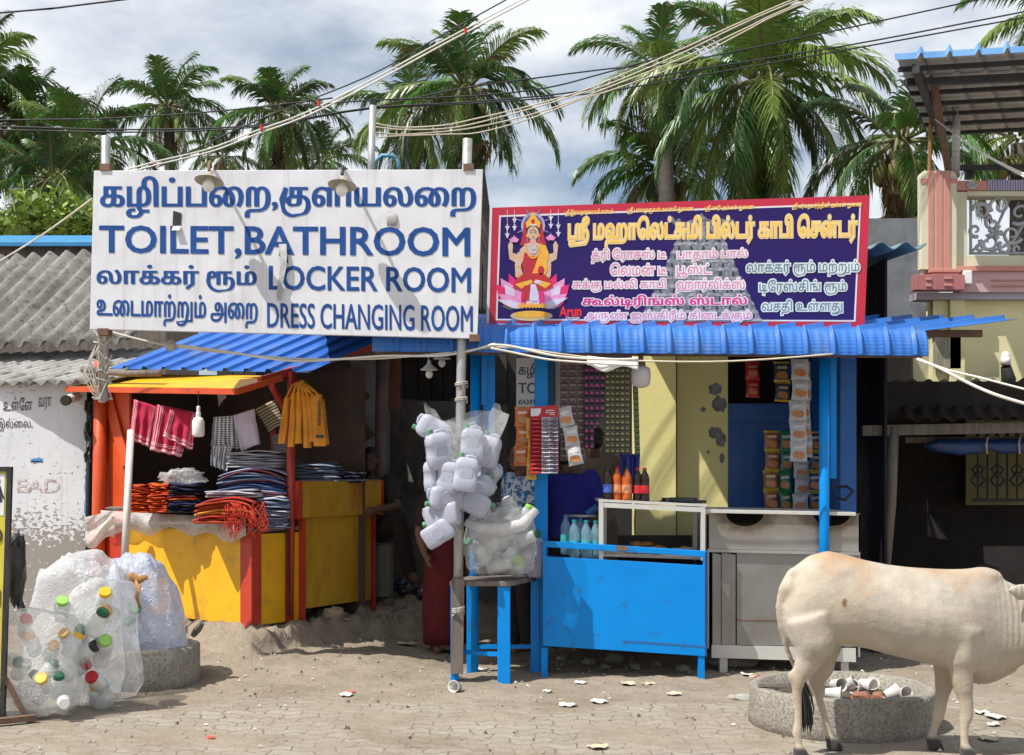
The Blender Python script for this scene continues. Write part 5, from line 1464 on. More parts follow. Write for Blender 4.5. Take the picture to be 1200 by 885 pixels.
# dark seated person at the side counter: sitting on a box, leaning on the counter
sx_, sy_ = X(432, 11.9), 11.9
SEAT = dict(pelvis=(0, .12, .60), waist=(0, .12, .72), chest=(0, .05, .94), neck=(0, .02, 1.10), head=(.02, -.03, 1.24), sh=(.19, .03, 1.05), el=(.30, -.10, .82), wr=(.16, -.26, .80), hip=(.10, .08, .57), kn=(.18, -.34, .62), an=(.17, -.30, .14), toe=(.18, -.46, .08))
SEAT.update(kn_l=(.34, -.28, .72), an_l=(.42, -.12, .22), toe_l=(.50, -.24, .16))
person('person in dark clothes sitting in shade behind the worn side counter', (sx_, sy_, 0.42), R(-8), 1.0, SEAT, M_skind, (('shirt', pc('black_shirt', 52, 48, 54)), ('trousers', pc('dark_trousers', 34, 26, 26))))
p = MB(); p.box(-.2, .2, -.15, .2, 0, .48, TRS((sx_, sy_ + .12, .40))); p.build('wooden_box', M_darkwood, label='dark wooden box used as a seat behind the side counter', cat='box', bevel=.006)
# people inside the shop
px_, py_ = X(667, 10.75), 10.75
person('person in a royal blue shirt standing behind the blue counter with back turned', (px_, py_, 0.06), R(160), 1.06, dict(head=(.03, -.03, 1.55), el=(.26, -.05, 1.12), wr=(.12, -.25, 1.08)), clothes=(('shirt', pc('royal_blue_shirt', 40, 40, 140)), ('trousers', pc('dark_trousers', 34, 26, 26))))
px_, py_ = X(697, 11.25), 11.25
person('person in a tan shirt standing behind the person in royal blue', (px_, py_, 0.16), R(185), 1.08, dict(el=(.25, .02, 1.1), wr=(.15, -.2, 1.0)), clothes=(('shirt', pc('tan_shirt', 142, 122, 104)), ('trousers', pc('tan_trousers', 120, 100, 84))))
px_, py_ = X(610, 10.75), 10.75
person('person in a blue and white patterned shirt partly hidden by the blue shop post', (px_, py_, 0.05), R(-60), 1.05, dict(el_l=(.22, -.05, 1.14), wr_l=(.14, -.24, 1.02)), clothes=(('shirt', mat('blue_white_print', (0.6, 0.66, 0.72), (0.03, 0.15, 0.36), 22, .9, lo=.48, hi=.52)), ('trousers', pc('dark_trousers', 34, 26, 26))))

# ------------------------------------------------------------------ jerrycans tied to the pole
M_jerry = mat('milky_plastic', (0.60, 0.62, 0.71), (0.54, 0.56, 0.66), 4, 0.3, bump=0.06, bsc=12)
_nt = M_jerry.node_tree; _t = nd(_nt, 'BsdfTranslucent'); _t.inputs['Color'].default_value = (.7, .72, .82, 1); _mx = nd(_nt, 'MixShader'); _mx.inputs['Fac'].default_value = .4; _nt.links.new(_nt.nodes['Principled BSDF'].outputs[0], _mx.inputs[1]); _nt.links.new(_t.outputs[0], _mx.inputs[2]); _nt.links.new(_mx.outputs[0], _nt.nodes['Material Output'].inputs['Surface'])
M_capg = mat('green_cap', (0.10, 0.30, 0.16), None, 5, 0.4, bump=0)


def jerry(label, loc, rot, sc):
    t = thing('jerrycan', label, 'jerrycan', (0, 0, 0), 'jerrycans tied to the sign pole')
    m = MB()
    prof = [(-.158, .55), (-.155, .8), (-.14, .95), (-.05, 1), (-.045, .965), (.035, .965), (.04, 1), (.085, .98), (.115, .86), (.135, .62), (.14, .3)]
    rings = []
    for z, k in prof:
        ring = []
        for a in range(24):
            th = 2 * PI * a / 24
            c_, s_ = math.cos(th), math.sin(th)
            ring.append(Vector((math.copysign(abs(c_) ** .5, c_) * .105 * k, math.copysign(abs(s_) ** .5, s_) * .068 * k, z)))
        rings.append(ring)
    m.loft(rings)
    m.build('can_body', M_jerry, t, smooth=True)
    m = MB(); m.tube([(-.02, 0, .12), (-.012, 0, .148), (.03, 0, .157), (.068, 0, .148), (.076, 0, .11)], .011, 8); m.build('handle', M_jerry, t, smooth=True)
    m = MB(); m.lathe([(.024, .12), (.024, .168), (.02, .172)], 14, TRS((-.058, 0, 0))); m.build('cap', M_capg, t)
    m = MB(); m.loft([[(math.copysign(abs(math.cos(a)) ** .5, math.cos(a)) * .055, -.060 - e, math.copysign(abs(math.sin(a)) ** .5, math.sin(a)) * .045 - .005) for a in [2 * PI * i / 20 for i in range(20)]] for e in (0, .008)]); m.build('label_panel', M_jerry, t, bevel=.004)
    t.matrix_world = TRS(loc, rot, sc)
    return t


JL = ((507, 503, 9.72, (0, R(-62), 0), 1.0, 'top left of the bundle, tipped towards the left'), (514, 527, 9.60, (R(4), R(-8), R(25)), 1.08, 'big upright one below the tipped top left can'),
      (509, 557, 9.66, (0, R(-4), R(50)), .95, 'left one of the pair under the big upright can'), (526, 559, 9.60, (0, R(5), R(-10)), .95, 'right one of the pair under the big upright can'),
      (553, 520, 9.66, (R(-6), R(4), R(8)), .98, 'upright with its panel showing, just right of the pole'), (546, 555, 9.53, (R(-4), R(8), R(5)), 1.0, 'lower front one hiding the pole'),
      (573, 528, 9.75, (0, R(14), R(-20)), .95, 'upper right one beside the crinkled film'), (574, 557, 9.8, (0, R(40), R(-30)), .85, 'small looking one sticking out at the right'),
      (562, 573, 9.7, (0, R(62), R(20)), .95, 'slanting one at the lower right of the bag'), (521, 584, 9.6, (R(20), R(-86), 0), 1.0, 'lying flat, first below the bag'),
      (556, 590, 9.66, (R(10), R(118), R(10)), 1.0, 'pointing down to the right behind the pole'), (517, 604, 9.62, (R(-10), R(-98), R(-8)), 1.05, 'lying flat with a round dimple, second below the bag'),
      (515, 624, 9.6, (R(10), R(58), 0), .95, 'lowest one, hanging down at the left'))
for a in JL: jerry('milky white jerrycan, ' + a[5], P(a[0], a[1], a[2] - .24), a[3], a[4] * .84)
m = MB()


def jb(u, v):                            # big clear bag, gathered at the foot, open and flaring above
    a = 2 * PI * u
    cx_ = 541 + 5 * math.sin(v * 2)
    rx = (6 + 42 * v ** .62 + 3 * math.sin(a * 4) * v) * (1 + .05 * math.sin(a * 7 + v * 6))
    y = 580 - 92 * v + 7 * v ** 3 * math.sin(a * 3 + 1) - (9 * v ** 3 if abs(math.cos(a)) > .7 else 0)
    return P(cx_ + rx * math.cos(a), y, 9.48 + (.04 + .19 * v ** .5) * math.sin(a))


m.grid(jb, 48, 18)
m.build('plastic_bag', F_clear, label='tall clear plastic bag full of jerrycans tied round the sign pole', cat='plastic bag', smooth=True)

# ------------------------------------------------------------------ stool with a bag of jars
sb2 = thing('blue_table', 'small table with grey wooden top and blue legs beside the blue counter', 'table', P(580, 790, 9.7))
zt = .752
tl = [Vector((X(a, d), d, zt)) for a, d in ((527, 9.55), (598, 9.50), (633, 10.08), (553, 10.12))]
p = MB(); p.hexa(*tl, (0, 0, -.035)); p.build('table_top', M_greywood, sb2, bevel=.004)
for a, d, w_ in ((590.5, 9.55, .095), (551.5, 10.0, .06), (627, 10.02, .07), (533, 9.62, .06)):
    p = MB(); p.box(X(a, d) - w_ / 2, X(a, d) + w_ / 2, d - .03, d + .03, gh(X(a, d), d) - .02, zt - .036); p.build('leg', M_blue, sb2, bevel=.004)
p = MB(); p.beam((X(540, 9.64), 9.66, .21), (X(590, 9.6), 9.58, .2), .03, .03); p.beam((X(551, 10), 10.0, .2), (X(627, 10), 10.02, .2), .03, .03); p.build('stretcher', M_blue, sb2, sep=True)

M_pet = mat('thin_clear_plastic', (0.80, 0.84, 0.84), None, 5, 0.1, bump=.1, bsc=20, alpha=.55)
M_petw = mat('frosted_plastic', (0.72, 0.74, 0.76), None, 5, 0.25, bump=.1, bsc=20, alpha=.8)
CAPS = {n: mat(n + '_cap', c, None, 5, .4, bump=0) for n, c in (('dark green', (.01, .10, .045)), ('green', (.02, .20, .07)), ('yellow', (.80, .46, .01)), ('lime', (.33, .62, .12)), ('red', (.55, .01, .02)), ('peach', (.75, .42, .18)), ('white', (.75, .74, .7)), ('black', (.03, .03, .035)), ('pink', (.72, .25, .22)), ('pale', (.70, .72, .60)))}


def jar(label, loc, rot, rad, h, capn, group, body=None):
    t = thing('plastic_jar', label, 'jar', (0, 0, 0), group)
    m = MB(); m.lathe([(rad * .9, -h / 2), (rad, -h / 2 + .01), (rad, h * .28), (rad * .72, h * .42), (rad * .66, h / 2)], 16); m.build('jar_body', body or M_pet, t, smooth=True)
    m = MB(); m.lathe([(rad * .76, h * .40), (rad * .78, h * .41), (rad * .78, h / 2 + .008), (rad * .70, h / 2 + .014)], 18); m.build('cap', CAPS[capn], t)
    t.matrix_world = TRS(loc, rot)
    return t


def scatter_jars(spec, dd, group, where):
    for i, (px, py, capn, rx, rz, rad) in enumerate(spec):
        random.seed(i * 7 + int(dd * 10))
        near = sorted((q for q in spec if q[2] != capn), key=lambda q: math.hypot(q[0] - px, q[1] - py))
        for q in near + near[:1]:
            dx, dy = px - q[0], py - q[1]
            rel = ('just right of' if dx > 0 else 'just left of') if abs(dx) > abs(dy) else ('just below' if dy > 0 else 'just above')
            lab = f'jar with {capn} cap {rel} a {q[2]} cap in {where}'
            if lab not in SEEN: break
        SEEN[lab] = 1
        jar(lab, P(px, py, dd + random.uniform(-.05, .12)), (R(rx * .72 + random.uniform(-28, 20)), R(random.uniform(-25, 25)), R(rz)), rad * .92, rad * 3.0, capn, group)


SEEN = {}
scatter_jars(((575, 601, 'black', 55, 20, .055), (561, 611, 'white', 70, -30, .05), (600, 597, 'white', 60, -60, .06), (615, 604, 'lime', 70, 80, .05), (556, 640, 'green', 80, -40, .045), (588, 632, 'peach', 40, 10, .05),
              (575, 640, 'white', 70, 30, .055), (595, 648, 'black', 65, -50, .055), (606, 664, 'lime', 82, 15, .058), (584, 664, 'white', 95, 75, .055), (566, 652, 'white', 75, -10, .05), (620, 630, 'dark green', 85, 60, .05), (560, 622, 'pale', 70, 30, .05)), 9.62, 'jars in the bag on the small table', 'the table bag')


def blob_bag(name, label, c, rx, ry, rz, mt, seed, flat=0.6, amp=.14, neck=None, lean=0.0):
    m = MB()

    def fn(u, v):
        ph = PI * (1 - v); th = 2 * PI * u
        d = Vector((math.sin(ph) * math.cos(th), math.sin(ph) * math.sin(th), math.cos(ph)))
        e = Vector([math.copysign(abs(k) ** flat, k) for k in d])
        k = 1 + .75 * amp * noise.fractal(d * 2.2 + Vector((seed * 3.1, seed, 0)), .7, 2, 5)
        # creases: ridged lines running up
        k += .022 * abs(noise.noise(Vector((d.x * 6, d.y * 6, d.z * 2 + seed)))) * 2 - .03
        q = Vector((e.x * rx * (1 - .12 * e.z), e.y * ry, e.z * rz)) * k
        q.x += lean * e.z
        q.z = max(q.z, -rz * .97)
        return c + q
    m.grid(fn, 44, 30)
    return m.build(name, mt, label=label, cat='plastic bag', smooth=True)


blob_bag('plastic_bag', 'bulging clear plastic bag of empty jars on the small table', P(586, 632, 9.68), .275, .21, .27, F_clear, 3)
p = MB(); p.tube([P(546, 612, 9.48), P(566, 620, 9.45), P(590, 621, 9.45), P(612, 615, 9.46), P(628, 598, 9.52)], [.03, .045, .05, .045, .03], 10); p.build('bag_tie', F_white, label='rolled white plastic mouth across the clear bag of jars', cat='plastic strip', smooth=True)
blob_bag('plastic_bag', 'lilac tinted plastic bag slumped between the small table and the blue counter', P(626, 652, 9.92), .085, .1, .17, film('lilac_film', (.62, .55, .68), .6, .9, 9, .3), 9)

# ------------------------------------------------------------------ rubbish bags at the left
blob_bag('plastic_bag', 'front clear plastic bag of bottles and caps beside the yellow sandwich board', P(49, 778, 8.25) + Vector((0, 0, .015)), .25, .22, .345, F_clear, 1, .55, .12)
blob_bag('plastic_bag', 'tall clear plastic bag of jars standing between the front bag and the tub', P(110, 754, 8.6), .175, .18, .42, F_clear, 4, .55, .12)
blob_bag('plastic_bag', 'hazy white plastic bag heaped highest behind the two clear bags', P(98, 745, 9.0), .37, .25, .55, F_haze, 6, .55, .14)
blob_bag('plastic_bag', 'bluish white sack of bottles sitting in the round concrete tub', P(170, 718, 9.45), .27, .24, .44, F_sack, 8, .75, .12, lean=-.07)
scatter_jars(((30, 735, 'pink', 60, 20, .05), (38, 755, 'peach', 65, -40, .05), (60, 763, 'peach', 75, 15, .05), (54, 800, 'yellow', 80, 8, .055), (34, 800, 'dark green', 70, 60, .05), (8, 806, 'green', 75, -20, .05), (67, 803, 'dark green', 75, 40, .05), (41, 813, 'red', 80, -60, .05),
              (54, 789, 'dark green', 60, 80, .05), (72, 785, 'dark green', 70, -70, .045), (25, 785, 'pale', 50, 30, .05), (18, 775, 'dark green', 95, 35, .05), (75, 822, 'white', 100, 20, .05), (30, 826, 'white', 95, -60, .05), (85, 757, 'yellow', 60, 80, .05)), 8.14, 'bottles in the rubbish bags', 'the front clear bag')
scatter_jars(((127, 719, 'peach', 80, 10, .065), (114, 730, 'dark green', 75, 50, .06), (122, 703, 'yellow', 50, 30, .055), (82, 752, 'yellow', 70, -40, .055), (122, 758, 'lime', 70, 20, .06), (117, 766, 'black', 60, -20, .06), (89, 785, 'red', 85, 75, .06), (115, 801, 'red', 78, -30, .06),
              (113, 814, 'yellow', 80, 30, .055), (126, 818, 'white', 85, 40, .06), (100, 765, 'black', 55, 80, .055), (72, 714, 'lime', 60, 40, .055), (95, 745, 'dark green', 80, 20, .055)), 8.42, 'bottles in the rubbish bags', 'the tall clear bag')
scatter_jars(((156, 720, 'green', 78, 20, .07), (163, 738, 'green', 80, -30, .07), (148, 735, 'pale', 75, 60, .06)), 9.25, 'bottles in the rubbish bags', 'the bluish sack')
p = MB(); p.tube([P(146, 677, 9.16), P(155, 676, 9.12), P(163, 680, 9.14), P(172, 676, 9.12)], [.02, .035, .03, .018], 8, sx=.4); p.tube([P(158, 681, 9.13), P(163, 690, 9.10), P(160, 700, 9.09), P(164, 713, 9.1)], [.02, .024, .02, .012], 8, sx=.4)
p.build('brown_ribbon', pc('brown_packing_tape', 176, 130, 76), label='brown packing tape stuck on the bluish white sack', cat='tape', smooth=True)


def tub(label, px, d, rad, h, wall=.06, zb=-.03):
    t = thing('concrete_tub', label, 'tub', (X(px, d), d, 0))
    M = TRS((X(px, d), d, zb))
    m = MB()
    n = 56

    def ring(r_, z, am, sd):
        return [Vector(((r_ + am * noise.fractal(Vector((math.cos(2 * PI * j / n) * 4, math.sin(2 * PI * j / n) * 4, z * 9 + sd)), .8, 2, 3)) * math.cos(2 * PI * j / n), (r_ + am * noise.fractal(Vector((math.cos(2 * PI * j / n) * 4, math.sin(2 * PI * j / n) * 4, z * 9 + sd)), .8, 2, 3)) * math.sin(2 * PI * j / n), z + .5 * am * noise.noise(Vector((j * .6, z * 3, sd))))) for j in range(n)]
    H = h - zb
    m.loft([ring(rad, 0, .012, 1), ring(rad, H * .33, .016, 1), ring(rad, H * .66, .016, 1), ring(rad, H - .015, .012, 1), ring(rad - .012, H, .008, 2), ring(rad - wall, H, .008, 3), ring(rad - wall - .01, H * .6, .01, 3), ring(rad - wall, .10, .01, 4)], M)
    m.build('tub_ring', M_concrete, t, smooth=True)
    m = MB(); m.lathe([(rad - wall + .01, .0), (rad - wall + .01, h * .62), (0, h * .66)], 24, TRS((X(px, d), d, 0)), cap=False); m.build('filling', mat('dark_soil', (.06, .05, .04), (.12, .09, .06), 14, .98, bump=.8, bsc=25), t, smooth=True)
    return t


tub('low round concrete tub under the bluish white sack of bottles', 170, 9.5, .40, .29)
tub('large round concrete ring tub full of paper cups behind the cow', 986, 8.0, .565, .245, .07)
tb = P(226, 745, 9.5); p = MB(); p.tube([tb, tb + Vector((.04, -.02, .05)), tb + Vector((.08, -.04, .10))], [.02, .03, .02], 7); p.build('dry_root', M_darkwood, label='dark stub of root on the rim of the low concrete tub', cat='root')
# yellow sandwich board
yb = thing('sandwich_board', 'yellow sandwich board in a black frame with a woman pictogram', 'sign', (X(-60, 8), 8.0, 0))
bo = lambda u, z: Vector((X(14, 8) - .012 - .045 * (1.6 - z) / 1.5 - u, 8.0 + (.10 * (z - .9)) * -0 + .04 * u, z))
p = MB(); p.hexa(bo(.66, .22), bo(.02, .22), bo(.02, 1.575), bo(.66, 1.575), (0, .012, 0)); p.build('panel', mat('chrome_yellow_board', (.62, .53, .06), (.55, .45, .06), 4, .45, bump=.05), yb); ybp = [c for c in KIDS(yb)][0]
p = MB(); p.hexa(*[bo(a, z) + Vector((0, -.003, 0)) for a, z in ((.645, 1.30), (.03, 1.30), (.03, 1.56), (.645, 1.56))], (0, .001, 0)); p.build('white_panel', M_white, ybp)
p = MB()
for q in (((.0, .10), (.68, .10)), ((.68, 1.59), (.0, 1.59))): p.beam(bo(*q[0]), bo(*q[1]), .03, .03)
p.beam(bo(0, .02), bo(0, 1.605), .03, .03); p.beam(bo(.68, .02), bo(.68, 1.605), .03, .03); p.build('frame_bar', M_black, yb, sep=True)
p = MB(); p.beam(bo(0, .3), bo(-.13, .03) + Vector((0, .05, 0)), .03, .03); p.beam(bo(.06, .03) + Vector((0, -.12, 0)), bo(-.19, .03) + Vector((0, .05, 0)), .05, .035); p.build('foot', M_rust, yb, sep=True)
wx = .075; p = MB()
bq = lambda u, z: bo(u, z) + Vector((0, -.006, 0))
p.poly([bq(wx + .018 * math.cos(a * PI / 8), 1.515 + .018 * math.sin(a * PI / 8)) for a in range(16)])
p.poly([bq(wx + a, b) for a, b in ((-.016, 1.493), (.016, 1.493), (.03, 1.45), (.045, 1.41), (.037, 1.40), (.022, 1.44), (.034, 1.385), (-.034, 1.385), (-.022, 1.44), (-.037, 1.40), (-.045, 1.41), (-.03, 1.45))])
for s_ in (-1, 1): p.poly([bq(wx + s_ * a, b) for a, b in ((.004, 1.386), (.017, 1.386), (.014, 1.315), (.006, 1.315))])
p.build('pictogram', M_black, ybp)
for key, z0, z1, kw, mt_ in (('y1', 1.10, 1.25, dict(ex=14, ey=8), M_black), ('y2', .735, .835, dict(ex=18, ey=14, caps=True), mat('ink_blue', (.01, .015, .09), None, 5, .5)), ('y3', .40, .56, dict(ex=14, ey=8), mat('ink_blue', (.01, .015, .09), None, 5, .5))):
    t = MB(); letter(t, key, .62, .035, z1, z1, z0, z0, lambda a, b: bo(a, b) + Vector((0, -.005, 0)), **kw); t.build('lettering', mt_, ybp)
p = MB(); p.poly([bq(.10, .64), bq(.10, .70), bq(.035, .67)]); p.poly([bq(.40, .66), bq(.10, .66), bq(.10, .68), bq(.40, .68)]); p.build('arrow', pc('red_arrow_paint', 210, 40, 20), ybp)
p = MB(); p.ball(P(19, 668, 8.35), .06, .07, .24, 16, 14, .25, 2.5, 3); p.tube([P(24, 640, 8.3), P(20, 628, 8.28), P(13, 640, 8.25)], .012, 6); p.build('black_bag', mat('black_nylon', (.016, .016, .018), (.03, .03, .032), 9, .35, bump=.5, bsc=14), label='crumpled black nylon bag hanging behind the yellow sandwich board', cat='bag', smooth=True)
p = MB(); p.beam(P(15, 680, 8.5), P(28, 716, 8.4), .02, .03); p.build('black_strut', M_black, label='thin black metal strut leaning behind the yellow sandwich board', cat='strut')
# rubbish in the passage
random.seed(31)
RB = [film('blue_film', (.25, .42, .62), .7, .95, 8, .3), F_white, mat('black_bin_film', (.02, .02, .03), (.05, .05, .07), 9, .25, bump=.6, bsc=14), F_white]
for k, (a, b2, rr, mi) in enumerate(((450, 668, .10, 0), (462, 671, .09, 1), (474, 676, .12, 2), (486, 679, .10, 2), (468, 662, .09, 2), (455, 682, .06, 3), (497, 680, .06, 1), (478, 688, .05, 3))):
    p = MB(); d_ = 12.6; q = P(a, b2, d_); q.z = gh(q.x, d_) + rr * .45
    p.ball(q, rr * 1.2, rr, rr * .8, 16, 10, .55, 2.4, k)
    p.build('rubbish_bag', RB[mi], label=('crumpled blue plastic at the left of the rubbish heap', 'white crumpled plastic in the middle of the rubbish heap', 'black plastic bag in front of the rubbish heap', 'black plastic bag at the right of the rubbish heap', 'black plastic bag at the back of the rubbish heap', 'white scrap in front of the blue rubbish', 'white crumpled plastic at the far right of the rubbish heap', 'small white scrap on the ground before the rubbish heap')[k], cat='rubbish', smooth=True)
# ------------------------------------------------------------------ tea shop: roof, posts, walls
M_ywall = mat('pale_yellow_plaster', (0.90, 0.82, 0.36), (0.86, 0.77, 0.32), 2.2, 0.85, bump=.25, bsc=18, dirt=(0.30, 0.28, 0.22), dsc=3.2, dlo=.68, dhi=.72)
M_alcove = mat('deep_blue_panel', (0.008, 0.10, 0.36), (0.008, 0.08, 0.29), 3, 0.45, bump=.06)
M_ss = mat('scuffed_stainless', (0.50, 0.49, 0.46), (0.40, 0.39, 0.37), 2, 0.42, .75, bump=.05, bsc=60, dirt=(0.30, 0.27, 0.22), dsc=3, dlo=.55, dhi=.8)
M_alu = mat('white_aluminium', (0.62, 0.61, 0.57), (0.55, 0.54, 0.5), 6, 0.45, .2, bump=.05)
sr = thing('tea_shop', 'tea shop with a blue tile-profile sheet roof, blue posts and a yellow rear wall', 'shop', (0, 10.5, 0))


def roof_pt(u, v):
    """u across the front 0..1, v 0 at the nose foot, up to 1 at the back edge"""
    fx0, fx1 = X(436, 9.6), X(1088, 9.6)
    bx0, bx1 = X(430, 10.7), X(1192, 11.2)
    w = u * 20.4                                     # ribs
    fr = w % 1.0
    rib = 0.0
    if fr > .86: rib = min(1, 1.5 * math.sin((fr - .86) / .14 * PI))
    pan = .003 * math.sin(fr / .84 * 5 * PI) if fr < .84 else 0
    if v < .5:
        t = v / .5
        y = 9.60 + .10 * (1 - math.cos(t * PI / 2)) * 1.0
        z = 2.47 + .20 * math.sin(t * PI / 2)
        nx, nz = -math.cos(t * PI / 2), math.sin(t * PI / 2)
        step = .003 * (1 if int(v * 60 + .5) % 3 == 0 else -.3) * (fr < .78)
        q = Vector((fx0 + (fx1 - fx0) * u, y, z - .035 * u))
    else:
        t = (v - .5) / .5
        x = (fx0 + (fx1 - fx0) * u) * (1 - t) + (bx0 + (bx1 - bx0) * u) * t
        y = 9.70 + t * (1.0 + .5 * u)
        z = 2.67 - .035 * u + t * (.22 + .04 * u)
        nx, nz, step = -.2, .98, 0
        q = Vector((x, y, z))
    h = rib * .036 + pan + step
    return q + Vector((0, nx * h, nz * h))


m = MB(); m.grid(roof_pt, 408, 60); m.build('roof', M_roofnose, sr, smooth=True, solid=.004)
p = MB(); p.beam((X(440, 9.8), 9.8, 2.50), (X(1080, 9.8), 9.8, 2.47), .05, .06); p.beam((X(450, 10.5), 10.5, 2.72), (X(1150, 10.9), 10.9, 2.74), .05, .06); p.build('purlin', M_rust, sr, sep=True)
# higher dark roof behind the sign, over the right half
p = MB(); corrugated(p, (0.78, 10.5, 3.42), (1, 0, 0), Vector((0, 1, .06)).normalized(), 2.62, 3.9, (0, 0, 1), .2, .03, nv=3); p.build('rear_roof', mat('dull_teal_sheet', (0.10, 0.19, 0.22), (.07, .12, .14), 3, .6), sr, smooth=True, solid=.01)
for a, w_, d, yb_ in ((557, .075, 10.0, 776), ):
    p = MB(); p.tube([P(a, 405, d), (X(a - 2, d), d, gh(X(a - 2, d), d) - .05)], .037, 12); p.build('post', M_blue, sr, smooth=True)
p = MB(); p.box(X(566, 10.05), X(580, 10.05), 10.05, 10.09, Z(545, 10.05), 2.62); p.box(X(564, 10.04), X(570.5, 10.04), 10.02, 10.048, Z(475, 10.04), 2.62); p.build('plank', M_blue, sr, sep=True)
p = MB(); p.box(X(626.5, 10), X(642, 10), 10.0, 10.10, -.04, 2.6); p.build('post', M_blue, sr, bevel=.004)
p = MB(); p.tube([P(966, 404, 9.93), (X(966, 9.93), 9.93, -.05)], .040, 12); p.build('post', M_blue, sr, smooth=True)
p = MB(); p.box(X(972.5, 9.97), X(980, 9.97), 9.96, 9.99, Z(561, 9.97), 2.58); p.build('plank', M_blue, sr, bevel=.002)
# yellow rear wall with a pier, blue recess
p = MB(); p.box(X(745, 11.45), X(792, 11.45), 11.45, 11.8, 0, 3.3); p.box(X(793.5, 11.6), X(853, 11.6), 11.6, 11.8, 0, 3.3); yw = p.build('wall', M_ywall, sr)
p = MB(); p.box(X(792, 11.5), X(793.8, 11.5), 11.52, 11.8, 0, 3.3); p.build('pier_seam', M_rust, yw)  # thin dark strip along the seam beside the pier
p = MB()
random.seed(3)
for (a, b2, ra, rb) in ((838, 456, 8, 7), (843, 474, 9, 9), (838, 507, 8, 7), (845, 515, 6, 9), (824, 480, 3, 3), (846, 537, 3, 6), (830, 530, 2, 2)):
    n = 18
    p.poly([P(a + ra * (1 + .5 * noise.noise(Vector((i * .9, a, 0)))) * math.cos(2 * PI * i / n), b2 + rb * (1 + .5 * noise.noise(Vector((i * .8, b2, 5)))) * math.sin(2 * PI * i / n), 11.596 - .001 * (a % 3)) for i in range(n)])
p.build('bare_plaster', mat('grey_bare_plaster', (.30, .30, .29), (.16, .15, .13), 14, .95, bump=.5), yw, sep=True)
p = MB(); p.box(X(853, 11.62), X(1004, 11.62), 11.62, 11.7, 0, Z(473, 11.62)); p.build('back_panel', M_alcove, sr)
p = MB(); p.box(X(853, 11.6), X(925, 11.6), 11.585, 11.62, Z(495, 11.6) - .01, Z(495, 11.6)); p.box(X(925, 11.6), X(1004, 11.6), 11.585, 11.62, Z(440, 11.6), Z(425, 11.6)); p.build('shelf_lip', M_alcove, sr, sep=True)
p = MB(); p.box(X(985, 10.55), X(1003.5, 10.55), 10.55, 11.6, 0, 2.70); p.build('side_partition', M_alcove, sr)
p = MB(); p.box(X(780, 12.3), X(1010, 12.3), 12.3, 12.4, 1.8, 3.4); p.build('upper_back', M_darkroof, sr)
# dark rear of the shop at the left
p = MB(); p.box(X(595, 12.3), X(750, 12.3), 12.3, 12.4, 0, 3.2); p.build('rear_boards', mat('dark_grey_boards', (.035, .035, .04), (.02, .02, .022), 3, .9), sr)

p = MB(); p.box(X(700, 11.3), X(1006, 11.3), 11.3, 11.42, 0, Z(628, 11.3)); p.build('added_dark_panel', M_darkroof, label='dark panel added below the pale yellow wall to stand in for shade', cat='partition')  # dark panel added where the foot of the wall lies in shade
# ------------------------------------------------------------------ blue counter
bc = thing('blue_counter', 'bright blue metal counter on short legs with an open rail along its front', 'counter', (X(730, 9.8), 9.75, 0))
DA, DB2 = 9.80, 9.70                                   # left and right front corners


def cf(px, py, off=0.0):
    u = (px - 636) / (828 - 636)
    return P(px, py, DA + (DB2 - DA) * u + off)


back = Vector((.02, .62, 0))
p = MB(); p.hexa(cf(636, 757), cf(828.5, 769.5), cf(828.5, 663), cf(636, 652), (0, .015, 0)); bfp = p.build('front_panel', M_blue, bc, bevel=.003)
p = MB(); p.hexa(cf(636, 641), cf(828.5, 653), cf(828.5, 646), cf(636, 634), (0, .04, 0)); brl = p.build('rail', M_blue, bc, bevel=.003)
p = MB(); p.poly([cf(721, 640, -.003), cf(727, 639.6, -.003), cf(736, 640.5, -.003), cf(738, 644, -.003), cf(730, 646, -.003), cf(723, 645, -.003)]); p.build('rust_patch', M_rust, brl)
p = MB(); p.hexa(cf(636, 656), cf(640, 656), cf(640, 637), cf(636, 636), (0, .03, 0)); p.hexa(cf(824, 668), cf(828.5, 668), cf(828.5, 650), cf(824, 649), (0, .03, 0)); p.build('rail_post', M_blue, bc, sep=True)
p = MB(); q0, q1 = cf(828.5, 769.5), cf(828.5, 647); p.hexa(q0, q0 + back, q1 + back, q1, (-.015, 0, 0)); q0, q1 = cf(636, 757), cf(636, 652); p.hexa(q0, q0 + back, q1 + back, q1, (.015, 0, 0)); p.build('side_panel', mat('dark_blue_enamel', (.008, .06, .22), (.008, .05, .18), 3, .4), bc, sep=True)
p = MB(); a, b2 = cf(637, 656), cf(827, 668); zc = min(a.z, b2.z) - .02; p.hexa(Vector((a.x, a.y + .02, zc + .07)), Vector((b2.x, b2.y + .02, zc)), Vector((b2.x, b2.y + .6, zc)), Vector((a.x, a.y + .6, zc + .07)), (0, 0, .015)); p.build('counter_top', M_blue_old, bc)
for px, off in ((638, .01), (822, .01), (640, .58), (820, .58)):
    q = cf(px, 700, off); p = MB(); p.box(q.x - .024, q.x + .024, q.y, q.y + .045, gh(q.x, q.y) - .02, .22); p.build('leg', M_blue, bc)
p = MB(); p.poly([cf(730, 753, -.002), cf(828, 759.5, -.002), cf(828, 757, -.002), cf(730, 750.5, -.002)]); p.build('weld_seam', M_blue_old, bfp)
# glass display case
dc = thing('display_case', 'glass display case in a white aluminium frame with fried snacks inside', 'display case', (X(765, 9.95), 9.95, .85))
DC = 9.80


def dcp(px, py, off=0.0): return P(px, py, DC + off)


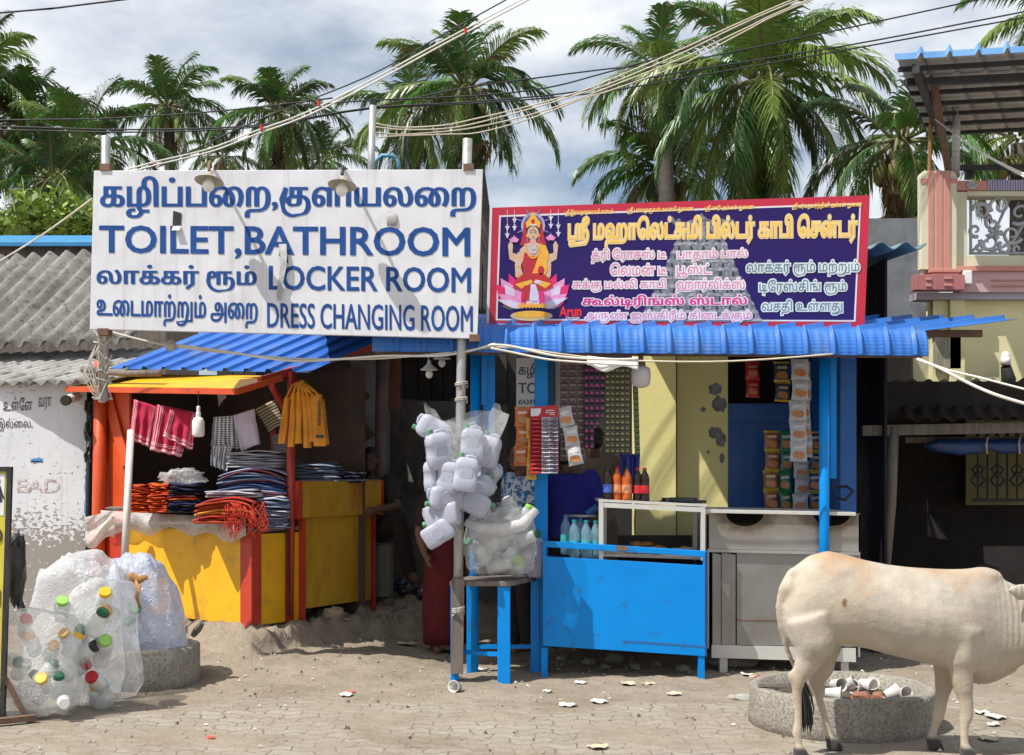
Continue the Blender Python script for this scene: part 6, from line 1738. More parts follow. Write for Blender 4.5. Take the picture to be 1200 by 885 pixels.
p = MB()
for a, b_, c_, e_ in ((703.5, 589, 826.5, 595), (703.5, 641, 826.5, 650)):
    p.hexa(dcp(a, b_), dcp(c_, b_ + 6), dcp(c_, b_ + 6 + (5.5 if b_ < 600 else 5)), dcp(a, b_ + (5.5 if b_ < 600 else 5)), (0, .03, 0))
for a, w_ in ((702, 5), (821.5, 5)):
    p.hexa(dcp(a, 657, -.004), dcp(a + w_, 657, -.004), dcp(a + w_, 588.5 + (a - 702) * .05, -.004), dcp(a, 588.5 + (a - 702) * .05, -.004), (0, .04, 0))
p.hexa(dcp(706, 657, .45), dcp(711, 657, .45), dcp(711, 590, .45), dcp(706, 590, .45), (0, .03, 0))
p.hexa(dcp(812, 657, .45), dcp(817, 657, .45), dcp(817, 592, .45), dcp(812, 592, .45), (0, .03, 0))
p.build('frame_bar', M_alu, dc, sep=True)
p = MB(); p.hexa(dcp(702, 588), dcp(829, 594), dcp(829, 594) + Vector((0, .5, 0)), dcp(702, 588) + Vector((0, .5, 0)), (0, 0, .018)); p.build('top', M_alu, dc)
p = MB(); p.hexa(dcp(703, 652, .03), dcp(827, 656, .03), dcp(827, 656, .03) + Vector((0, .45, 0)), dcp(703, 652, .03) + Vector((0, .45, 0)), (0, 0, .02)); p.build('tray', M_ss, dc)
m_gl, nt_, b_gl = newmat('thin_glass'); b_gl.inputs['Base Color'].default_value = (.01, .012, .012, 1); b_gl.inputs['Alpha'].default_value = .10; b_gl.inputs['Roughness'].default_value = .03
p = MB(); p.hexa(dcp(709, 648, .012), dcp(819, 652, .012), dcp(819, 602, .012), dcp(709, 596, .012), (0, .004, 0)); p.build('glass', m_gl, dc)
M_fry = mat('fried_batter', (.42, .17, .04), (.26, .09, .02), 18, .7, bump=.6, bsc=40)
random.seed(14)
for k in range(16):
    p = MB(); q = dcp(random.uniform(735, 775), 645, random.uniform(.1, .35)); q.z = dcp(765, 654, .03).z + .04 + .025 * (k % 3)
    p.ball(q, random.uniform(.03, .05), .035, random.uniform(.016, .026), 10, 7, .4, 2, k); p.build('fried_snack', M_fry, label='golden brown fried snack heaped in the glass display case', cat='snack', group='fried snacks in the display case', smooth=True)
p = MB(); q = dcp(800, 646, .2); p.ball(q, .09, .1, .03, 14, 8, .5, 2, 3); p.build('snack_bag', F_haze, label='crumpled clear bag at the right end inside the display case', cat='plastic bag', smooth=True)
p = MB(); q = dcp(796, 592, .25); p.lathe([(.02, .0), (.12, .004), (.135, .014), (.14, .045), (.13, .045), (.12, .02), (.0, .015)], 26, TRS(q + Vector((0, 0, .012))), cap=False); p.build('black_pan', M_black, label='round black pan lying on top of the display case', cat='pan', smooth=True)
p = MB(); p.box(X(775, 10.1), X(828, 10.1), 10.1, 10.25, dcp(0, 594).z + .02, dcp(0, 594).z + .04); p.build('black_tray', M_black, label='flat black tray at the back right of the display case top', cat='tray')


def bottle(name, label, px, py_base, d, h, rad, liquid, capc, lab=None, group=None, body=None):
    t = thing(name, label, 'bottle', P(px, py_base, d), group)
    M = TRS(P(px, py_base, d))
    pr = [(rad * .8, 0), (rad, .012), (rad, h * .18), (rad * .94, h * .22), (rad, h * .27), (rad, h * .52), (rad * .93, h * .57), (rad, h * .64), (rad * .97, h * .72), (rad * .78, h * .80), (rad * .46, h * .88), (rad * .38, h * .92), (rad * .38, h * .96)]
    m = MB(); m.lathe(pr, 18, M); m.build('bottle_body', liquid, t, smooth=True)
    m = MB(); m.lathe([(rad * .43, h * .94), (rad * .43, h), (rad * .36, h * 1.005)], 14, M); m.build('cap', capc, t)
    if lab:
        m = MB(); m.lathe([(rad * 1.015, h * .28), (rad * 1.015, h * .51)], 18, M, cap=False); m.build('bottle_label', lab, t, smooth=True)


def plast(name, c, rough=.12): return mat(name, c, None, 4, rough, bump=0)


COLA, ORNG = plast('dark_cola', (.015, .006, .004)), plast('orange_drink', (.52, .10, .012))
ztop = 587.5
for k, (px, liq, capn, lb, lab) in enumerate(((712, COLA, 'black', plast('blue_label', (.05, .12, .45)), 'dark cola bottle with a blue label at the left end of the display case top'), (723, ORNG, 'red', plast('pale_orange_label', (.75, .3, .12)), 'orange drink bottle next to the blue labelled cola'),
                                              (734.5, ORNG, 'dark green', plast('pale_orange_label', (.75, .3, .12)), 'orange drink bottle between the other orange one and a cola'), (747, COLA, 'red', plast('red_label', (.55, .02, .03)), 'dark cola bottle with a red label beside the orange drinks'), (755.5, COLA, 'red', plast('red_label', (.55, .02, .03)), 'dark cola bottle with a red label at the right end of the row'))):
    bottle('soda_bottle', lab, px, ztop + 1 + (px - 702) * .03, DC + .12 + .02 * (k % 2), .275, .037, liq, CAPS[capn], lb, 'soda bottles on the display case')
WATER = mat('clear_water_bottle', (.34, .58, .68), (.28, .50, .60), 6, .06, bump=.1, bsc=40, alpha=.32)
TEAL = plast('aqua_label', (.06, .42, .46)); TCAP = plast('teal_cap', (.01, .25, .25))
for k, (px, d, lab) in enumerate(((663, 10.02, 'tall water bottle at the back left of the group on the blue counter'), (673, 9.86, 'water bottle at the front left of the group on the blue counter'), (687, 9.86, 'water bottle in the front middle of the group on the blue counter'), (698, 9.88, 'water bottle against the display case frame'), (680, 10.05, 'water bottle at the back middle under the steel plate'))):
    q = cf(px, 656, d - 9.78)
    bottle('water_bottle', lab, px, 656 + (px - 660) * .04 if d < 9.95 else 650, d, .31, .042, WATER, TCAP, TEAL, 'water bottles on the blue counter')
p = MB(); p.lathe([(.02, 0), (.11, .0), (.125, .012), (.123, .016), (.02, .008)], 26, TRS(P(682, 606, 10.05) + Vector((0, 0, .0)))); p.build('steel_plate', M_ss, label='round steel plate resting on the water bottles', cat='plate', smooth=True)
p = MB(); p.tube([P(688, 603, 10.2), P(700, 594, 10.2)], .03, 8); p.build('blue_cup', M_alcove, label='blue cup lying behind the steel plate', cat='cup')

# ------------------------------------------------------------------ stove counter
sk = thing('stove_counter', 'scuffed stainless steel stove counter with sooty burner openings', 'stove', (X(918, 10), 10.0, 0))
DK = 9.98


def soot_material():
    m, nt, b = newmat('sooty_stainless')
    L = nt.links.new
    vec = nd(nt, 'TexCoord').outputs['Object']
    col = mixc(nt, noise_fac(nt, vec, 3, .3, .7), (.42, .41, .385), (.34, .33, .305))
    nz = nd(nt, 'TexNoise'); nz.inputs['Scale'].default_value = 14; nz.inputs['Detail'].default_value = 6; L(vec, nz.inputs['Vector'])
    for cx_ in (875, 974):
        c = P(cx_, 600, DK)
        sub = nd(nt, 'VectorMath', operation='SUBTRACT'); L(vec, sub.inputs[0]); sub.inputs[1].default_value = c
        sc_ = nd(nt, 'VectorMath', operation='MULTIPLY'); L(sub.outputs[0], sc_.inputs[0]); sc_.inputs[1].default_value = (1, .3, 1.6)
        ln = nd(nt, 'VectorMath', operation='LENGTH'); L(sc_.outputs[0], ln.inputs[0])
        wb = nd(nt, 'Math', operation='MULTIPLY_ADD'); L(nz.outputs['Fac'], wb.inputs[0]); wb.inputs[1].default_value = .14; L(ln.outputs['Value'], wb.inputs[2])
        r = nd(nt, 'MapRange'); L(wb.outputs[0], r.inputs['Value']); r.inputs['From Min'].default_value = .36; r.inputs['From Max'].default_value = .27; r.inputs['To Max'].default_value = .93
        col = mixc(nt, r.outputs[0], col, (.05, .038, .028))
        r2 = nd(nt, 'MapRange'); L(wb.outputs[0], r2.inputs['Value']); r2.inputs['From Min'].default_value = .58; r2.inputs['From Max'].default_value = .36; r2.inputs['To Max'].default_value = .5
        col = mixc(nt, r2.outputs[0], col, (.22, .16, .10))
    L(col, b.inputs['Base Color']); b.inputs['Metallic'].default_value = .6; b.inputs['Roughness'].default_value = .45
    return m


def kf(px, py, off=0.0): return P(px, py, DK + off)


p = MB(); p.hexa(kf(829, 643), kf(1008, 647), kf(1008, 602), kf(829, 600), (0, .02, 0)); bfr = p.build('burner_front', soot_material(), sk)
p = MB()
for cx_ in (873, 975): p.prism([kf(cx_ + 22 * math.cos(a), 601.5 + 15 * math.sin(a), -.003) for a in [PI * i / 14 for i in range(15)]], (0, .002, 0))
p.build('burner_opening', mat('black_soot', (.006, .005, .004), None, 9, .98, spec=.05), bfr, sep=True)
p = MB(); p.hexa(kf(826, 597, -.03), kf(1003, 600.5, -.03), kf(1003, 600.5, -.03) + Vector((0, .75, 0)), kf(826, 597, -.03) + Vector((0, .75, 0)), (0, 0, -.028)); p.build('stove_top', M_alu, sk, bevel=.003)
p = MB(); p.hexa(kf(829, 647, -.012), kf(1008, 651, -.012), kf(1008, 647.5, -.012), kf(829, 643.5, -.012), (0, .05, 0)); p.build('ledge', M_ss, sk)
p = MB()
for a, b_ in ((835, 845), (846, 862), (863.5, 1007)):
    p.hexa(kf(a, 756, .02), kf(b_, 758, .02), kf(b_, 650, .02), kf(a, 648, .02), (0, .012, 0))
p.build('lower_panel', mat('grey_sheet_panel', (.36, .355, .335), (.29, .285, .265), 2, .38, .7, dirt=(.30, .26, .2), dsc=4, dlo=.58, dhi=.75), sk, sep=True)
p = MB(); p.hexa(kf(863.5, 727.5, .016), kf(1007, 729, .016), kf(1007, 727.5, .016), kf(863.5, 726, .016), (0, .004, 0)); p.hexa(kf(845, 756, .014), kf(846, 756, .014), kf(846, 650, .014), kf(845, 650, .014), (0, .006, 0)); p.build('panel_seam', M_rust, sk, sep=True)
p = MB(); p.hexa(kf(834, 771, .005), kf(1003, 776, .005), kf(1003, 760, .005), kf(834, 756, .005), (0, .03, 0)); p.build('base_rail', M_alu, sk)
p = MB(); q0, q1 = kf(1008, 770), kf(1008, 603); p.hexa(q0, q0 + Vector((0, .7, 0)), q1 + Vector((0, .7, 0)), q1, (-.012, 0, 0)); q0, q1 = kf(829, 760), kf(829, 603); p.hexa(q0, q0 + Vector((0, .7, 0)), q1 + Vector((0, .7, 0)), q1, (.012, 0, 0)); p.build('side_panel', M_ss, sk, sep=True)
for a in (848, 990):
    for off in (.03, .6): 
        q = kf(a, 770, off); p = MB(); p.box(q.x - .03, q.x + .03, q.y, q.y + .06, -.05, q.z + .02); p.build('leg', M_alu, sk)

# ------------------------------------------------------------------ hanging goods
def pillow(m, w, h, t, M=None, patch=True):
    m.cur = 0
    m.grid(lambda u, v: Vector(((u - .5) * w * (1 - .10 * math.sin(PI * v)), -t * math.sin(PI * u) ** .6 * math.sin(PI * v) ** .6, (v - .5) * h)), 8, 10, M, mfn=lambda u, v: 2 if (v < .09 or v > .91) else 0)
    m.grid(lambda u, v: Vector(((.5 - u) * w * (1 - .10 * math.sin(PI * v)), t * .7 * math.sin(PI * u) ** .6 * math.sin(PI * v) ** .6, (v - .5) * h)), 8, 10, M)
    if patch:
        m.cur = 1
        pts = [Vector((w * .34 * math.cos(2 * PI * i / 14), -t * 1.06, -h * .17 + h * .20 * math.sin(2 * PI * i / 14) * (1 + .2 * math.cos(i)))) for i in range(14)]
        m.poly(pts, M)
        m.cur = 3
        m.poly([Vector((w * a, -t * .98, h * b)) for a, b in ((-.30, .12), (.30, .14), (.30, .27), (-.30, .25))], M)


FOOD = mat('printed_snack_picture', (.50, .14, .03), (.50, .26, .10), 40, .35, bump=0)
PK = {}
for n, c, e, l in (('silver', (.52, .52, .54), (.48, .48, .5), (.66, .65, .66)), ('yellow', (.05, .06, .09), (.62, .42, .03), (.6, .5, .3)), ('brown', (.30, .10, .03), (.55, .38, .03), (.65, .5, .3)), ('green', (.03, .20, .10), (.03, .22, .11), (.55, .58, .5)),
                   ('navy', (.02, .05, .16), (.55, .48, .06), (.5, .5, .55)), ('red', (.45, .02, .02), (.5, .04, .03), (.55, .2, .15)), ('orange', (.62, .14, .03), (.6, .2, .05), (.75, .6, .45)), ('gold', (.75, .40, .02), (.75, .45, .05), (.75, .55, .2))):
    PK[n] = [mat(n + '_packet', c, None, 12, .28, bump=.15, bsc=20), FOOD, mat(n + '_packet_seal', e, None, 12, .3, bump=0), mat(n + '_packet_band', l, None, 12, .3, bump=0)]


def strip(label, px, y0, y1, d, n, kind, wpx, group, sway=0.0, tilt=0.0):
    t = thing('packet_strip', label, 'snack packets', P(px, y0, d), group)
    h = (y1 - y0) / n
    for k in range(n):
        m = MB(); u = (k + .5) / n
        M = TRS(P(px + sway * u + 1.2 * math.sin(k * 2.1), y0 + h * (k + .5), d + .012 * math.sin(k * 3)), (R(-4), R(tilt + 3 * math.sin(k * 1.7)), R(8 * math.sin(k * 2.3))))
        pillow(m, wpx * d / FOC, h * 1.02 * d / FOC, .018, M); m.build('packet', PK[kind], t, smooth=True)
    return t


GR = 'snack packet strips in the blue recess'
strip('strip of two red snack packets high up at the left of the blue recess', 882, 424, 466, 11.1, 2, 'red', 17, GR, -1)
strip('pair of dark snack packets with yellow ends left of the long silver strip', 916, 424, 471, 10.95, 2, 'yellow', 19, GR)
strip('long silver snack packet strip hanging in front of the others', 937.5, 421, 541, 10.6, 5, 'silver', 21, GR, -3)
strip('short silver strip seen edge on beside the long silver one', 945, 424, 536, 10.7, 5, 'silver', 9, GR, 2)
strip('brown and yellow snack packet strip at the left of the lower rows', 904, 505, 598, 11.2, 4, 'brown', 18, GR)
strip('green snack packet strip between the brown and silver rows', 921, 505, 600, 11.25, 4, 'green', 16, GR)
strip('lower silver strip continuing below the long one', 939, 541, 598, 11.15, 3, 'silver', 19, GR)
strip('navy and yellow snack packet strip half hidden by the blue post', 956, 506, 600, 11.2, 4, 'navy', 18, GR)
GL = 'snack packet strips at the left of the shop'
strip('orange snack packet strip hanging below the small white banner', 612, 477, 546, 9.95, 3, 'orange', 18, GL)
strip('silver chips packet strip swinging to the right of the red rack', 660, 477, 545, 9.85, 3, 'silver', 18, GL, 17, -12)
strip('yellow snack packet strip left of the red rack', 622, 490, 562, 9.92, 3, 'gold', 12, GL, 2)


def curtain(label, x0, x1, y0, y1, d, nc, nr, mts, skip=(), lean=0.0):
    t = thing('sachet_curtain', label, 'sachets', P((x0 + x1) / 2, y0, d), 'curtains of small sachets in the shop')
    w_, h = (x1 - x0) / nc, (y1 - y0) / nr
    protos = {}
    for r_ in range(nr):
        for c_ in range(nc):
            if (r_, c_) in skip: continue
            i = (r_ * 3 + c_) % len(mts)
            q = P(x0 + w_ * (c_ + .5) + lean * r_, y0 + h * (r_ + .5), d + .006 * math.sin(c_ * 2 + r_))
            if i not in protos:
                m = MB(); m.cur = 0; pillow(m, w_ * .97 * d / FOC, h * .98 * d / FOC, .006, None, True)
                o = m.build('sachet', mts[i], t); protos[i] = o
                o.matrix_parent_inverse = Matrix.Identity(4); o.location = q - t.location
            else:
                o = protos[i].copy(); C.objects.link(o); o.location = q - t.location


def sach(n, c, p_, b_): return [mat(n + '_sachet', c, None, 20, .3, bump=0), mat(n + '_sachet_print', p_, None, 20, .3, bump=0), mat(n + '_sachet_edge', tuple(k * .5 for k in c), None, 20, .3, bump=0), mat(n + '_sachet_band', b_, None, 20, .3, bump=0)]


curtain('curtain of dull pinkish brown sachets, leftmost of the three', 656, 686, 424, 540, 10.25, 3, 14, [sach('mauve', (.26, .17, .16), (.10, .05, .05), (.45, .34, .32)), sach('mauve_dark', (.22, .14, .14), (.09, .04, .04), (.38, .28, .27))])
curtain('curtain of black and bright pink sachets between the brown and green ones', 684, 709, 428, 526, 10.2, 4, 11, [sach('black_pink', (.03, .012, .025), (.60, .06, .30), (.10, .03, .06)), sach('black_rose', (.035, .012, .03), (.42, .05, .22), (.08, .03, .06))], [(8, 2), (8, 3), (9, 2), (9, 3), (10, 2), (10, 3), (7, 3)])
curtain('curtain of olive green sachets with pale dots, widest of the three', 709, 738, 430, 531, 10.22, 5, 15, [sach('olive', (.13, .14, .06), (.45, .42, .22), (.05, .06, .03)), sach('olive_red', (.15, .13, .06), (.42, .30, .16), (.05, .06, .03)), sach('olive_dark', (.10, .12, .05), (.38, .38, .2), (.04, .05, .02))])
curtain('narrow green sachet strip at the right of the olive curtain', 741, 748, 446, 532, 10.3, 1, 13, [sach('leaf_green', (.06, .15, .06), (.2, .25, .12), (.03, .06, .03))], lean=.2)
# red sachet rack
rk = thing('sachet_rack', 'red display card with rows of red and silver sachets hanging on the shop post', 'display rack', P(637, 476, 9.82))
D_R = 9.82
p = MB(); p.hexa(P(621, 556, D_R), P(655, 553, D_R), P(654, 475, D_R), P(621, 477, D_R), (0, .012, 0)); rkc = p.build('card', mat('red_card', (.46, .015, .02), None, 5, .5), rk)
p = MB(); p.poly([P(*q, D_R - .003) for q in ((622, 479), (634, 478.5), (633.5, 484), (631, 487.5), (622, 488))]); p.build('white_corner', M_vwhite, rkc)
p = MB()
for yy, a0, a1 in ((480.5, 640, 649), (483, 639, 650.5), (485.2, 644, 650)): p.poly([P(a0, yy, D_R - .003), P(a1, yy, D_R - .003), P(a1, yy + 1, D_R - .003), P(a0, yy + 1, D_R - .003)])
p.poly([P(626 + 1.6 * math.cos(i), 481.5 + 2.6 * math.sin(i), D_R - .005) for i in (0, 1.57, 3.14, 4.71)]); p.build('card_print', M_vwhite, rkc)
for col, (a0, a1, c1, c2) in enumerate(((622, 634, (.42, .02, .03), (.6, .15, .15)), (634.5, 645, (.50, .50, .53), (.12, .12, .15)), (645.5, 654, (.30, .31, .38), (.08, .08, .13)))):
    for r_ in range(14):
        m = MB(); y0 = 489 + r_ * 4.75
        m.hexa(P(a0, y0 + 3.9, D_R - .028), P(a1, y0 + 3.9, D_R - .028), P(a1, y0, D_R - .004), P(a0, y0, D_R - .004), (0, .004, 0))
        m.cur = 1
        m.poly([P(a0 + 2, y0 + 2.7, D_R - .023), P(a1 - 2, y0 + 2.7, D_R - .023), P(a1 - 2, y0 + 1.6, D_R - .016), P(a0 + 2, y0 + 1.6, D_R - .016)])
        m.build('sachet', [mat('rack_sachet_%s' % ('red', 'silver', 'slate')[col], c1, None, 20, .3, bump=0), mat('rack_sachet_print_%s' % ('red', 'silver', 'slate')[col], c2, None, 20, .3, bump=0)], rk)
# small white banner behind
bn = thing('small_banner', 'small white banner with blue lettering half covered by a dark blue strip', 'banner', P(628, 478, 10.35))
D_N = 10.35
p = MB(); p.hexa(P(605, 480, D_N), P(657, 480, D_N), P(657, 419, D_N), P(605, 420, D_N), (0, .008, 0)); p.build('sheet', M_white, bn)
bnf = lambda a, b: P(a, b, D_N - .003)
bns = KIDS(bn)[0]
for key, x1_, y0_, y1_, kw in (('y1', 672, 426, 444, {}), ('a2', 750, 449, 461, dict(caps=True)), ('a3', 690, 466, 477, {})):
    t = MB(); letter(t, key, 607.5, x1_, y0_, y0_, y1_, y1_, bnf, 12, 6, **kw)
    lim = X(640, D_N)
    keep = [f for f in t.f if all(t.v[k].x < lim for k in f)]
    used = sorted({k for f in keep for k in f}); at = {k: i for i, k in enumerate(used)}
    t.v = [t.v[k] for k in used]; t.f = [tuple(at[k] for k in f) for f in keep]; t.mi = [0] * len(t.f)
    t.build('lettering', mat('navy_banner_ink', (.02, .03, .12), None, 5, .5), bns)
p = MB(); p.hexa(P(631, 477, D_N - .02), P(651, 477, D_N - .02), P(651, 418, D_N - .02), P(630.5, 418, D_N - .02), (0, .008, 0)); p.build('dark_strip', mat('dull_blue_strip', (.02, .10, .20), (.015, .08, .16), 4, .5), bn)
p = MB(); p.grid(lambda u, v: P(688 + u * 60, 417 + v * (14 - 2 * u) * (1 - .25 * math.cos(u * 9)) + 3 * math.sin(u * 2.5), 9.56 - .03 * v + .015 * math.sin(u * 8)), 20, 6); p.build('white_cloth', M_white, label='strip of white cloth stretched under the eave above the sachet curtains', cat='cloth', smooth=True, solid=.003)
lt = thing('globe_lamp', 'large frosted jar lamp hanging under the blue eave in front of the yellow wall', 'lamp', P(751, 441, 9.75))
c = P(751, 441, 9.75)
p = MB(); p.lathe([(.02, -.088), (.048, -.08), (.070, -.058), (.074, -.02), (.074, .035), (.066, .062), (.035, .078)], 20, TRS(c), cap=False); p.build('globe', mat('frosted_globe', (.55, .52, .50), (.5, .47, .46), 3, .3, bump=0), lt, smooth=True)
p = MB(); p.lathe([(.036, .078), (.036, .10), (.02, .125), (.02, .16)], 14, TRS(c)); p.build('lamp_cap', M_rust, lt)
p = MB(); p.tube([c + Vector((0, 0, .16)), c + Vector((.01, .03, .26))], .006, 6); p.build('cord', M_wireb, lt)
p = MB(); p.grid(lambda u, v: P(728 + u * 20 + 4 * (1 - v) * (u - .5), 532 + 46 * v, 11.0 + .03 * math.sin(u * 12)), 12, 8); p.build('blue_plastic', mat('bright_blue_plastic', (.05, .07, .40), (.04, .05, .3), 5, .35), label='bright blue plastic bag hanging behind the soda bottles', cat='plastic bag', smooth=True, solid=.004)
p = MB(); p.tube([P(981, 571, 10.5), P(992, 570, 10.45), P(1000, 576, 10.4), P(990, 586, 10.4), P(982, 584, 10.5)], .012, 6); p.build('black_hook', M_black, label='black iron loop fixed low on the blue partition', cat='hook', smooth=True)
# ------------------------------------------------------------------ pale yellow house with a balcony at the right
M_cream = mat('cream_house_paint', (0.66, 0.64, 0.46), (0.58, 0.56, 0.40), 3, .75, bump=.1, dirt=(.35, .33, .28), dsc=4, dlo=.62, dhi=.78)
M_pinkp = mat('salmon_house_paint', (0.58, 0.27, 0.22), (0.50, 0.22, 0.18), 3, .7, bump=.1, dirt=(.35, .18, .15), dsc=5, dlo=.6, dhi=.75)
M_palepink = mat('pale_pink_paint', (0.62, 0.42, 0.42), (0.52, 0.34, 0.34), 3, .75, bump=.1, dirt=(.3, .22, .22), dsc=5, dlo=.58, dhi=.75)
M_violetp = mat('violet_house_paint', (0.36, 0.33, 0.52), (.42, .38, .5), 5, .7, bump=.1)
M_grille = mat('silver_grille_paint', (0.45, 0.48, 0.50), (0.36, 0.39, 0.42), 8, .5, .2)
DY = 12.0
hs = thing('yellow_house', 'cream and salmon house with an ornate balcony parapet and silver grille', 'house', (X(1180, 12.5), 12.5, 0))


def hp_(px, py, off=0.0): return P(px, py, DY + off)


def slab(mb, x0, x1, y0, y1, off, th):
    mb.box(X(x0, DY), X(x1, DY), DY + off, DY + off + th, Z(y1, DY), Z(y0, DY))
    return mb


p = MB(); slab(p, 1100, 1500, 342, 488, .16, .2); slab(p, 1118, 1135, 350, 470, .10, .06); p.build('wall', mat('pale_yellow_house_wall', (.78, .73, .42), (.70, .65, .37), 3, .85, bump=.15), hs)
p = MB(); slab(p, 1122, 1136, 223, 312, .06, .2); slab(p, 1136, 1500, 298, 312, .06, .2); slab(p, 1136, 1500, 222, 228, .06, .2); slab(p, 1079, 1121.5, 207, 316, 0, .10); p.build('parapet', M_cream, hs, bevel=.006)
p = MB()
for a, b_ in ((1087.5, 1094), (1096.5, 1104), (1106, 1113.5)): slab(p, a, b_, 200, 316, -.012, .02)
slab(p, 1079, 1087, 209, 216, -.006, .02); slab(p, 1114, 1122.5, 209, 215, -.006, .02); p.build('pilaster_stripe', M_pinkp, hs, bevel=.003)
p = MB(); p.loft([[hp_(1077 + (22.5 - 22.5 * k) , 207 - h_, 0) if False else Vector((X(1100, DY) + sx * .168 * k, DY + .055 + sy * .055 * k, Z(207, DY) + h_)) for sx, sy in ((-1, -1), (1, -1), (1, 1), (-1, 1))] for k, h_ in ((1, 0), (.93, .035), (.8, .055))]); p.build('pillar_cap', M_cream, hs)
p = MB(); slab(p, 1088, 1124, 316, 320, -.05, .3); slab(p, 1090, 1122, 320, 325, -.03, .3); slab(p, 1122, 1500, 312, 318, -.02, .25); p.build('cornice', M_pinkp, hs, bevel=.004)
p = MB(); slab(p, 1086, 1122, 325, 334, 0.0, .3); slab(p, 1124, 1500, 318, 326, .02, .25); p.build('frieze', M_palepink, hs)
p = MB(); slab(p, 1068, 1125.5, 324, 342, -.12, .14); p.build('corbel', mat('dusty_rose_paint', (.42, .16, .16), (.34, .13, .13), 4, .7, bump=.1), hs, bevel=.006)
p = MB()
for a, b_ in ((1080, 327.5), (1080, 335), (1101, 326.5), (1101, 334.5)): slab(p, a, a + (6 if a < 1090 else 9), b_, b_ + 3, -.135, .016)
slab(p, 1163, 1500, 327.5, 329, .0, .03); slab(p, 1163, 1500, 334, 335.5, .0, .03); p.build('corbel_notch', M_pinkp, hs)
p = MB(); slab(p, 1126, 1500, 326, 342, .02, .2); p.build('balcony_band', M_palepink, hs)
p = MB(); slab(p, 1076, 1500, 342, 350, .06, .2); p.build('balcony_underside', mat('grey_violet_plaster', (.44, .41, .47), (.36, .34, .40), 3, .85), hs)
p = MB(); slab(p, 1121.5, 1158, 211, 222, .03, .24); p.build('rail_block', M_pinkp, hs, bevel=.004)
p = MB()
for k in range(40): slab(p, 1159 + k * 3, 1161 + k * 3, 210, 222, .03, .2)
slab(p, 1158.5, 1290, 210.5, 221.5, .045, .2); p.build('ribbed_rail', M_violetp, hs)
p = MB()
for k in range(6): p.ball(hp_(1139 + 4 * math.cos(k * PI / 3), 217 + 3.4 * math.sin(k * PI / 3), .02), .022, .015, .02, 8, 6)
p.ball(hp_(1139, 217, .015), .018, .02, .018, 8, 6); p.build('flower_boss', M_grille, hs, smooth=True)
# ornate grille
p = MB()


def scroll(cx_, cy, r0, turns, a0, sgn_, r_=.013):
    pts = []
    for i in range(22):
        s_ = i / 21
        a = a0 + sgn_ * turns * 2 * PI * s_
        rr = r0 * (1 - .82 * s_)
        pts.append(hp_(cx_ + rr * math.cos(a), cy + rr * math.sin(a), .15))
    p.tube(pts, [r_ * (1.5 - .7 * i / 21) for i in range(22)], 7)


for base in (0, 66, 132):
    for cx_, cy, r0, tn, a0, sg_ in ((1150, 248, 11, 1.3, 3.3, 1), (1150, 248, 12, .6, 0, -1), (1172, 242, 13, 1.2, 2.6, 1), (1195, 250, 14, 1.25, 2.2, -1), (1143, 270, 8, 1.1, 1.2, 1), (1163, 262, 9, 1.2, 4.5, -1), (1186, 275, 12, 1.3, .4, 1), (1160, 283, 12, 1.1, 3.3, -1), (1147, 289, 7, 1, 5, 1), (1178, 290, 8, 1.2, 4, -1), (1192, 292, 6, 1, 1, 1)):
        scroll(cx_ + base, cy, r0, tn, a0, sg_)
    for k in range(5): 
        a = k * 2 * PI / 5; p.tube([hp_(1166 + base, 273, .14), hp_(1166 + base + 7 * math.cos(a), 273 + 6 * math.sin(a), .13), hp_(1166 + base + 12 * math.cos(a + .3), 273 + 10 * math.sin(a + .3), .15)], [.012, .028, .006], 7)
    for a, b_ in (((1138, 295), (1178, 244)), ((1160, 296), (1200, 262))): p.tube([hp_(a[0] + base, a[1], .15), hp_((a[0] + b_[0]) / 2 + base + 6, (a[1] + b_[1]) / 2 + 6, .15), hp_(b_[0] + base, b_[1], .15)], .014, 7)
for a, b_ in (((1136, 231), (1340, 231)), ((1136, 297), (1340, 297)), ((1137.5, 229), (1137.5, 298))): p.tube([hp_(*a, .15), hp_(*b_, .15)], .014, 7)
p.build('grille', M_grille, KIDS(hs)[1], smooth=True)
p = MB(); slab(p, 1127, 1137, 318, 334, -.06, .06); p.build('meter_box', M_white, hs, bevel=.01)
# roof on the terrace
tr = thing('terrace_roof', 'tiled sheet roof on steel posts over the balcony, seen from below', 'roof', P(1120, 205, 12.3))
c1, c2, c3, c4 = P(1049, 66, 10.6), P(1420, 44, 10.6), P(1440, 140, 13.0), P(1088, 158, 13.0)
nr_ = int((c2 - c1).length / .225) * 8


def trf(u, v):
    q = (c1 * (1 - u) + c2 * u) * (1 - v) + (c4 * (1 - u) + c3 * u) * v
    k = (u * nr_ / 8) % 1
    h = math.sin(max(0, (k - .78) / .22) * PI) * .05 if k > .78 else 0
    return q + Vector((0, 0, h + .018 * ((v * 9) % 1)))


p = MB(); p.grid(trf, nr_, 54); m_, nt_, b_ = newmat('blue_top_grey_underside')
geo = nd(nt_, 'NewGeometry'); nt_.links.new(mixc(nt_, geo.outputs['Backfacing'], (.10, .26, .56), (.60, .57, .53)), b_.inputs['Base Color']); b_.inputs['Roughness'].default_value = .5
p.build('roof_sheet', m_, tr, smooth=True)
p = MB(); n_ = nr_ * 2; p.grid(lambda u, v: trf(u, 0) + Vector((-.002, -.012 * (1 - v), -.035 + .055 * v)), n_, 1); p.build('roof_edge', mat('pale_blue_roof_edge', (.16, .36, .66), (.10, .26, .54), 4, .5), tr, solid=.006)
p = MB()
for k in range(7):
    v = .08 + k * .14
    q0 = c1 * (1 - v) + c4 * v + Vector((0, 0, -.05)); q1 = c2 * (1 - v) + c3 * v + Vector((0, 0, -.05))
    p.beam(q0, q1, .045, .035)
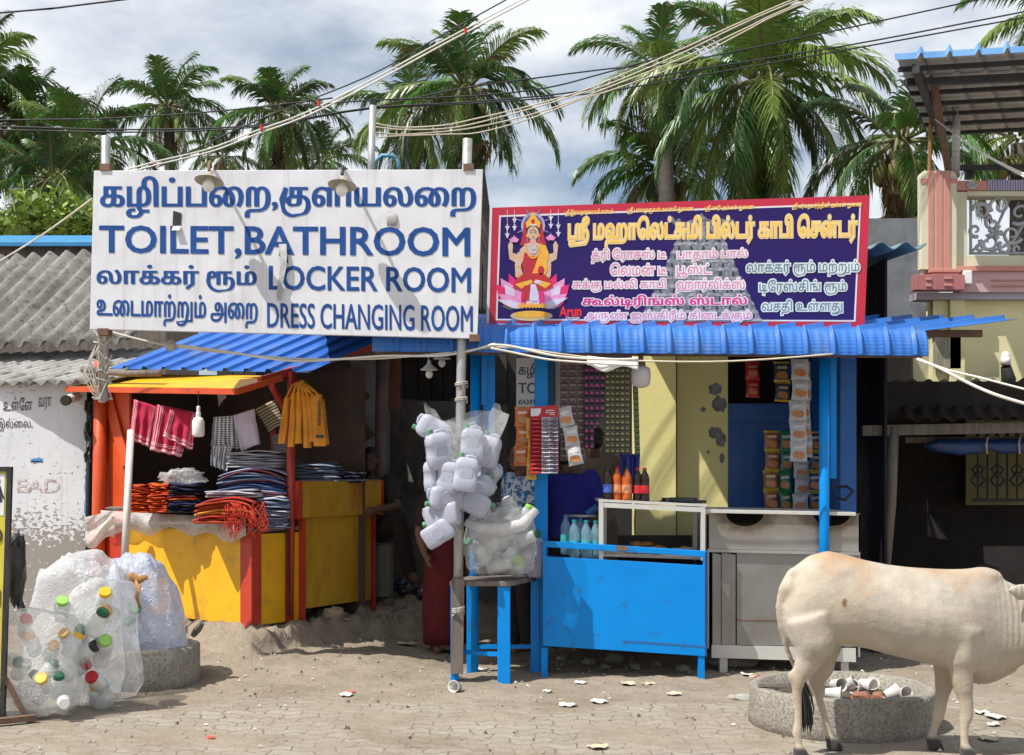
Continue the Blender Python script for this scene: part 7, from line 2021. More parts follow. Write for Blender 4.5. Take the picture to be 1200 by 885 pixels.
p.beam(P(1062, 97, 11.0), P(1400, 82, 11.0), .06, .06)
p.beam(c1 + Vector((.17, 0, -.1)), c4 + Vector((.17, 0, -.1)), .06, .08); p.build('purlin', M_black, tr)
p = MB(); p.tube([P(1121, 92, 12.15), P(1120, 208, 12.15)], .038, 12); p.build('post', M_steelpipe, tr, smooth=True)
p = MB(); p.beam(P(1093, 92, 11.3), P(1113, 208, 12.1), .06, .05); p.build('brace', M_rust, tr)
p = MB(); p.tube([P(1091.5, 118, 12.2), P(1089, 208, 12.2)], .02, 8); p.build('rod', mat('ochre_rust', (.25, .13, .04), None, 9, .8), tr)
p = MB(); p.beam(P(1110, 197, 12.3), P(1400, 194, 12.3), .04, .05); p.tube([P(1136, 196, 12.4), P(1136, 210, 12.4)], .05, 8); p.build('rail', M_black, tr)
# grey block behind the sign, between house and palms
p = MB(); p.box(X(1008, 16), X(1100, 16), 16, 18, -.2, Z(256, 16)); p.build('grey_outbuilding', mat('grey_render', (.20, .21, .22), (.13, .14, .15), 2, .9, dirt=(.1, .1, .1), dsc=1.2), label='plain grey outbuilding wall behind the right end of the violet sign', cat='building')
# lower dark lean-to
ln_ = thing('lean_to', 'dark lean-to with a rusty corrugated roof in front of the yellow house', 'shed', (X(1120, 11.6), 11.6, 0))
a, b_ = P(1060, 492, 11.0), P(1420, 488, 11.0)
eu = (b_ - a).normalized()
p = MB(); corrugated(p, a, eu, Vector((.16, .8, .30)).normalized(), 2.8, 1.15, Vector((0, -.3, 1)).normalized(), .15, .022, nv=4); p.build('roof', M_darkroof, ln_, smooth=True, solid=.008)
p = MB(); p.beam(P(1010, 505, 11.1), P(1420, 497, 11.1), .06, .09); p.beam(P(1060, 516, 11.5), P(1400, 513, 11.5), .05, .05); p.build('beam', M_darkwood, ln_)
p = MB(); p.tube([P(1047, 500, 11.1), P(1043, 590, 11.1), (X(1028, 11.1), 11.1, 0)], [.05, .055, .05], 8); p.build('post', M_darkwood, ln_, smooth=True)
p = MB(); p.box(X(1010, 14.2), X(1140, 14.2), 14.2, 14.3, -.05, 3.2); p.box(X(1010, 11.9), 6.5, 11.3, 11.34, 2.02, 2.36); p.box(X(1140, 14.2), X(1600, 14.2), 14.2, 14.3, -.05, Z(590, 14.2)); p.box(X(1007, 11.8), X(1010, 11.8), 11.0, 14.2, -.05, 3.4); p.box(X(1010, 11.9), 6.5, 11.95, 14.2, 2.32, 2.36); p.build('wall', mat('black_brown_wall', (.022, .017, .015), (.014, .011, .010), 3, .95), ln_)  # near-black colour stands in for shade; inner ceiling added to block sun
p = MB(); p.box(X(1070, 12.3), X(1090, 12.3), 12.3, 12.36, Z(462, 12.3), Z(410, 12.3)); p.build('board', M_cream, ln_)
p = MB(); p.box(X(1095, 12.1), X(1126, 12.1), 12.1, 12.14, Z(432, 12.1), Z(393, 12.1)); p.build('darker_wall_patch', mat('darker_cream_patch', (.36, .33, .24), (.22, .2, .15), 3, .9, stretch=(12, 1, 1)), ln_)  # darker patch laid over this part of the wall
p = MB()
for k in range(8): p.hexa(P(1040 + k * 45, 520, 11.2), P(1075 + k * 45, 520, 11.2), P(1075 + k * 45, 505, 11.2), P(1040 + k * 45, 505, 11.2), (0, .01, 0)) if False else None
gt = thing('iron_gate', 'black ornamental iron gate glimpsed in the dark under the lean-to', 'gate', (X(1170, 13), 13.0, 1.0))
p = MB(); DG = 13.0
for k in range(14):
    x = 1146 + k * 11.5
    p.tube([P(x, 588, DG), P(x, 506, DG)], .012, 6)
    p.lathe([(.03, 0), (.0, .09)], 6, TRS(P(x, 512, DG)), cap=False)
    if k % 2 == 0:
        for s_ in (-1, 1):
            p.tube([P(x + s_ * 1, 545, DG), P(x + s_ * 7, 550, DG), P(x + s_ * 3, 556, DG), P(x + s_ * 8, 563, DG), P(x + s_ * 2, 570, DG)], .012, 5)
        p.ball(P(x, 556, DG), .035, .02, .035, 8, 6)
p.build('bars', M_black, gt); p = MB(); p.tube([P(1140, 515, DG), P(1320, 513, DG)], .015, 6); p.tube([P(1140, 586, DG), P(1320, 586, DG)], .015, 6)
p.build('rail', M_black, gt, sep=True)
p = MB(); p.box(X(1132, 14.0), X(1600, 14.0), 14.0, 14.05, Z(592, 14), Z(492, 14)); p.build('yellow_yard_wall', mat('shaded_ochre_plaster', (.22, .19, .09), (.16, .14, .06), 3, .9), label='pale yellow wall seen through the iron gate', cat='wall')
tp = MB(); tp.tube([P(1085, 523, 11.35), P(1100, 522, 11.35), P(1125, 524, 11.35), P(1152, 522, 11.35), P(1158, 521, 11.35), P(1175, 523, 11.35), P(1200, 522, 11.35), P(1240, 522, 11.35)], [.02, .06, .075, .065, .04, .07, .06, .06], 12, sx=.8)
tp.build('rolled_tarpaulin', mat('blue_tarpaulin', (.012, .045, .17), (.01, .035, .12), 7, .4, bump=.6, bsc=12), label='blue tarpaulin rolled up and tied under the lean-to beam', cat='tarpaulin', smooth=True)
p = MB()
for a in (1158, 1196): p.tube([P(a, 512, 11.3), P(a - 2, 520, 11.25), P(a - 1, 532, 11.3)], .008, 5)
p.build('string_tie', M_rope, label='pale ties around the rolled blue tarpaulin', cat='string')
ch = thing('plastic_chair', 'pale brown plastic chair standing in the shade under the lean-to', 'chair', (X(1192, 11.9), 11.9, 0))
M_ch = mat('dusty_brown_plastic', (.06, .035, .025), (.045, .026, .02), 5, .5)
bx, by = X(1192, 11.9), 11.9
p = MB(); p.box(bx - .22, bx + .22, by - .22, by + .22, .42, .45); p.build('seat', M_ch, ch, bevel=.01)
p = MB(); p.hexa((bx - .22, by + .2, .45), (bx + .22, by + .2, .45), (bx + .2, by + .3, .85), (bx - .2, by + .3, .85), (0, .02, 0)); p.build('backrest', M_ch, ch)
for sx in (-1, 1):
    p = MB(); p.beam((bx + sx * .24, by - .22, .66), (bx + sx * .24, by + .24, .68), .05, .025); p.beam((bx + sx * .24, by - .2, .44), (bx + sx * .24, by - .2, .66), .03, .03); p.build('armrest', M_ch, ch)
    for sy in (-1, 1):
        p = MB(); p.beam((bx + sx * .2, by + sy * .2, .43), (bx + sx * .23, by + sy * .23, 0), .03, .03); p.build('leg', M_ch, ch)
cl = thing('wall_lamp', 'white compact lamp on a dark bracket on the yellow house wall', 'lamp', P(1179, 428, 12.02))
p = MB(); p.tube([P(1178.5, 428, 11.95), P(1178.5, 418, 11.95)], .045, 10); p.ball(P(1178.5, 418, 11.95), .045, .045, .05, 10, 8); p.build('bulb', M_bulb, cl, smooth=True)
p = MB(); p.tube([P(1179, 430, 11.95), P(1182, 445, 12.02), P(1180, 462, 11.95)], [.05, .07, .04], 8); p.tube([P(1182, 440, 12.02), P(1184, 440, 12.18)], .02, 6); p.build('bracket', M_black, cl, smooth=True)
p = MB(); p.tube([P(1086, 585, 11.6), P(1087, 600, 11.55)], .006, 5); p.grid(lambda u, v: P(1087 + u * (4 + 20 * v), 601 + v * 28 + u * 4, 11.5 + .03 * math.sin(u * 9)), 8, 8); p.build('hanging_rag', pc('grey_rag', 66, 62, 60), label='grey rag hanging from a string in the dark lean-to', cat='rag', smooth=True, solid=.005)
# ------------------------------------------------------------------ the cow
DCW = 7.13
cs = DCW / FOC


def cowpt(px, py, y=0.0): return P(px, py, DCW + y)


cow = thing('cow', 'cream cow with tan patches along its back standing before the large concrete tub', 'cow', (X(1050, DCW), DCW, 0))
m = MB()
SEC = [(916, 692, 725, .04), (921, 677, 745, .09), (931, 664, 758, .138), (948, 651, 763, .168), (970, 645, 758, .178), (992, 650, 756, .192), (1015, 656.5, 760, .218), (1040, 661.5, 767, .238), (1065, 664.5, 773, .244), (1090, 666, 779, .236), (1112, 667, 786, .212), (1130, 666.5, 793, .186), (1148, 664.5, 799, .158), (1162, 670, 796, .13), (1178, 680, 788, .112), (1195, 687, 781, .104), (1212, 692, 772, .098), (1228, 698, 763, .09)]
rings = []
for px, t_, b_, w_ in SEC:
    cz = (t_ + b_) / 2; hz = (b_ - t_) / 2 * cs
    ring = []
    for a in range(28):
        th = 2 * PI * a / 28
        c_, s_ = math.cos(th), math.sin(th)
        ww = w_ * (1 - .26 * max(0, s_) ** 1.5 - .10 * max(0, -s_) ** 2)
        ring.append(Vector((X(px, DCW), DCW + math.copysign(abs(c_) ** .85, c_) * ww, Z(cz, DCW) + s_ * hz)))
    rings.append(ring)
m.loft(rings)
# dewlap
m.loft([[cowpt(px, py + 6 * math.sin(a * PI / 5), .018 * math.cos(a * PI / 5)) for a in range(10)] for px, py in ((1140, 796), (1152, 798), (1165, 795), (1178, 789), (1192, 782))])
# hump
m.ball(cowpt(1150, 677), .12, .075, .06, 16, 12)
# hip bones, ribs, shoulder
for s_ in (-1, 1):
    m.ball(cowpt(988, 676, s_ * .098), .085, .055, .075, 12, 8)
    m.ball(cowpt(925, 690, s_ * .07), .04, .035, .05, 10, 8)
    m.ball(cowpt(1122, 735, s_ * .112), .125, .085, .20, 16, 12)
    m.ball(cowpt(948, 725, s_ * .088), .135, .088, .20, 16, 12)


def leg(pts, up=(1, 0, 0)):
    P2, R2 = [], []
    for i in range(len(pts) - 1):
        for k in range(5):
            t = k / 5; t2 = t * t * (3 - 2 * t)
            P2.append(Vector(pts[i][0]).lerp(Vector(pts[i + 1][0]), t)); R2.append(pts[i][1] * (1 - t2) + pts[i + 1][1] * t2)
    P2.append(Vector(pts[-1][0])); R2.append(pts[-1][1])
    R2 = [r_ * (.86 if r_ < .055 else (.93 if r_ < .08 else 1)) for r_ in R2]
    m.tube(P2, R2, 14, sx=.78, up=up)


def hoof(px, y, fwd=.0):
    x = X(px, DCW + y)
    h0 = .012
    for s_ in (-1, 1):
        m.loft([[Vector((x + fwd + .012 + k * math.cos(a * PI / 6) * 1.25 + sh, DCW + y + s_ * .021 + k * .62 * math.sin(a * PI / 6), z)) for a in range(12)] for k, z, sh in ((.040, -.004, .01), (.038, .02, .007), (.030, .065, -.004))])


near, farr = -.12, .13
leg([(cowpt(946, 722, near), .125), (cowpt(955, 752, near - .01), .118), (cowpt(947, 775, near), .078), (cowpt(935, 797, near), .050), (cowpt(934, 812, near), .033), (cowpt(936, 842, near), .027), (cowpt(934, 858, near), .034), (cowpt(936, 872, near), .028)])
m.ball(cowpt(927.5, 793, near), .026, .024, .038, 10, 8)
hoof(935, near)
leg([(cowpt(955, 722, farr), .12), (cowpt(966, 757, farr), .10), (cowpt(966, 782, farr), .064), (cowpt(956.5, 802, farr), .044), (cowpt(960, 820, farr), .031), (cowpt(967, 842, farr), .026), (cowpt(970, 858, farr), .033), (cowpt(973, 870, farr), .028)])
m.ball(cowpt(951, 799, farr), .024, .022, .036, 10, 8)
hoof(974, farr)
leg([(cowpt(1128, 735, near), .12), (cowpt(1125, 765, near), .095), (cowpt(1127, 795, near), .068), (cowpt(1132, 822, near), .048), (cowpt(1133, 838, near), .046), (cowpt(1130, 852, near), .033), (cowpt(1130, 868, near), .030), (cowpt(1131, 876, near), .034), (cowpt(1131, 882, near), .028)])
hoof(1131, near)
leg([(cowpt(1112, 740, farr), .11), (cowpt(1109, 775, farr), .082), (cowpt(1107, 800, farr), .06), (cowpt(1103, 822, farr), .045), (cowpt(1100, 838, farr), .042), (cowpt(1095, 853, farr), .030), (cowpt(1091, 866, farr), .034), (cowpt(1092, 872, farr), .028)])
hoof(1092, farr)
# head: poll, face and muzzle, lowered a little
hd = [((1216, 708), .078, .066), ((1232, 716), .085, .076), ((1248, 730), .082, .078), ((1264, 750), .062, .058), ((1277, 769), .054, .052), ((1285, 780), .056, .056), ((1290, 787), .034, .036)]
hr = []
for i, ((px, py), rr, ry) in enumerate(hd):
    dirv = Vector((.64, 0, -.77)) if i > 1 else Vector((.88, 0, -.47))
    nv = Vector((dirv.z * -1, 0, dirv.x))
    hr.append([cowpt(px, py) + nv * (rr * 1.12 * math.sin(2 * PI * a / 20)) + Vector((0, ry * math.cos(2 * PI * a / 20), 0)) for a in range(20)])
m.loft(hr)
m.ball(cowpt(1222, 735), .10, .07, .11, 14, 10)
for s_ in (-1, 1):
    # ears swept back
    e0 = cowpt(1218, 699, s_ * .065)
    if s_ < 0: tip = cowpt(1180, 691, -.17)
    else: tip = cowpt(1206, 690, .21)
    m.tube([e0, e0.lerp(tip, .3) + Vector((0, 0, .012)), e0.lerp(tip, .65), tip], [.028, .056, .052, .014], 10, sx=.36, up=(0, 0, 1))
    m.tube([cowpt(1219, 701, s_ * .05), cowpt(1216, 692, s_ * .075), cowpt(1219, 683, s_ * .09)], [.026, .02, .006], 8)
# tail root along the rump
m.tube([cowpt(946, 664, -.02), cowpt(928, 672, -.04), cowpt(917, 690, -.055), cowpt(912.5, 712, -.06), cowpt(915, 735, -.05), cowpt(921, 757, -.03), cowpt(930, 780, .0), cowpt(940, 800, .04)], [.03, .032, .026, .022, .02, .018, .016, .014], 10)


def hide():
    mt, nt, b = newmat('cow_hide')
    L = nt.links.new
    vec = nd(nt, 'TexCoord').outputs['Object']
    sp = nd(nt, 'SeparateXYZ'); L(vec, sp.inputs[0])
    col = mixc(nt, noise_fac(nt, vec, 4, .35, .65, 8), (.47, .415, .335), (.385, .325, .245))
    # tan along the spine, over the hips and shoulder
    rz = nd(nt, 'MapRange'); L(sp.outputs['Z'], rz.inputs['Value']); rz.inputs['From Min'].default_value = .86; rz.inputs['From Max'].default_value = 1.15; rz.inputs['To Min'].default_value = 0; rz.inputs['To Max'].default_value = .42
    n1 = nd(nt, 'TexNoise'); n1.inputs['Scale'].default_value = 3.2; n1.inputs['Detail'].default_value = 5; L(vec, n1.inputs['Vector'])
    s1 = nd(nt, 'Math', operation='ADD'); L(rz.outputs[0], s1.inputs[0]); L(n1.outputs['Fac'], s1.inputs[1])
    r1 = nd(nt, 'MapRange'); L(s1.outputs[0], r1.inputs['Value']); r1.inputs['From Min'].default_value = .66; r1.inputs['From Max'].default_value = .90; r1.inputs['To Max'].default_value = .85
    col = mixc(nt, r1.outputs[0], col, (.36, .20, .085))
    # yellowish knees and thighs
    rk_ = nd(nt, 'MapRange'); L(sp.outputs['Z'], rk_.inputs['Value']); rk_.inputs['From Min'].default_value = .62; rk_.inputs['From Max'].default_value = .40; rk_.inputs['To Max'].default_value = .45
    col = mixc(nt, rk_.outputs[0], col, (.38, .27, .16))
    rc = nd(nt, 'MapRange'); L(sp.outputs['Z'], rc.inputs['Value']); rc.inputs['From Min'].default_value = .36; rc.inputs['From Max'].default_value = .22; rc.inputs['To Max'].default_value = .6
    col = mixc(nt, rc.outputs[0], col, (.50, .43, .33))
    # grey freckling on the flank, one brown spot
    col = mixc(nt, noise_fac(nt, vec, 2.6, .46, .74, 9, .78), col, (.29, .265, .235))
    c = cowpt(993, 708, -.24)
    sub = nd(nt, 'VectorMath', operation='SUBTRACT'); L(vec, sub.inputs[0]); sub.inputs[1].default_value = c
    nz = nd(nt, 'TexNoise'); nz.inputs['Scale'].default_value = 60; L(vec, nz.inputs['Vector'])
    ln = nd(nt, 'VectorMath', operation='LENGTH'); sc_ = nd(nt, 'VectorMath', operation='MULTIPLY'); L(sub.outputs[0], sc_.inputs[0]); sc_.inputs[1].default_value = (1.3, .15, .8); L(sc_.outputs[0], ln.inputs[0])
    ad = nd(nt, 'Math', operation='MULTIPLY_ADD'); L(nz.outputs['Fac'], ad.inputs[0]); ad.inputs[1].default_value = .02; L(ln.outputs['Value'], ad.inputs[2])
    rs = nd(nt, 'MapRange'); L(ad.outputs[0], rs.inputs['Value']); rs.inputs['From Min'].default_value = .036; rs.inputs['From Max'].default_value = .024
    col = mixc(nt, rs.outputs[0], col, (.20, .11, .05))
    # dark hoofs
    rh = nd(nt, 'MapRange'); L(sp.outputs['Z'], rh.inputs['Value']); rh.inputs['From Min'].default_value = .085; rh.inputs['From Max'].default_value = .06
    col = mixc(nt, rh.outputs[0], col, (.035, .03, .028))
    L(col, b.inputs['Base Color']); b.inputs['Roughness'].default_value = .8; b.inputs['Sheen Weight'].default_value = .15
    # short hair and neck folds
    st = nd(nt, 'Mapping'); st.inputs['Scale'].default_value = (40, 40, 130); st.inputs['Rotation'].default_value = (0, R(30), 0); L(vec, st.inputs['Vector'])
    addbump(nt, b, noise_fac(nt, st.outputs[0], 1.5, .2, .8, 4, .7), .28, .004)
    addbump(nt, b, noise_fac(nt, vec, 7, .25, .75, 4), .28, .02)
    rb = nd(nt, 'TexWave', wave_type='BANDS', bands_direction='X'); rb.inputs['Scale'].default_value = 3.6; rb.inputs['Distortion'].default_value = 2.2; rb.inputs['Detail'].default_value = 1; L(vec, rb.inputs['Vector'])
    addbump(nt, b, rb.outputs['Fac'], .08, .012)
    wv = nd(nt, 'TexWave', wave_type='BANDS', bands_direction='X'); wv.inputs['Scale'].default_value = 9; wv.inputs['Distortion'].default_value = 1.6; wv.inputs['Detail'].default_value = 2; wv.inputs['Detail Scale'].default_value = 1.5; L(vec, wv.inputs['Vector'])
    mx = nd(nt, 'MapRange'); L(sp.outputs['X'], mx.inputs['Value']); mx.inputs['From Min'].default_value = X(1155, DCW); mx.inputs['From Max'].default_value = X(1180, DCW)
    mul = nd(nt, 'Math', operation='MULTIPLY'); L(wv.outputs['Fac'], mul.inputs[0]); L(mx.outputs[0], mul.inputs[1])
    addbump(nt, b, mul.outputs[0], .35, .009)
    return mt


m.build('body', hide(), cow, fuse=.012, fsm=11)
e = MB()
for s_ in (-1, 1): e.ball(cowpt(1244, 716, s_ * .074), .02, .012, .016, 10, 8)
e.build('eye', M_black, cow, smooth=True)
e = MB(); e.ball(cowpt(1289, 782), .03, .042, .04, 12, 8); e.build('nose', mat('dark_muzzle', (.05, .04, .04), None, 8, .5), cow, smooth=True)
e = MB(); random.seed(6)
for k in range(70):
    a = cowpt(940 + random.uniform(-2, 2), 798 + random.uniform(-4, 6), .04 + random.uniform(-.015, .015))
    l_ = random.uniform(.18, .29)
    o = Vector((random.uniform(-.03, .05), random.uniform(-.03, .03), 0))
    e.tube([a, a + o * .6 + Vector((.014, 0, -l_ * .5)), a + o * .8 + Vector((.02, 0, -l_ * .85)), a + o * .6 + Vector((.022, 0, -l_))], [.005, .006, .004, .001], 4)
e.build('tail_tuft', M_hair, cow)
# ------------------------------------------------------------------ coconut palms
def leaf_mat(name, c1, c2, tr=.16):
    m, nt, b = newmat(name)
    L = nt.links.new
    vec = nd(nt, 'TexCoord').outputs['Object']
    col = mixc(nt, noise_fac(nt, vec, 1.1, .3, .7, 4), c1, c2)
    L(col, b.inputs['Base Color']); b.inputs['Roughness'].default_value = .36
    b.inputs['Specular IOR Level'].default_value = .5
    t = nd(nt, 'BsdfTranslucent'); L(col, t.inputs['Color'])
    mx = nd(nt, 'MixShader'); mx.inputs['Fac'].default_value = tr
    out = nt.nodes['Material Output']
    L(b.outputs[0], mx.inputs[1]); L(t.outputs[0], mx.inputs[2]); L(mx.outputs[0], out.inputs['Surface'])
    return m


LG = [leaf_mat('palm_leaf_green', (.050, .135, .020), (.08, .18, .03)), leaf_mat('palm_leaf_dark', (.022, .062, .016), (.038, .09, .022)), leaf_mat('palm_leaf_yellow_green', (.12, .215, .035), (.17, .25, .05)), leaf_mat('palm_leaf_dry', (.17, .11, .05), (.10, .065, .03))]
M_trunk = mat('palm_trunk_bark', (.10, .085, .07), (.06, .052, .043), 3, .95, bump=.6, bsc=9, stretch=(1, 1, 5))
M_rachis = mat('palm_leaf_stalk', (.14, .15, .05), (.18, .16, .07), 3, .6)
M_nut = mat('green_coconut', (.10, .13, .03), (.2, .16, .05), 6, .5)


def palm(label, px, py, d, ln, n, seed, lean=0.0, dead=3, elmin=-50, ysc=1.0, npair=64, sunny=.2):
    rnd = random.Random(seed); n = int(n * .8)
    top = P(px, py, d)
    base = Vector((top.x + lean, d + rnd.uniform(-1, 1), -.1))
    t = thing('coconut_palm', label, 'palm tree', base, 'coconut palms behind the stalls')
    m = MB()
    pts = []
    for i in range(15):
        s_ = i / 14
        q = base.lerp(top, s_); q.x += lean * .25 * math.sin(s_ * PI)
        pts.append(q)
    m.tube(pts, [.24 - .10 * (i / 14) + (.12 if i == 0 else 0) for i in range(15)], 12)
    m.build('trunk', M_trunk, t, smooth=True)
    m = MB(); st = MB()
    for k in range(n):
        az = k * 2.39996 + rnd.uniform(-.25, .25)
        age = k / (n - 1)
        el0 = R(86 - (86 - elmin) * age ** .85 + rnd.uniform(-8, 8))
        L_ = ln * rnd.uniform(.82, 1.08) * (.72 + .28 * min(1, age * 3)) * (1 if age < .85 else .85)
        bend = R(56 + 64 * age * (1 if el0 > 0 else .55) + rnd.uniform(-10, 16))
        ci = 3 if k >= n - dead else (2 if rnd.random() < sunny else (1 if rnd.random() < .38 else 0))
        hd_ = Vector((math.cos(az), math.sin(az) * ysc, 0)).normalized()
        side = Vector((-hd_.y, hd_.x, 0))
        twist = rnd.uniform(-.5, .5)
        N = 18
        pos = [top + Vector((0, 0, .1)) + hd_ * .12]
        dirs = []
        for i in range(N):
            s_ = (i + .5) / N
            e = el0 - bend * s_ ** 1.5
            dv = hd_ * math.cos(e) + Vector((0, 0, math.sin(e))) + side * (.10 * twist * s_)
            dv.normalize(); dirs.append(dv)
            pos.append(pos[-1] + dv * (L_ / N))
        dirs.append(dirs[-1])
        st.tube(pos[::3], [.045 * (1 - i / 6.3) * ln / 3.2 + .006 for i in range(len(pos[::3]))], 5)
        droop0 = .45 + 1.0 * age + (.6 if ci == 3 else 0)
        for j in range(npair):
            s_ = .13 + .86 * j / (npair - 1)
            f = s_ * N; i = min(int(f), N - 1)
            o = pos[i].lerp(pos[i + 1], f - i)
            dv = dirs[i]
            sd = dv.cross(Vector((0, 0, 1)))
            sd = sd.normalized() if sd.length > .05 else side
            upv = sd.cross(dv).normalized()
            ll = L_ * .34 * (math.sin(PI * (.12 + .80 * s_)) ** .6) * rnd.uniform(.85, 1.1)
            wd = .0175 * ln / 2.6 * (1 + .3 * (1 - s_)) + .003
            for sg_ in (-1, 1):
                fw = .55 + .8 * s_ + rnd.uniform(-.2, .2)
                dr = droop0 * rnd.uniform(.5, 1.7)
                d0 = (sd * sg_ * (1 - .25 * s_) + dv * fw + upv * (.30 - .25 * age)).normalized()
                d1 = (d0 + Vector((0, 0, -dr * .7))).normalized()
                d2 = (d0 + Vector((0, 0, -dr * 1.7))).normalized()
                wv = dv.lerp(upv, .25).normalized() * wd
                a = o; b_ = a + d0 * ll * .3; c_ = b_ + d1 * ll * .4; e_ = c_ + d2 * ll * .33
                m.cur = ci if rnd.random() > .06 else 3
                m.add([a - wv * .5, a + wv * .5, b_ + wv, b_ - wv, c_ + wv * .75, c_ - wv * .75, e_], [(0, 1, 2, 3), (3, 2, 4, 5), (5, 4, 6)])
    cr = m.build('crown', LG, t)
    st.build('leaf_stalks', M_rachis, cr, smooth=True)
    nm = MB()
    for k in range(9):
        a = k * 2.4; nm.ball(top + Vector((.32 * math.cos(a), .32 * math.sin(a), -.30 - .12 * (k % 3))), .13, .13, .17, 10, 8)
    nm.build('coconuts', M_nut, cr, smooth=True)
    return t


palm('tall coconut palm, highest of the ones at the far left', -26, 95, 30, 2.4, 26, 11, -.5)
palm('coconut palm with drooping fronds above the bright green shrub', 30, 150, 31, 2.3, 30, 12, .4, elmin=-70)
palm('coconut palm leaning over the left end of the white signboard', 100, 175, 29, 2.2, 32, 13, .6, elmin=-75)
palm('coconut palm with upright young fronds above the left sign lamp', 197, 128, 38, 2.25, 28, 14, .3, elmin=-55)
palm('coconut palm rising above the white signboard just left of the thin pipe', 327, 135, 38, 2.5, 30, 15, -.3, elmin=-70)
palm('coconut palm with a thin crown behind the blue hose loop', 482, 140, 33, 2.3, 28, 16, .4, elmin=-65)
palm('tall leaning dense coconut palm above the right end of the white signboard', 547, 108, 26, 2.25, 36, 17, .7, elmin=-80)
palm('coconut palm between the leaning dense one and the large sunlit one', 775, 85, 27, 2.1, 28, 18, .2, elmin=-65)
palm('lowest coconut palm, spreading just above the violet sign\'s middle', 782, 205, 28, 2.0, 30, 19, .2, elmin=-35)
palm('large sunlit coconut palm above the right half of the violet sign', 893, 100, 22, 2.65, 40, 20, -.3, elmin=-78, npair=74, sunny=.42)
palm('coconut palm with hanging dead fronds beside the terrace roof', 1055, 172, 20, 1.75, 32, 29, .2, dead=6, elmin=-86, npair=70, sunny=.3)
palm('coconut palm seen through the gap under the terrace roof', 1195, 168, 21, 1.7, 24, 22, .2, elmin=-40, sunny=.45)
palm('coconut palm whose frond tips show above the terrace roof', 1240, 20, 24, 1.9, 20, 23, .2)
palm('smallest distant coconut palm, low behind the left sign lamp', 262, 186, 60, 2.2, 22, 25, .2)
palm('coconut palm at the far left, lowest of that cluster', 62, 215, 27, 1.9, 28, 41, .2, elmin=-60)
palm('coconut palm low between the two sign lamps', 378, 190, 45, 2.2, 24, 42, .2, elmin=-50)


def shrub(label, px, py, d, w_, h_, seed, n=2600):
    rnd = random.Random(seed)
    c = P(px, py, d)
    t = thing('shrub', label, 'shrub', (c.x, d, 0))
    m = MB()
    cl = [(Vector((rnd.uniform(-1, 1) * w_, rnd.uniform(-.5, .5), rnd.uniform(-.6, .9) * h_)), rnd.uniform(.3, .7)) for _ in range(26)]
    for k in range(n):
        o, rr = rnd.choice(cl)
        v = Vector((rnd.gauss(0, 1), rnd.gauss(0, 1), rnd.gauss(0, 1))).normalized() * rr * .7 * rnd.uniform(.6, 1.05)
        q = c + o + v
        a = Vector((rnd.uniform(-1, 1), rnd.uniform(-1, 1), rnd.uniform(-.4, 1))).normalized(); b_ = a.cross(Vector((rnd.uniform(-1, 1), rnd.uniform(-1, 1), rnd.uniform(-1, 1)))).normalized()
        s_ = rnd.uniform(.05, .11)
        m.cur = rnd.choice((0, 0, 1))
        m.add([q - a * s_, q + b_ * s_ * .45, q + a * s_, q - b_ * s_ * .45], [(0, 1, 2, 3)])
    m.build('foliage', [leaf_mat('shrub_leaf_bright', (.20, .30, .04), (.28, .36, .06)), leaf_mat('shrub_leaf', (.09, .17, .03), (.13, .21, .04))], t)
    m = MB()
    for k in range(5): m.tube([Vector((c.x + rnd.uniform(-.3, .3), d, 0)), c + Vector((rnd.uniform(-w_, w_) * .6, 0, -h_ * .4)), c + Vector((rnd.uniform(-w_, w_) * .8, 0, h_ * .3))], [.06, .04, .015], 6)
    m.build('stem', M_trunk, t)


shrub('bright green leafy shrub rising behind the far blue roof', 72, 266, 20, .75, .22, 3)
shrub('low green shrub left of the bright green one', 0, 272, 20.5, 1.0, .16, 4, 1800)
# ------------------------------------------------------------------ overhead cables
def cable(label, pts, r_, mt, sub=5, sag=0.0, tw=0.0, name='overhead_cable', cat='cable', group=None):
    q = [P(*a) for a in pts]
    out = []
    n = len(q)
    for i in range(n - 1):
        p0, p1, p2, p3 = q[max(i - 1, 0)], q[i], q[i + 1], q[min(i + 2, n - 1)]
        for k in range(sub):
            t = k / sub
            out.append(.5 * ((2 * p1) + (p2 - p0) * t + (2 * p0 - 5 * p1 + 4 * p2 - p3) * t * t + (3 * p1 - p0 - 3 * p2 + p3) * t ** 3))
    out.append(q[-1])
    m = MB(); m.tube(out, r_, 6)
    return m.build(name, mt, label=label, cat=cat, group=group, smooth=True)


def offs(pts, dx, dy, wob=0, seed=0):
    rr = random.Random(seed)
    return [(a + dx + rr.uniform(-wob, wob), b_ + dy + rr.uniform(-wob, wob), d) for a, b_, d in pts]


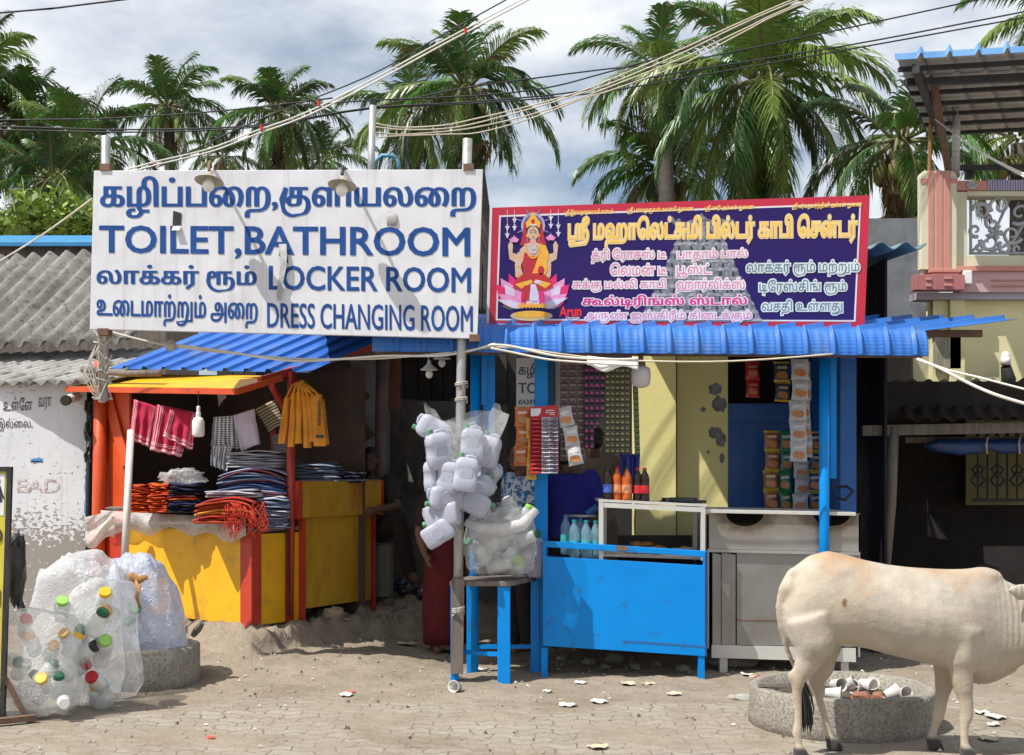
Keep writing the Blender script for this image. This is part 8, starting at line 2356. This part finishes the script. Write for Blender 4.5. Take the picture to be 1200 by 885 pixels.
W1 = [(150, 200, 9.9), (183, 191, 9.9), (245, 176, 10.1), (300, 155, 10.2), (345, 139, 10.3), (385, 121, 10.4), (445, 90, 10.5), (520, 49, 10.6), (640, -14, 10.8), (900, -150, 11.4)]
cable('upper strand of the white twin cable rising from the white signboard', offs(W1, 0, -1.5), .0065, M_wirew)
cable('lower strand of the white twin cable rising from the white signboard', offs(W1, 2, 2), .0075, M_wirew)
cable('thin dark wire running above the white twin cable', [(185, 196, 10.4), (300, 142, 10.5), (430, 90, 10.6), (520, 40, 10.7), (600, -4, 10.8), (900, -170, 11.4)], .006, M_wireb)
for k, (a, b_) in enumerate(((181, 192), (306, 150), (373, 121), (545, 36))):
    m = MB(); m.tube([P(a, b_ - 3, 10.2), P(a + 1, b_ + 3, 10.2)], .013, 6); m.build('cable_tie', pc('red_tape', 196, 70, 50), label='red tape tie on the white twin cable, ' + ('above the left sign lamp\'s left', 'over the left palm crowns', 'over the palm above the sign lamps', 'high beside the tall leaning palm')[k], cat='cable tie')
W2 = [(441, 149, 10.2), (470, 152, 10.25), (520, 151, 10.3), (560, 144, 10.4), (620, 128, 10.5), (680, 110, 10.6), (720, 96, 10.7), (800, 62, 10.9), (870, 28, 11.1), (950, -6, 11.3), (1300, -150, 12.0)]
for k, (dx, dy) in enumerate(((0, 0), (1, 5), (2, 9), (0, -4))):
    pts = [(a + dx, b_ + dy * (1 + (.35 * math.sin(i * 1.7 + k))) , d + .03 * k) for i, (a, b_, d) in enumerate(W2)]
    cable('cream service cable from the thin pipe towards the large palm, ' + ('second from the top', 'third from the top', 'lowest of the bundle', 'topmost of the bundle')[k], pts, .0058, M_wirec)
BK = [[(-10, 148, 14), (150, 152, 14), (300, 147, 14), (430, 127, 14), (560, 119, 14), (680, 107, 14), (790, 86, 14), (1000, 52, 14), (1210, 12, 14)],
      [(-10, 152, 14.2), (150, 155, 14.2), (300, 149, 14.2), (430, 128, 14.2), (560, 121, 14.2), (690, 110, 14.2), (800, 92, 14.2), (1000, 57, 14.2), (1210, 19, 14.2)],
      [(380, 122, 14.4), (430, 118, 14.4), (560, 112, 14.4), (640, 103, 14.4), (700, 88, 14.4), (790, 62, 14.4), (860, 35, 14.4), (960, -5, 14.4)],
      [(437, 126, 14.5), (540, 104, 14.55), (640, 90, 14.6), (720, 80, 14.6), (800, 72, 14.6), (950, 42, 14.6), (1160, -3, 14.6)],
      [(-10, 16, 15), (60, 10, 15), (150, -1, 15)],
      [(-10, 141, 14.8), (120, 139, 14.8), (260, 130, 14.8), (390, 115, 14.8)]]
for k, pts in enumerate(BK):
    (a0, b0, d0), (a1, b1, _) = pts[0], pts[1]
    if a0 < 0: pts = [(a0 - 700, b0 - (b1 - b0) * 700 / (a1 - a0), d0)] + pts
    (a0, b0, _), (a1, b1, d1) = pts[-2], pts[-1]
    if b1 < 25: pts = pts + [(a1 + 600, b1 + (b1 - b0) * 600 / (a1 - a0), d1)]
    cable('black overhead line ' + ('crossing the whole view behind the thin pipe, upper of the pair', 'crossing the whole view behind the thin pipe, lower of the pair', 'sagging from the thin pipe up towards the large palm', 'rising across the large palm', 'alone high in the left sky', 'passing through the left palm crowns')[k], pts, .009 if k != 4 else .012, M_wireb)
for k, (a, b_, d) in enumerate(((435, 122, 14.0), (718, 100, 14.0))):
    m = MB()
    for i in range(2): m.tube([P(a + i * 3, b_ - 6, d - .03), P(a + i * 3, b_ + 6, d - .03)], .022, 6)
    m.build('cable_clamp', M_black, label=('black cable clamp at the top of the thin pipe', 'black cable clamp left of the large palm')[k], cat='clamp')
# low white cables along the eaves
E1 = [(120, 386, 9.85), (160, 397, 9.8), (200, 405.5, 9.75), (260, 413, 9.7), (340, 420, 9.65), (400, 421, 9.6), (450, 420, 9.6), (510, 415, 9.6), (545, 411, 9.58), (580, 406, 9.55)]
cable('white cable drooping from the left corner of the white signboard along the blue roofs', E1, .0068, M_wirew, name='eave_cable')
cable('second white cable twisted with the one along the left blue roof', [(a, b_ + 3 * math.sin(i * 1.9), d - .02) for i, (a, b_, d) in enumerate(E1)][2:], .009, M_wirew, name='eave_cable')
E2 = [(575, 407, 9.55), (610, 408, 9.54), (650, 414, 9.53), (700, 420, 9.52), (750, 423, 9.5), (830, 424, 9.5), (900, 421, 9.5), (976, 415, 9.5)]
cable('cream cable running under the eave from the sign pole to the right blue post', E2, .0068, M_wirec, name='eave_cable')
cable('white cable sagging from the sign pole to the globe lamp, upper one', [(575, 404, 9.5), (600, 406, 9.5), (650, 417, 9.5), (700, 421, 9.5), (748, 421, 9.5)], .009, M_wirew, name='eave_cable')
cable('white cable sagging from the sign pole to the globe lamp, lower one', [(575, 408, 9.48), (600, 413, 9.48), (640, 421, 9.48), (672, 424, 9.48), (720, 427, 9.48), (748, 428, 9.48)], .008, M_wirew, name='eave_cable')
m = MB(); m.ball(P(200, 405, 9.72), .05, .04, .04, 10, 8, .3, 3, 1); m.build('cable_knot', M_rope, label='lump of tape knotted on the white cable over the left blue roof', cat='tape', smooth=True)
G = [(1075, 421, 9.55), (1100, 431, 9.4), (1125, 444, 9.3), (1150, 456, 9.2), (1180, 467, 9.1), (1260, 490, 8.9)]
cable('thick white cable sagging right from the corner of the blue roof, lower strand', G, .012, M_wirew, name='eave_cable')
cable('thin white cable sagging right from the corner of the blue roof, upper strand', [(1082, 423, 9.55), (1112, 434, 9.4), (1150, 443, 9.25), (1200, 456, 9.1), (1260, 470, 8.9)], .008, M_wirew, name='eave_cable')
for k in (0, 1):
    cable('white guy rope slanting down from the terrace roof post to the right, ' + ('upper', 'lower') + ' strand' if False else 'white guy rope slanting down from the terrace roof post to the right, ' + ('upper strand' if k == 0 else 'lower strand'), [(1096, 140, 11.6), (1120, 158, 11.4), (1150, 179, 11.2), (1200, 204 + 3 * k, 10.9), (1260, 228 + 8 * k, 10.6)], .009, M_wirew, name='guy_rope', cat='rope')
cable('thin white wire slanting up over the cement sheet roof to the white signboard', [(-10, 312, 11), (50, 275, 10.6), (108, 233, 10.1)], .008, M_wirew, name='slanting_wire')
cable('thin grey wire running down across the front of the white signboard', [(165, 199, 9.80), (205, 243, 9.79), (247, 290, 9.79), (290, 338, 9.79), (312, 368, 9.80)], .0035, mat('grey_wire', (.35, .34, .35), None, 4, .5), name='board_wire')
cable('thin blue-grey wire beside the grey one across the white signboard', [(172, 199, 9.80), (212, 243, 9.79), (254, 290, 9.79), (298, 338, 9.79), (322, 368, 9.80)], .003, mat('grey_wire', (.35, .34, .35), None, 4, .5), name='board_wire')
cable('cord hanging from the right sign lamp down the white signboard', [(330, 200, 9.79), (329.5, 240, 9.79), (329, 285, 9.79)], .003, M_rope, name='board_wire')


# ------------------------------------------------------------------ litter on the ground
def G_(px, py):
    d = 2400.0 / (py - HY)
    for _ in range(4):
        d = (EYE - ground_h(X(px, d), d)) * FOC / (py - HY)
    return Vector((X(px, d), d, ground_h(X(px, d), d)))


M_paper = mat('white_paper', (.62, .60, .56), (.50, .48, .45), 12, .8, bump=.1)


def cup(label, q, rot, s_=1.0, group=None):
    m = MB(); m.lathe([(.022, -.035), (.033, .035), (.036, .036), (.036, .04), (.031, .038), (.020, -.030), (0, -.030)], 18, TRS(q + Vector((0, 0, .026 * s_)), rot, s_), cap=False)
    return m.build('paper_cup', M_paper, label=label, cat='cup', group=group, smooth=True)


cup('white paper cup lying alone on the paving in front of the small table', G_(535, 811) + Vector((0, 0, .005)), (R(80), R(20), R(-30)), 1.25)
CS = ((981, 799, 85, 20, 'upright white paper cup at the left of the cups in the large tub'), (994, 798, 60, 60, 'white paper cup tipped back, second from the left in the large tub'), (1005, 801, 75, -50, 'white paper cup lying sideways in the middle of the large tub'), (1015, 799, 95, 40, 'crushed white paper cup right of the middle in the large tub'), (1023, 801, 50, -20, 'white paper cup leaning on a brick piece in the large tub'), (1058, 806, 80, 15, 'white paper cup facing the camera at the right of the large tub'), (976, 808, 90, 70, 'white paper cup at the near left rim inside the large tub'), (1044, 815, 70, 100, 'white paper cup half sunk at the near rim inside the large tub'))
for a, b_, rx, rz, lab in CS:
    d = 7.95 if b_ < 803 else 7.75
    q = P(a, b_, d); q.z = .20 + (.02 if b_ < 800 else 0)
    cup(lab, q, (R(rx), 0, R(rz)), 1.25, 'paper cups in the large tub')
for k, (a, b_, lab) in enumerate(((1033, 803, 'reddish brown brick lump in the middle of the large tub'), (1008, 812, 'brown brick lump behind the near rim of the large tub'), (918, 808, 'brick lump at the left inside of the large tub'))):
    m = MB(); q = P(a, b_, 7.85); q.z = .19; m.ball(q, .06, .045, .035, 12, 8, .25, 2, k, sup=.7); m.build('brick_lump', mat('broken_brick', (.30, .13, .08), (.2, .09, .06), 12, .95, bump=.5), label=lab, cat='brick')
m = MB(); q = P(912, 806, 7.8); m.beam(q + Vector((-.1, .1, 0)), q + Vector((.16, -.02, .03)), .05, .02); m.build('wood_scrap', M_greywood, label='grey scrap of wood lying across the left rim of the large tub', cat='wood')
for k, (a, b_, rr, lab) in enumerate(((702, 824, .055, 'small white paper plate on the sand in front of the blue counter'), (681, 800, .05, 'flattened white cup in front of the blue counter\'s left half'), (664, 828, .06, 'cream scrap of card on the paving left of the white plate'), (1167, 842, .07, 'white paper plate on the sand right of the cow\'s front legs'), (1152, 837, .05, 'torn white scrap beside the paper plate right of the cow'), (1163, 851, .035, 'tiny white scrap in front of the paper plate right of the cow'),
                               (887, 796, .05, 'white crumpled cup left of the large tub'), (875, 791, .05, 'white crushed cup farther left of the large tub'), (735, 803, .06, 'flat pale wrapper in front of the middle of the blue counter'), (760, 803, .05, 'grey wrapper on the sand below the blue counter\'s right half'), (790, 815, .05, 'cream wrapper on the sand in front of the stove counter'), (565, 786, .06, 'white shredded paper between the feet of the small table'), (868, 819, .10, 'flat piece of clear plastic left of the large tub'), (642, 812, .03, 'tiny white scrap on the paving right of the lying cup'), (406, 816, .05, 'white bottle cap lying on the paving in the middle'),
                               (476, 757, .08, 'pale flat wrapper in the shade of the passage'), (405, 763, .05, 'white twisted wrapper in the shade beside the side counter'), (612, 690, .10, 'white sheet scrap in the sunlit patch behind the small table'), (1160, 868, .06, 'pale plastic strip on the sand near the cow hoofs'), (700, 877, .06, 'cream scrap on the paving nearest the camera'))):
    q = G_(a, b_)
    m = MB()
    rnd = random.Random(k)
    n = 14
    pts = [q + Vector((rr * (1 + rnd.uniform(-.25, .25)) * math.cos(2 * PI * i / n), rr * (1 + rnd.uniform(-.3, .3)) * math.sin(2 * PI * i / n), .012 + rnd.uniform(-.004, .012))) for i in range(n)]
    m.add(pts + [q + Vector((0, 0, .008))], [(i, (i + 1) % n, n) for i in range(n)])
    m.build('litter_scrap', F_clear if 'clear plastic' in lab else (M_paper if 'white' in lab else pc('cream_card', 205, 190, 160)), label=lab, cat='litter', solid=.003)
for k, (a, b_, lab) in enumerate(((412, 812, 'small coral red scrap beside the bottle cap on the paving'), (247, 866, 'small coral red scrap nearest the sandwich board shadow'))):
    q = G_(a, b_); m = MB(); m.ball(q + Vector((0, 0, .01)), .028, .018, .01, 8, 6, .4, 2, k); m.build('litter_scrap', pc('coral_plastic', 226, 110, 84), label=lab, cat='litter')
q = G_(890, 803); m = MB(); m.ball(q + Vector((0, 0, .03)), .05, .035, .04, 10, 8, .5, 2, 9); m.build('crushed_can', pc('brown_foil', 150, 70, 40), label='crushed brown and red carton left of the large tub', cat='carton', smooth=True)
q = G_(862, 783); m = MB(); m.ball(q + Vector((0, .1, .035)), .20, .13, .05, 14, 9, .3, 1.5, 4); m.build('stone_slab', M_concrete, label='flat grey stone slab under the corner of the stove counter', cat='stone', smooth=True)
random.seed(77)
for k, (a, b_, s_, lab) in enumerate(((660, 774, .05, 'pebble under the left end of the blue counter'), (690, 778, .05, 'grey stone under the blue counter, left of the middle'), (722, 776, .07, 'largest stone under the middle of the blue counter'), (744, 783, .04, 'pale stone at the front edge below the blue counter'), (800, 786, .05, 'stone beside the right leg of the blue counter'), (770, 780, .04, 'small stone between the middle and the right leg of the blue counter'), (710, 783, .035, 'small pale stone in front of the largest stone'))):
    q = G_(a, b_); m = MB(); m.ball(q + Vector((0, 0, s_ * .3)), s_ * 1.2, s_, s_ * .65, 10, 8, .4, 1.8, k); m.build('stone', M_concrete, label=lab, cat='stone', smooth=True)
for k, (a, b_, sx, sz, lab) in enumerate(((268, 752, .14, .05, 'flat broken clod at the foot of the yellow stall front'), (232, 748, .07, .06, 'clod between the low tub and the stall front'), (318, 755, .16, .06, 'crumbled clod in front of the stall corner'), (354, 757, .09, .07, 'dark clod in the shade beside the stall post'), (375, 748, .08, .06, 'dark clod below the side counter'), (420, 722, .10, .06, 'clod of earth under the right end of the side counter'), (390, 728, .09, .06, 'clod of earth under the middle of the side counter'), (300, 762, .05, .03, 'small clod fallen in front of the stall corner'))):
    q = G_(a, b_); m = MB(); m.ball(q + Vector((0, .02, sz * .2)), sx, sx * .6, sz, 16, 10, .45, 1.9, k + 30); m.build('earth_clod', mat('dry_earth_clod', (.38, .29, .19), (.27, .20, .13), 7, .97, bump=.8, bsc=24), label=lab, cat='clod', smooth=True)
m = MB()
rnd = random.Random(5)
for k in range(2800):
    x = rnd.uniform(-4.3, 4.0); y = 6.9 + 5.0 * rnd.random() ** .6
    s_ = rnd.choice((.004, .004, .005, .006, .008, .012, .018))
    q = Vector((x, y, ground_h(x, y) + s_ * .3))
    m.cur = rnd.choice((0, 0, 0, 1, 2))
    a = rnd.random() * 6
    m.add([q + Vector((s_ * math.cos(a + i * 2.1) * rnd.uniform(.7, 1.3), s_ * math.sin(a + i * 2.1), 0)) for i in range(3)] + [q + Vector((0, 0, s_ * .8))], [(0, 1, 3), (1, 2, 3), (2, 0, 3)])
m.build('gravel', [mat('gravel_grey', (.3, .27, .23), None, 9, .9), mat('gravel_dark', (.10, .08, .06), None, 9, .9), mat('gravel_pale', (.55, .5, .42), None, 9, .9)], kind='stuff', label='fine gravel and crumbs strewn over the sand and paving', cat='gravel')
q = P(1026, 872, 7.0)
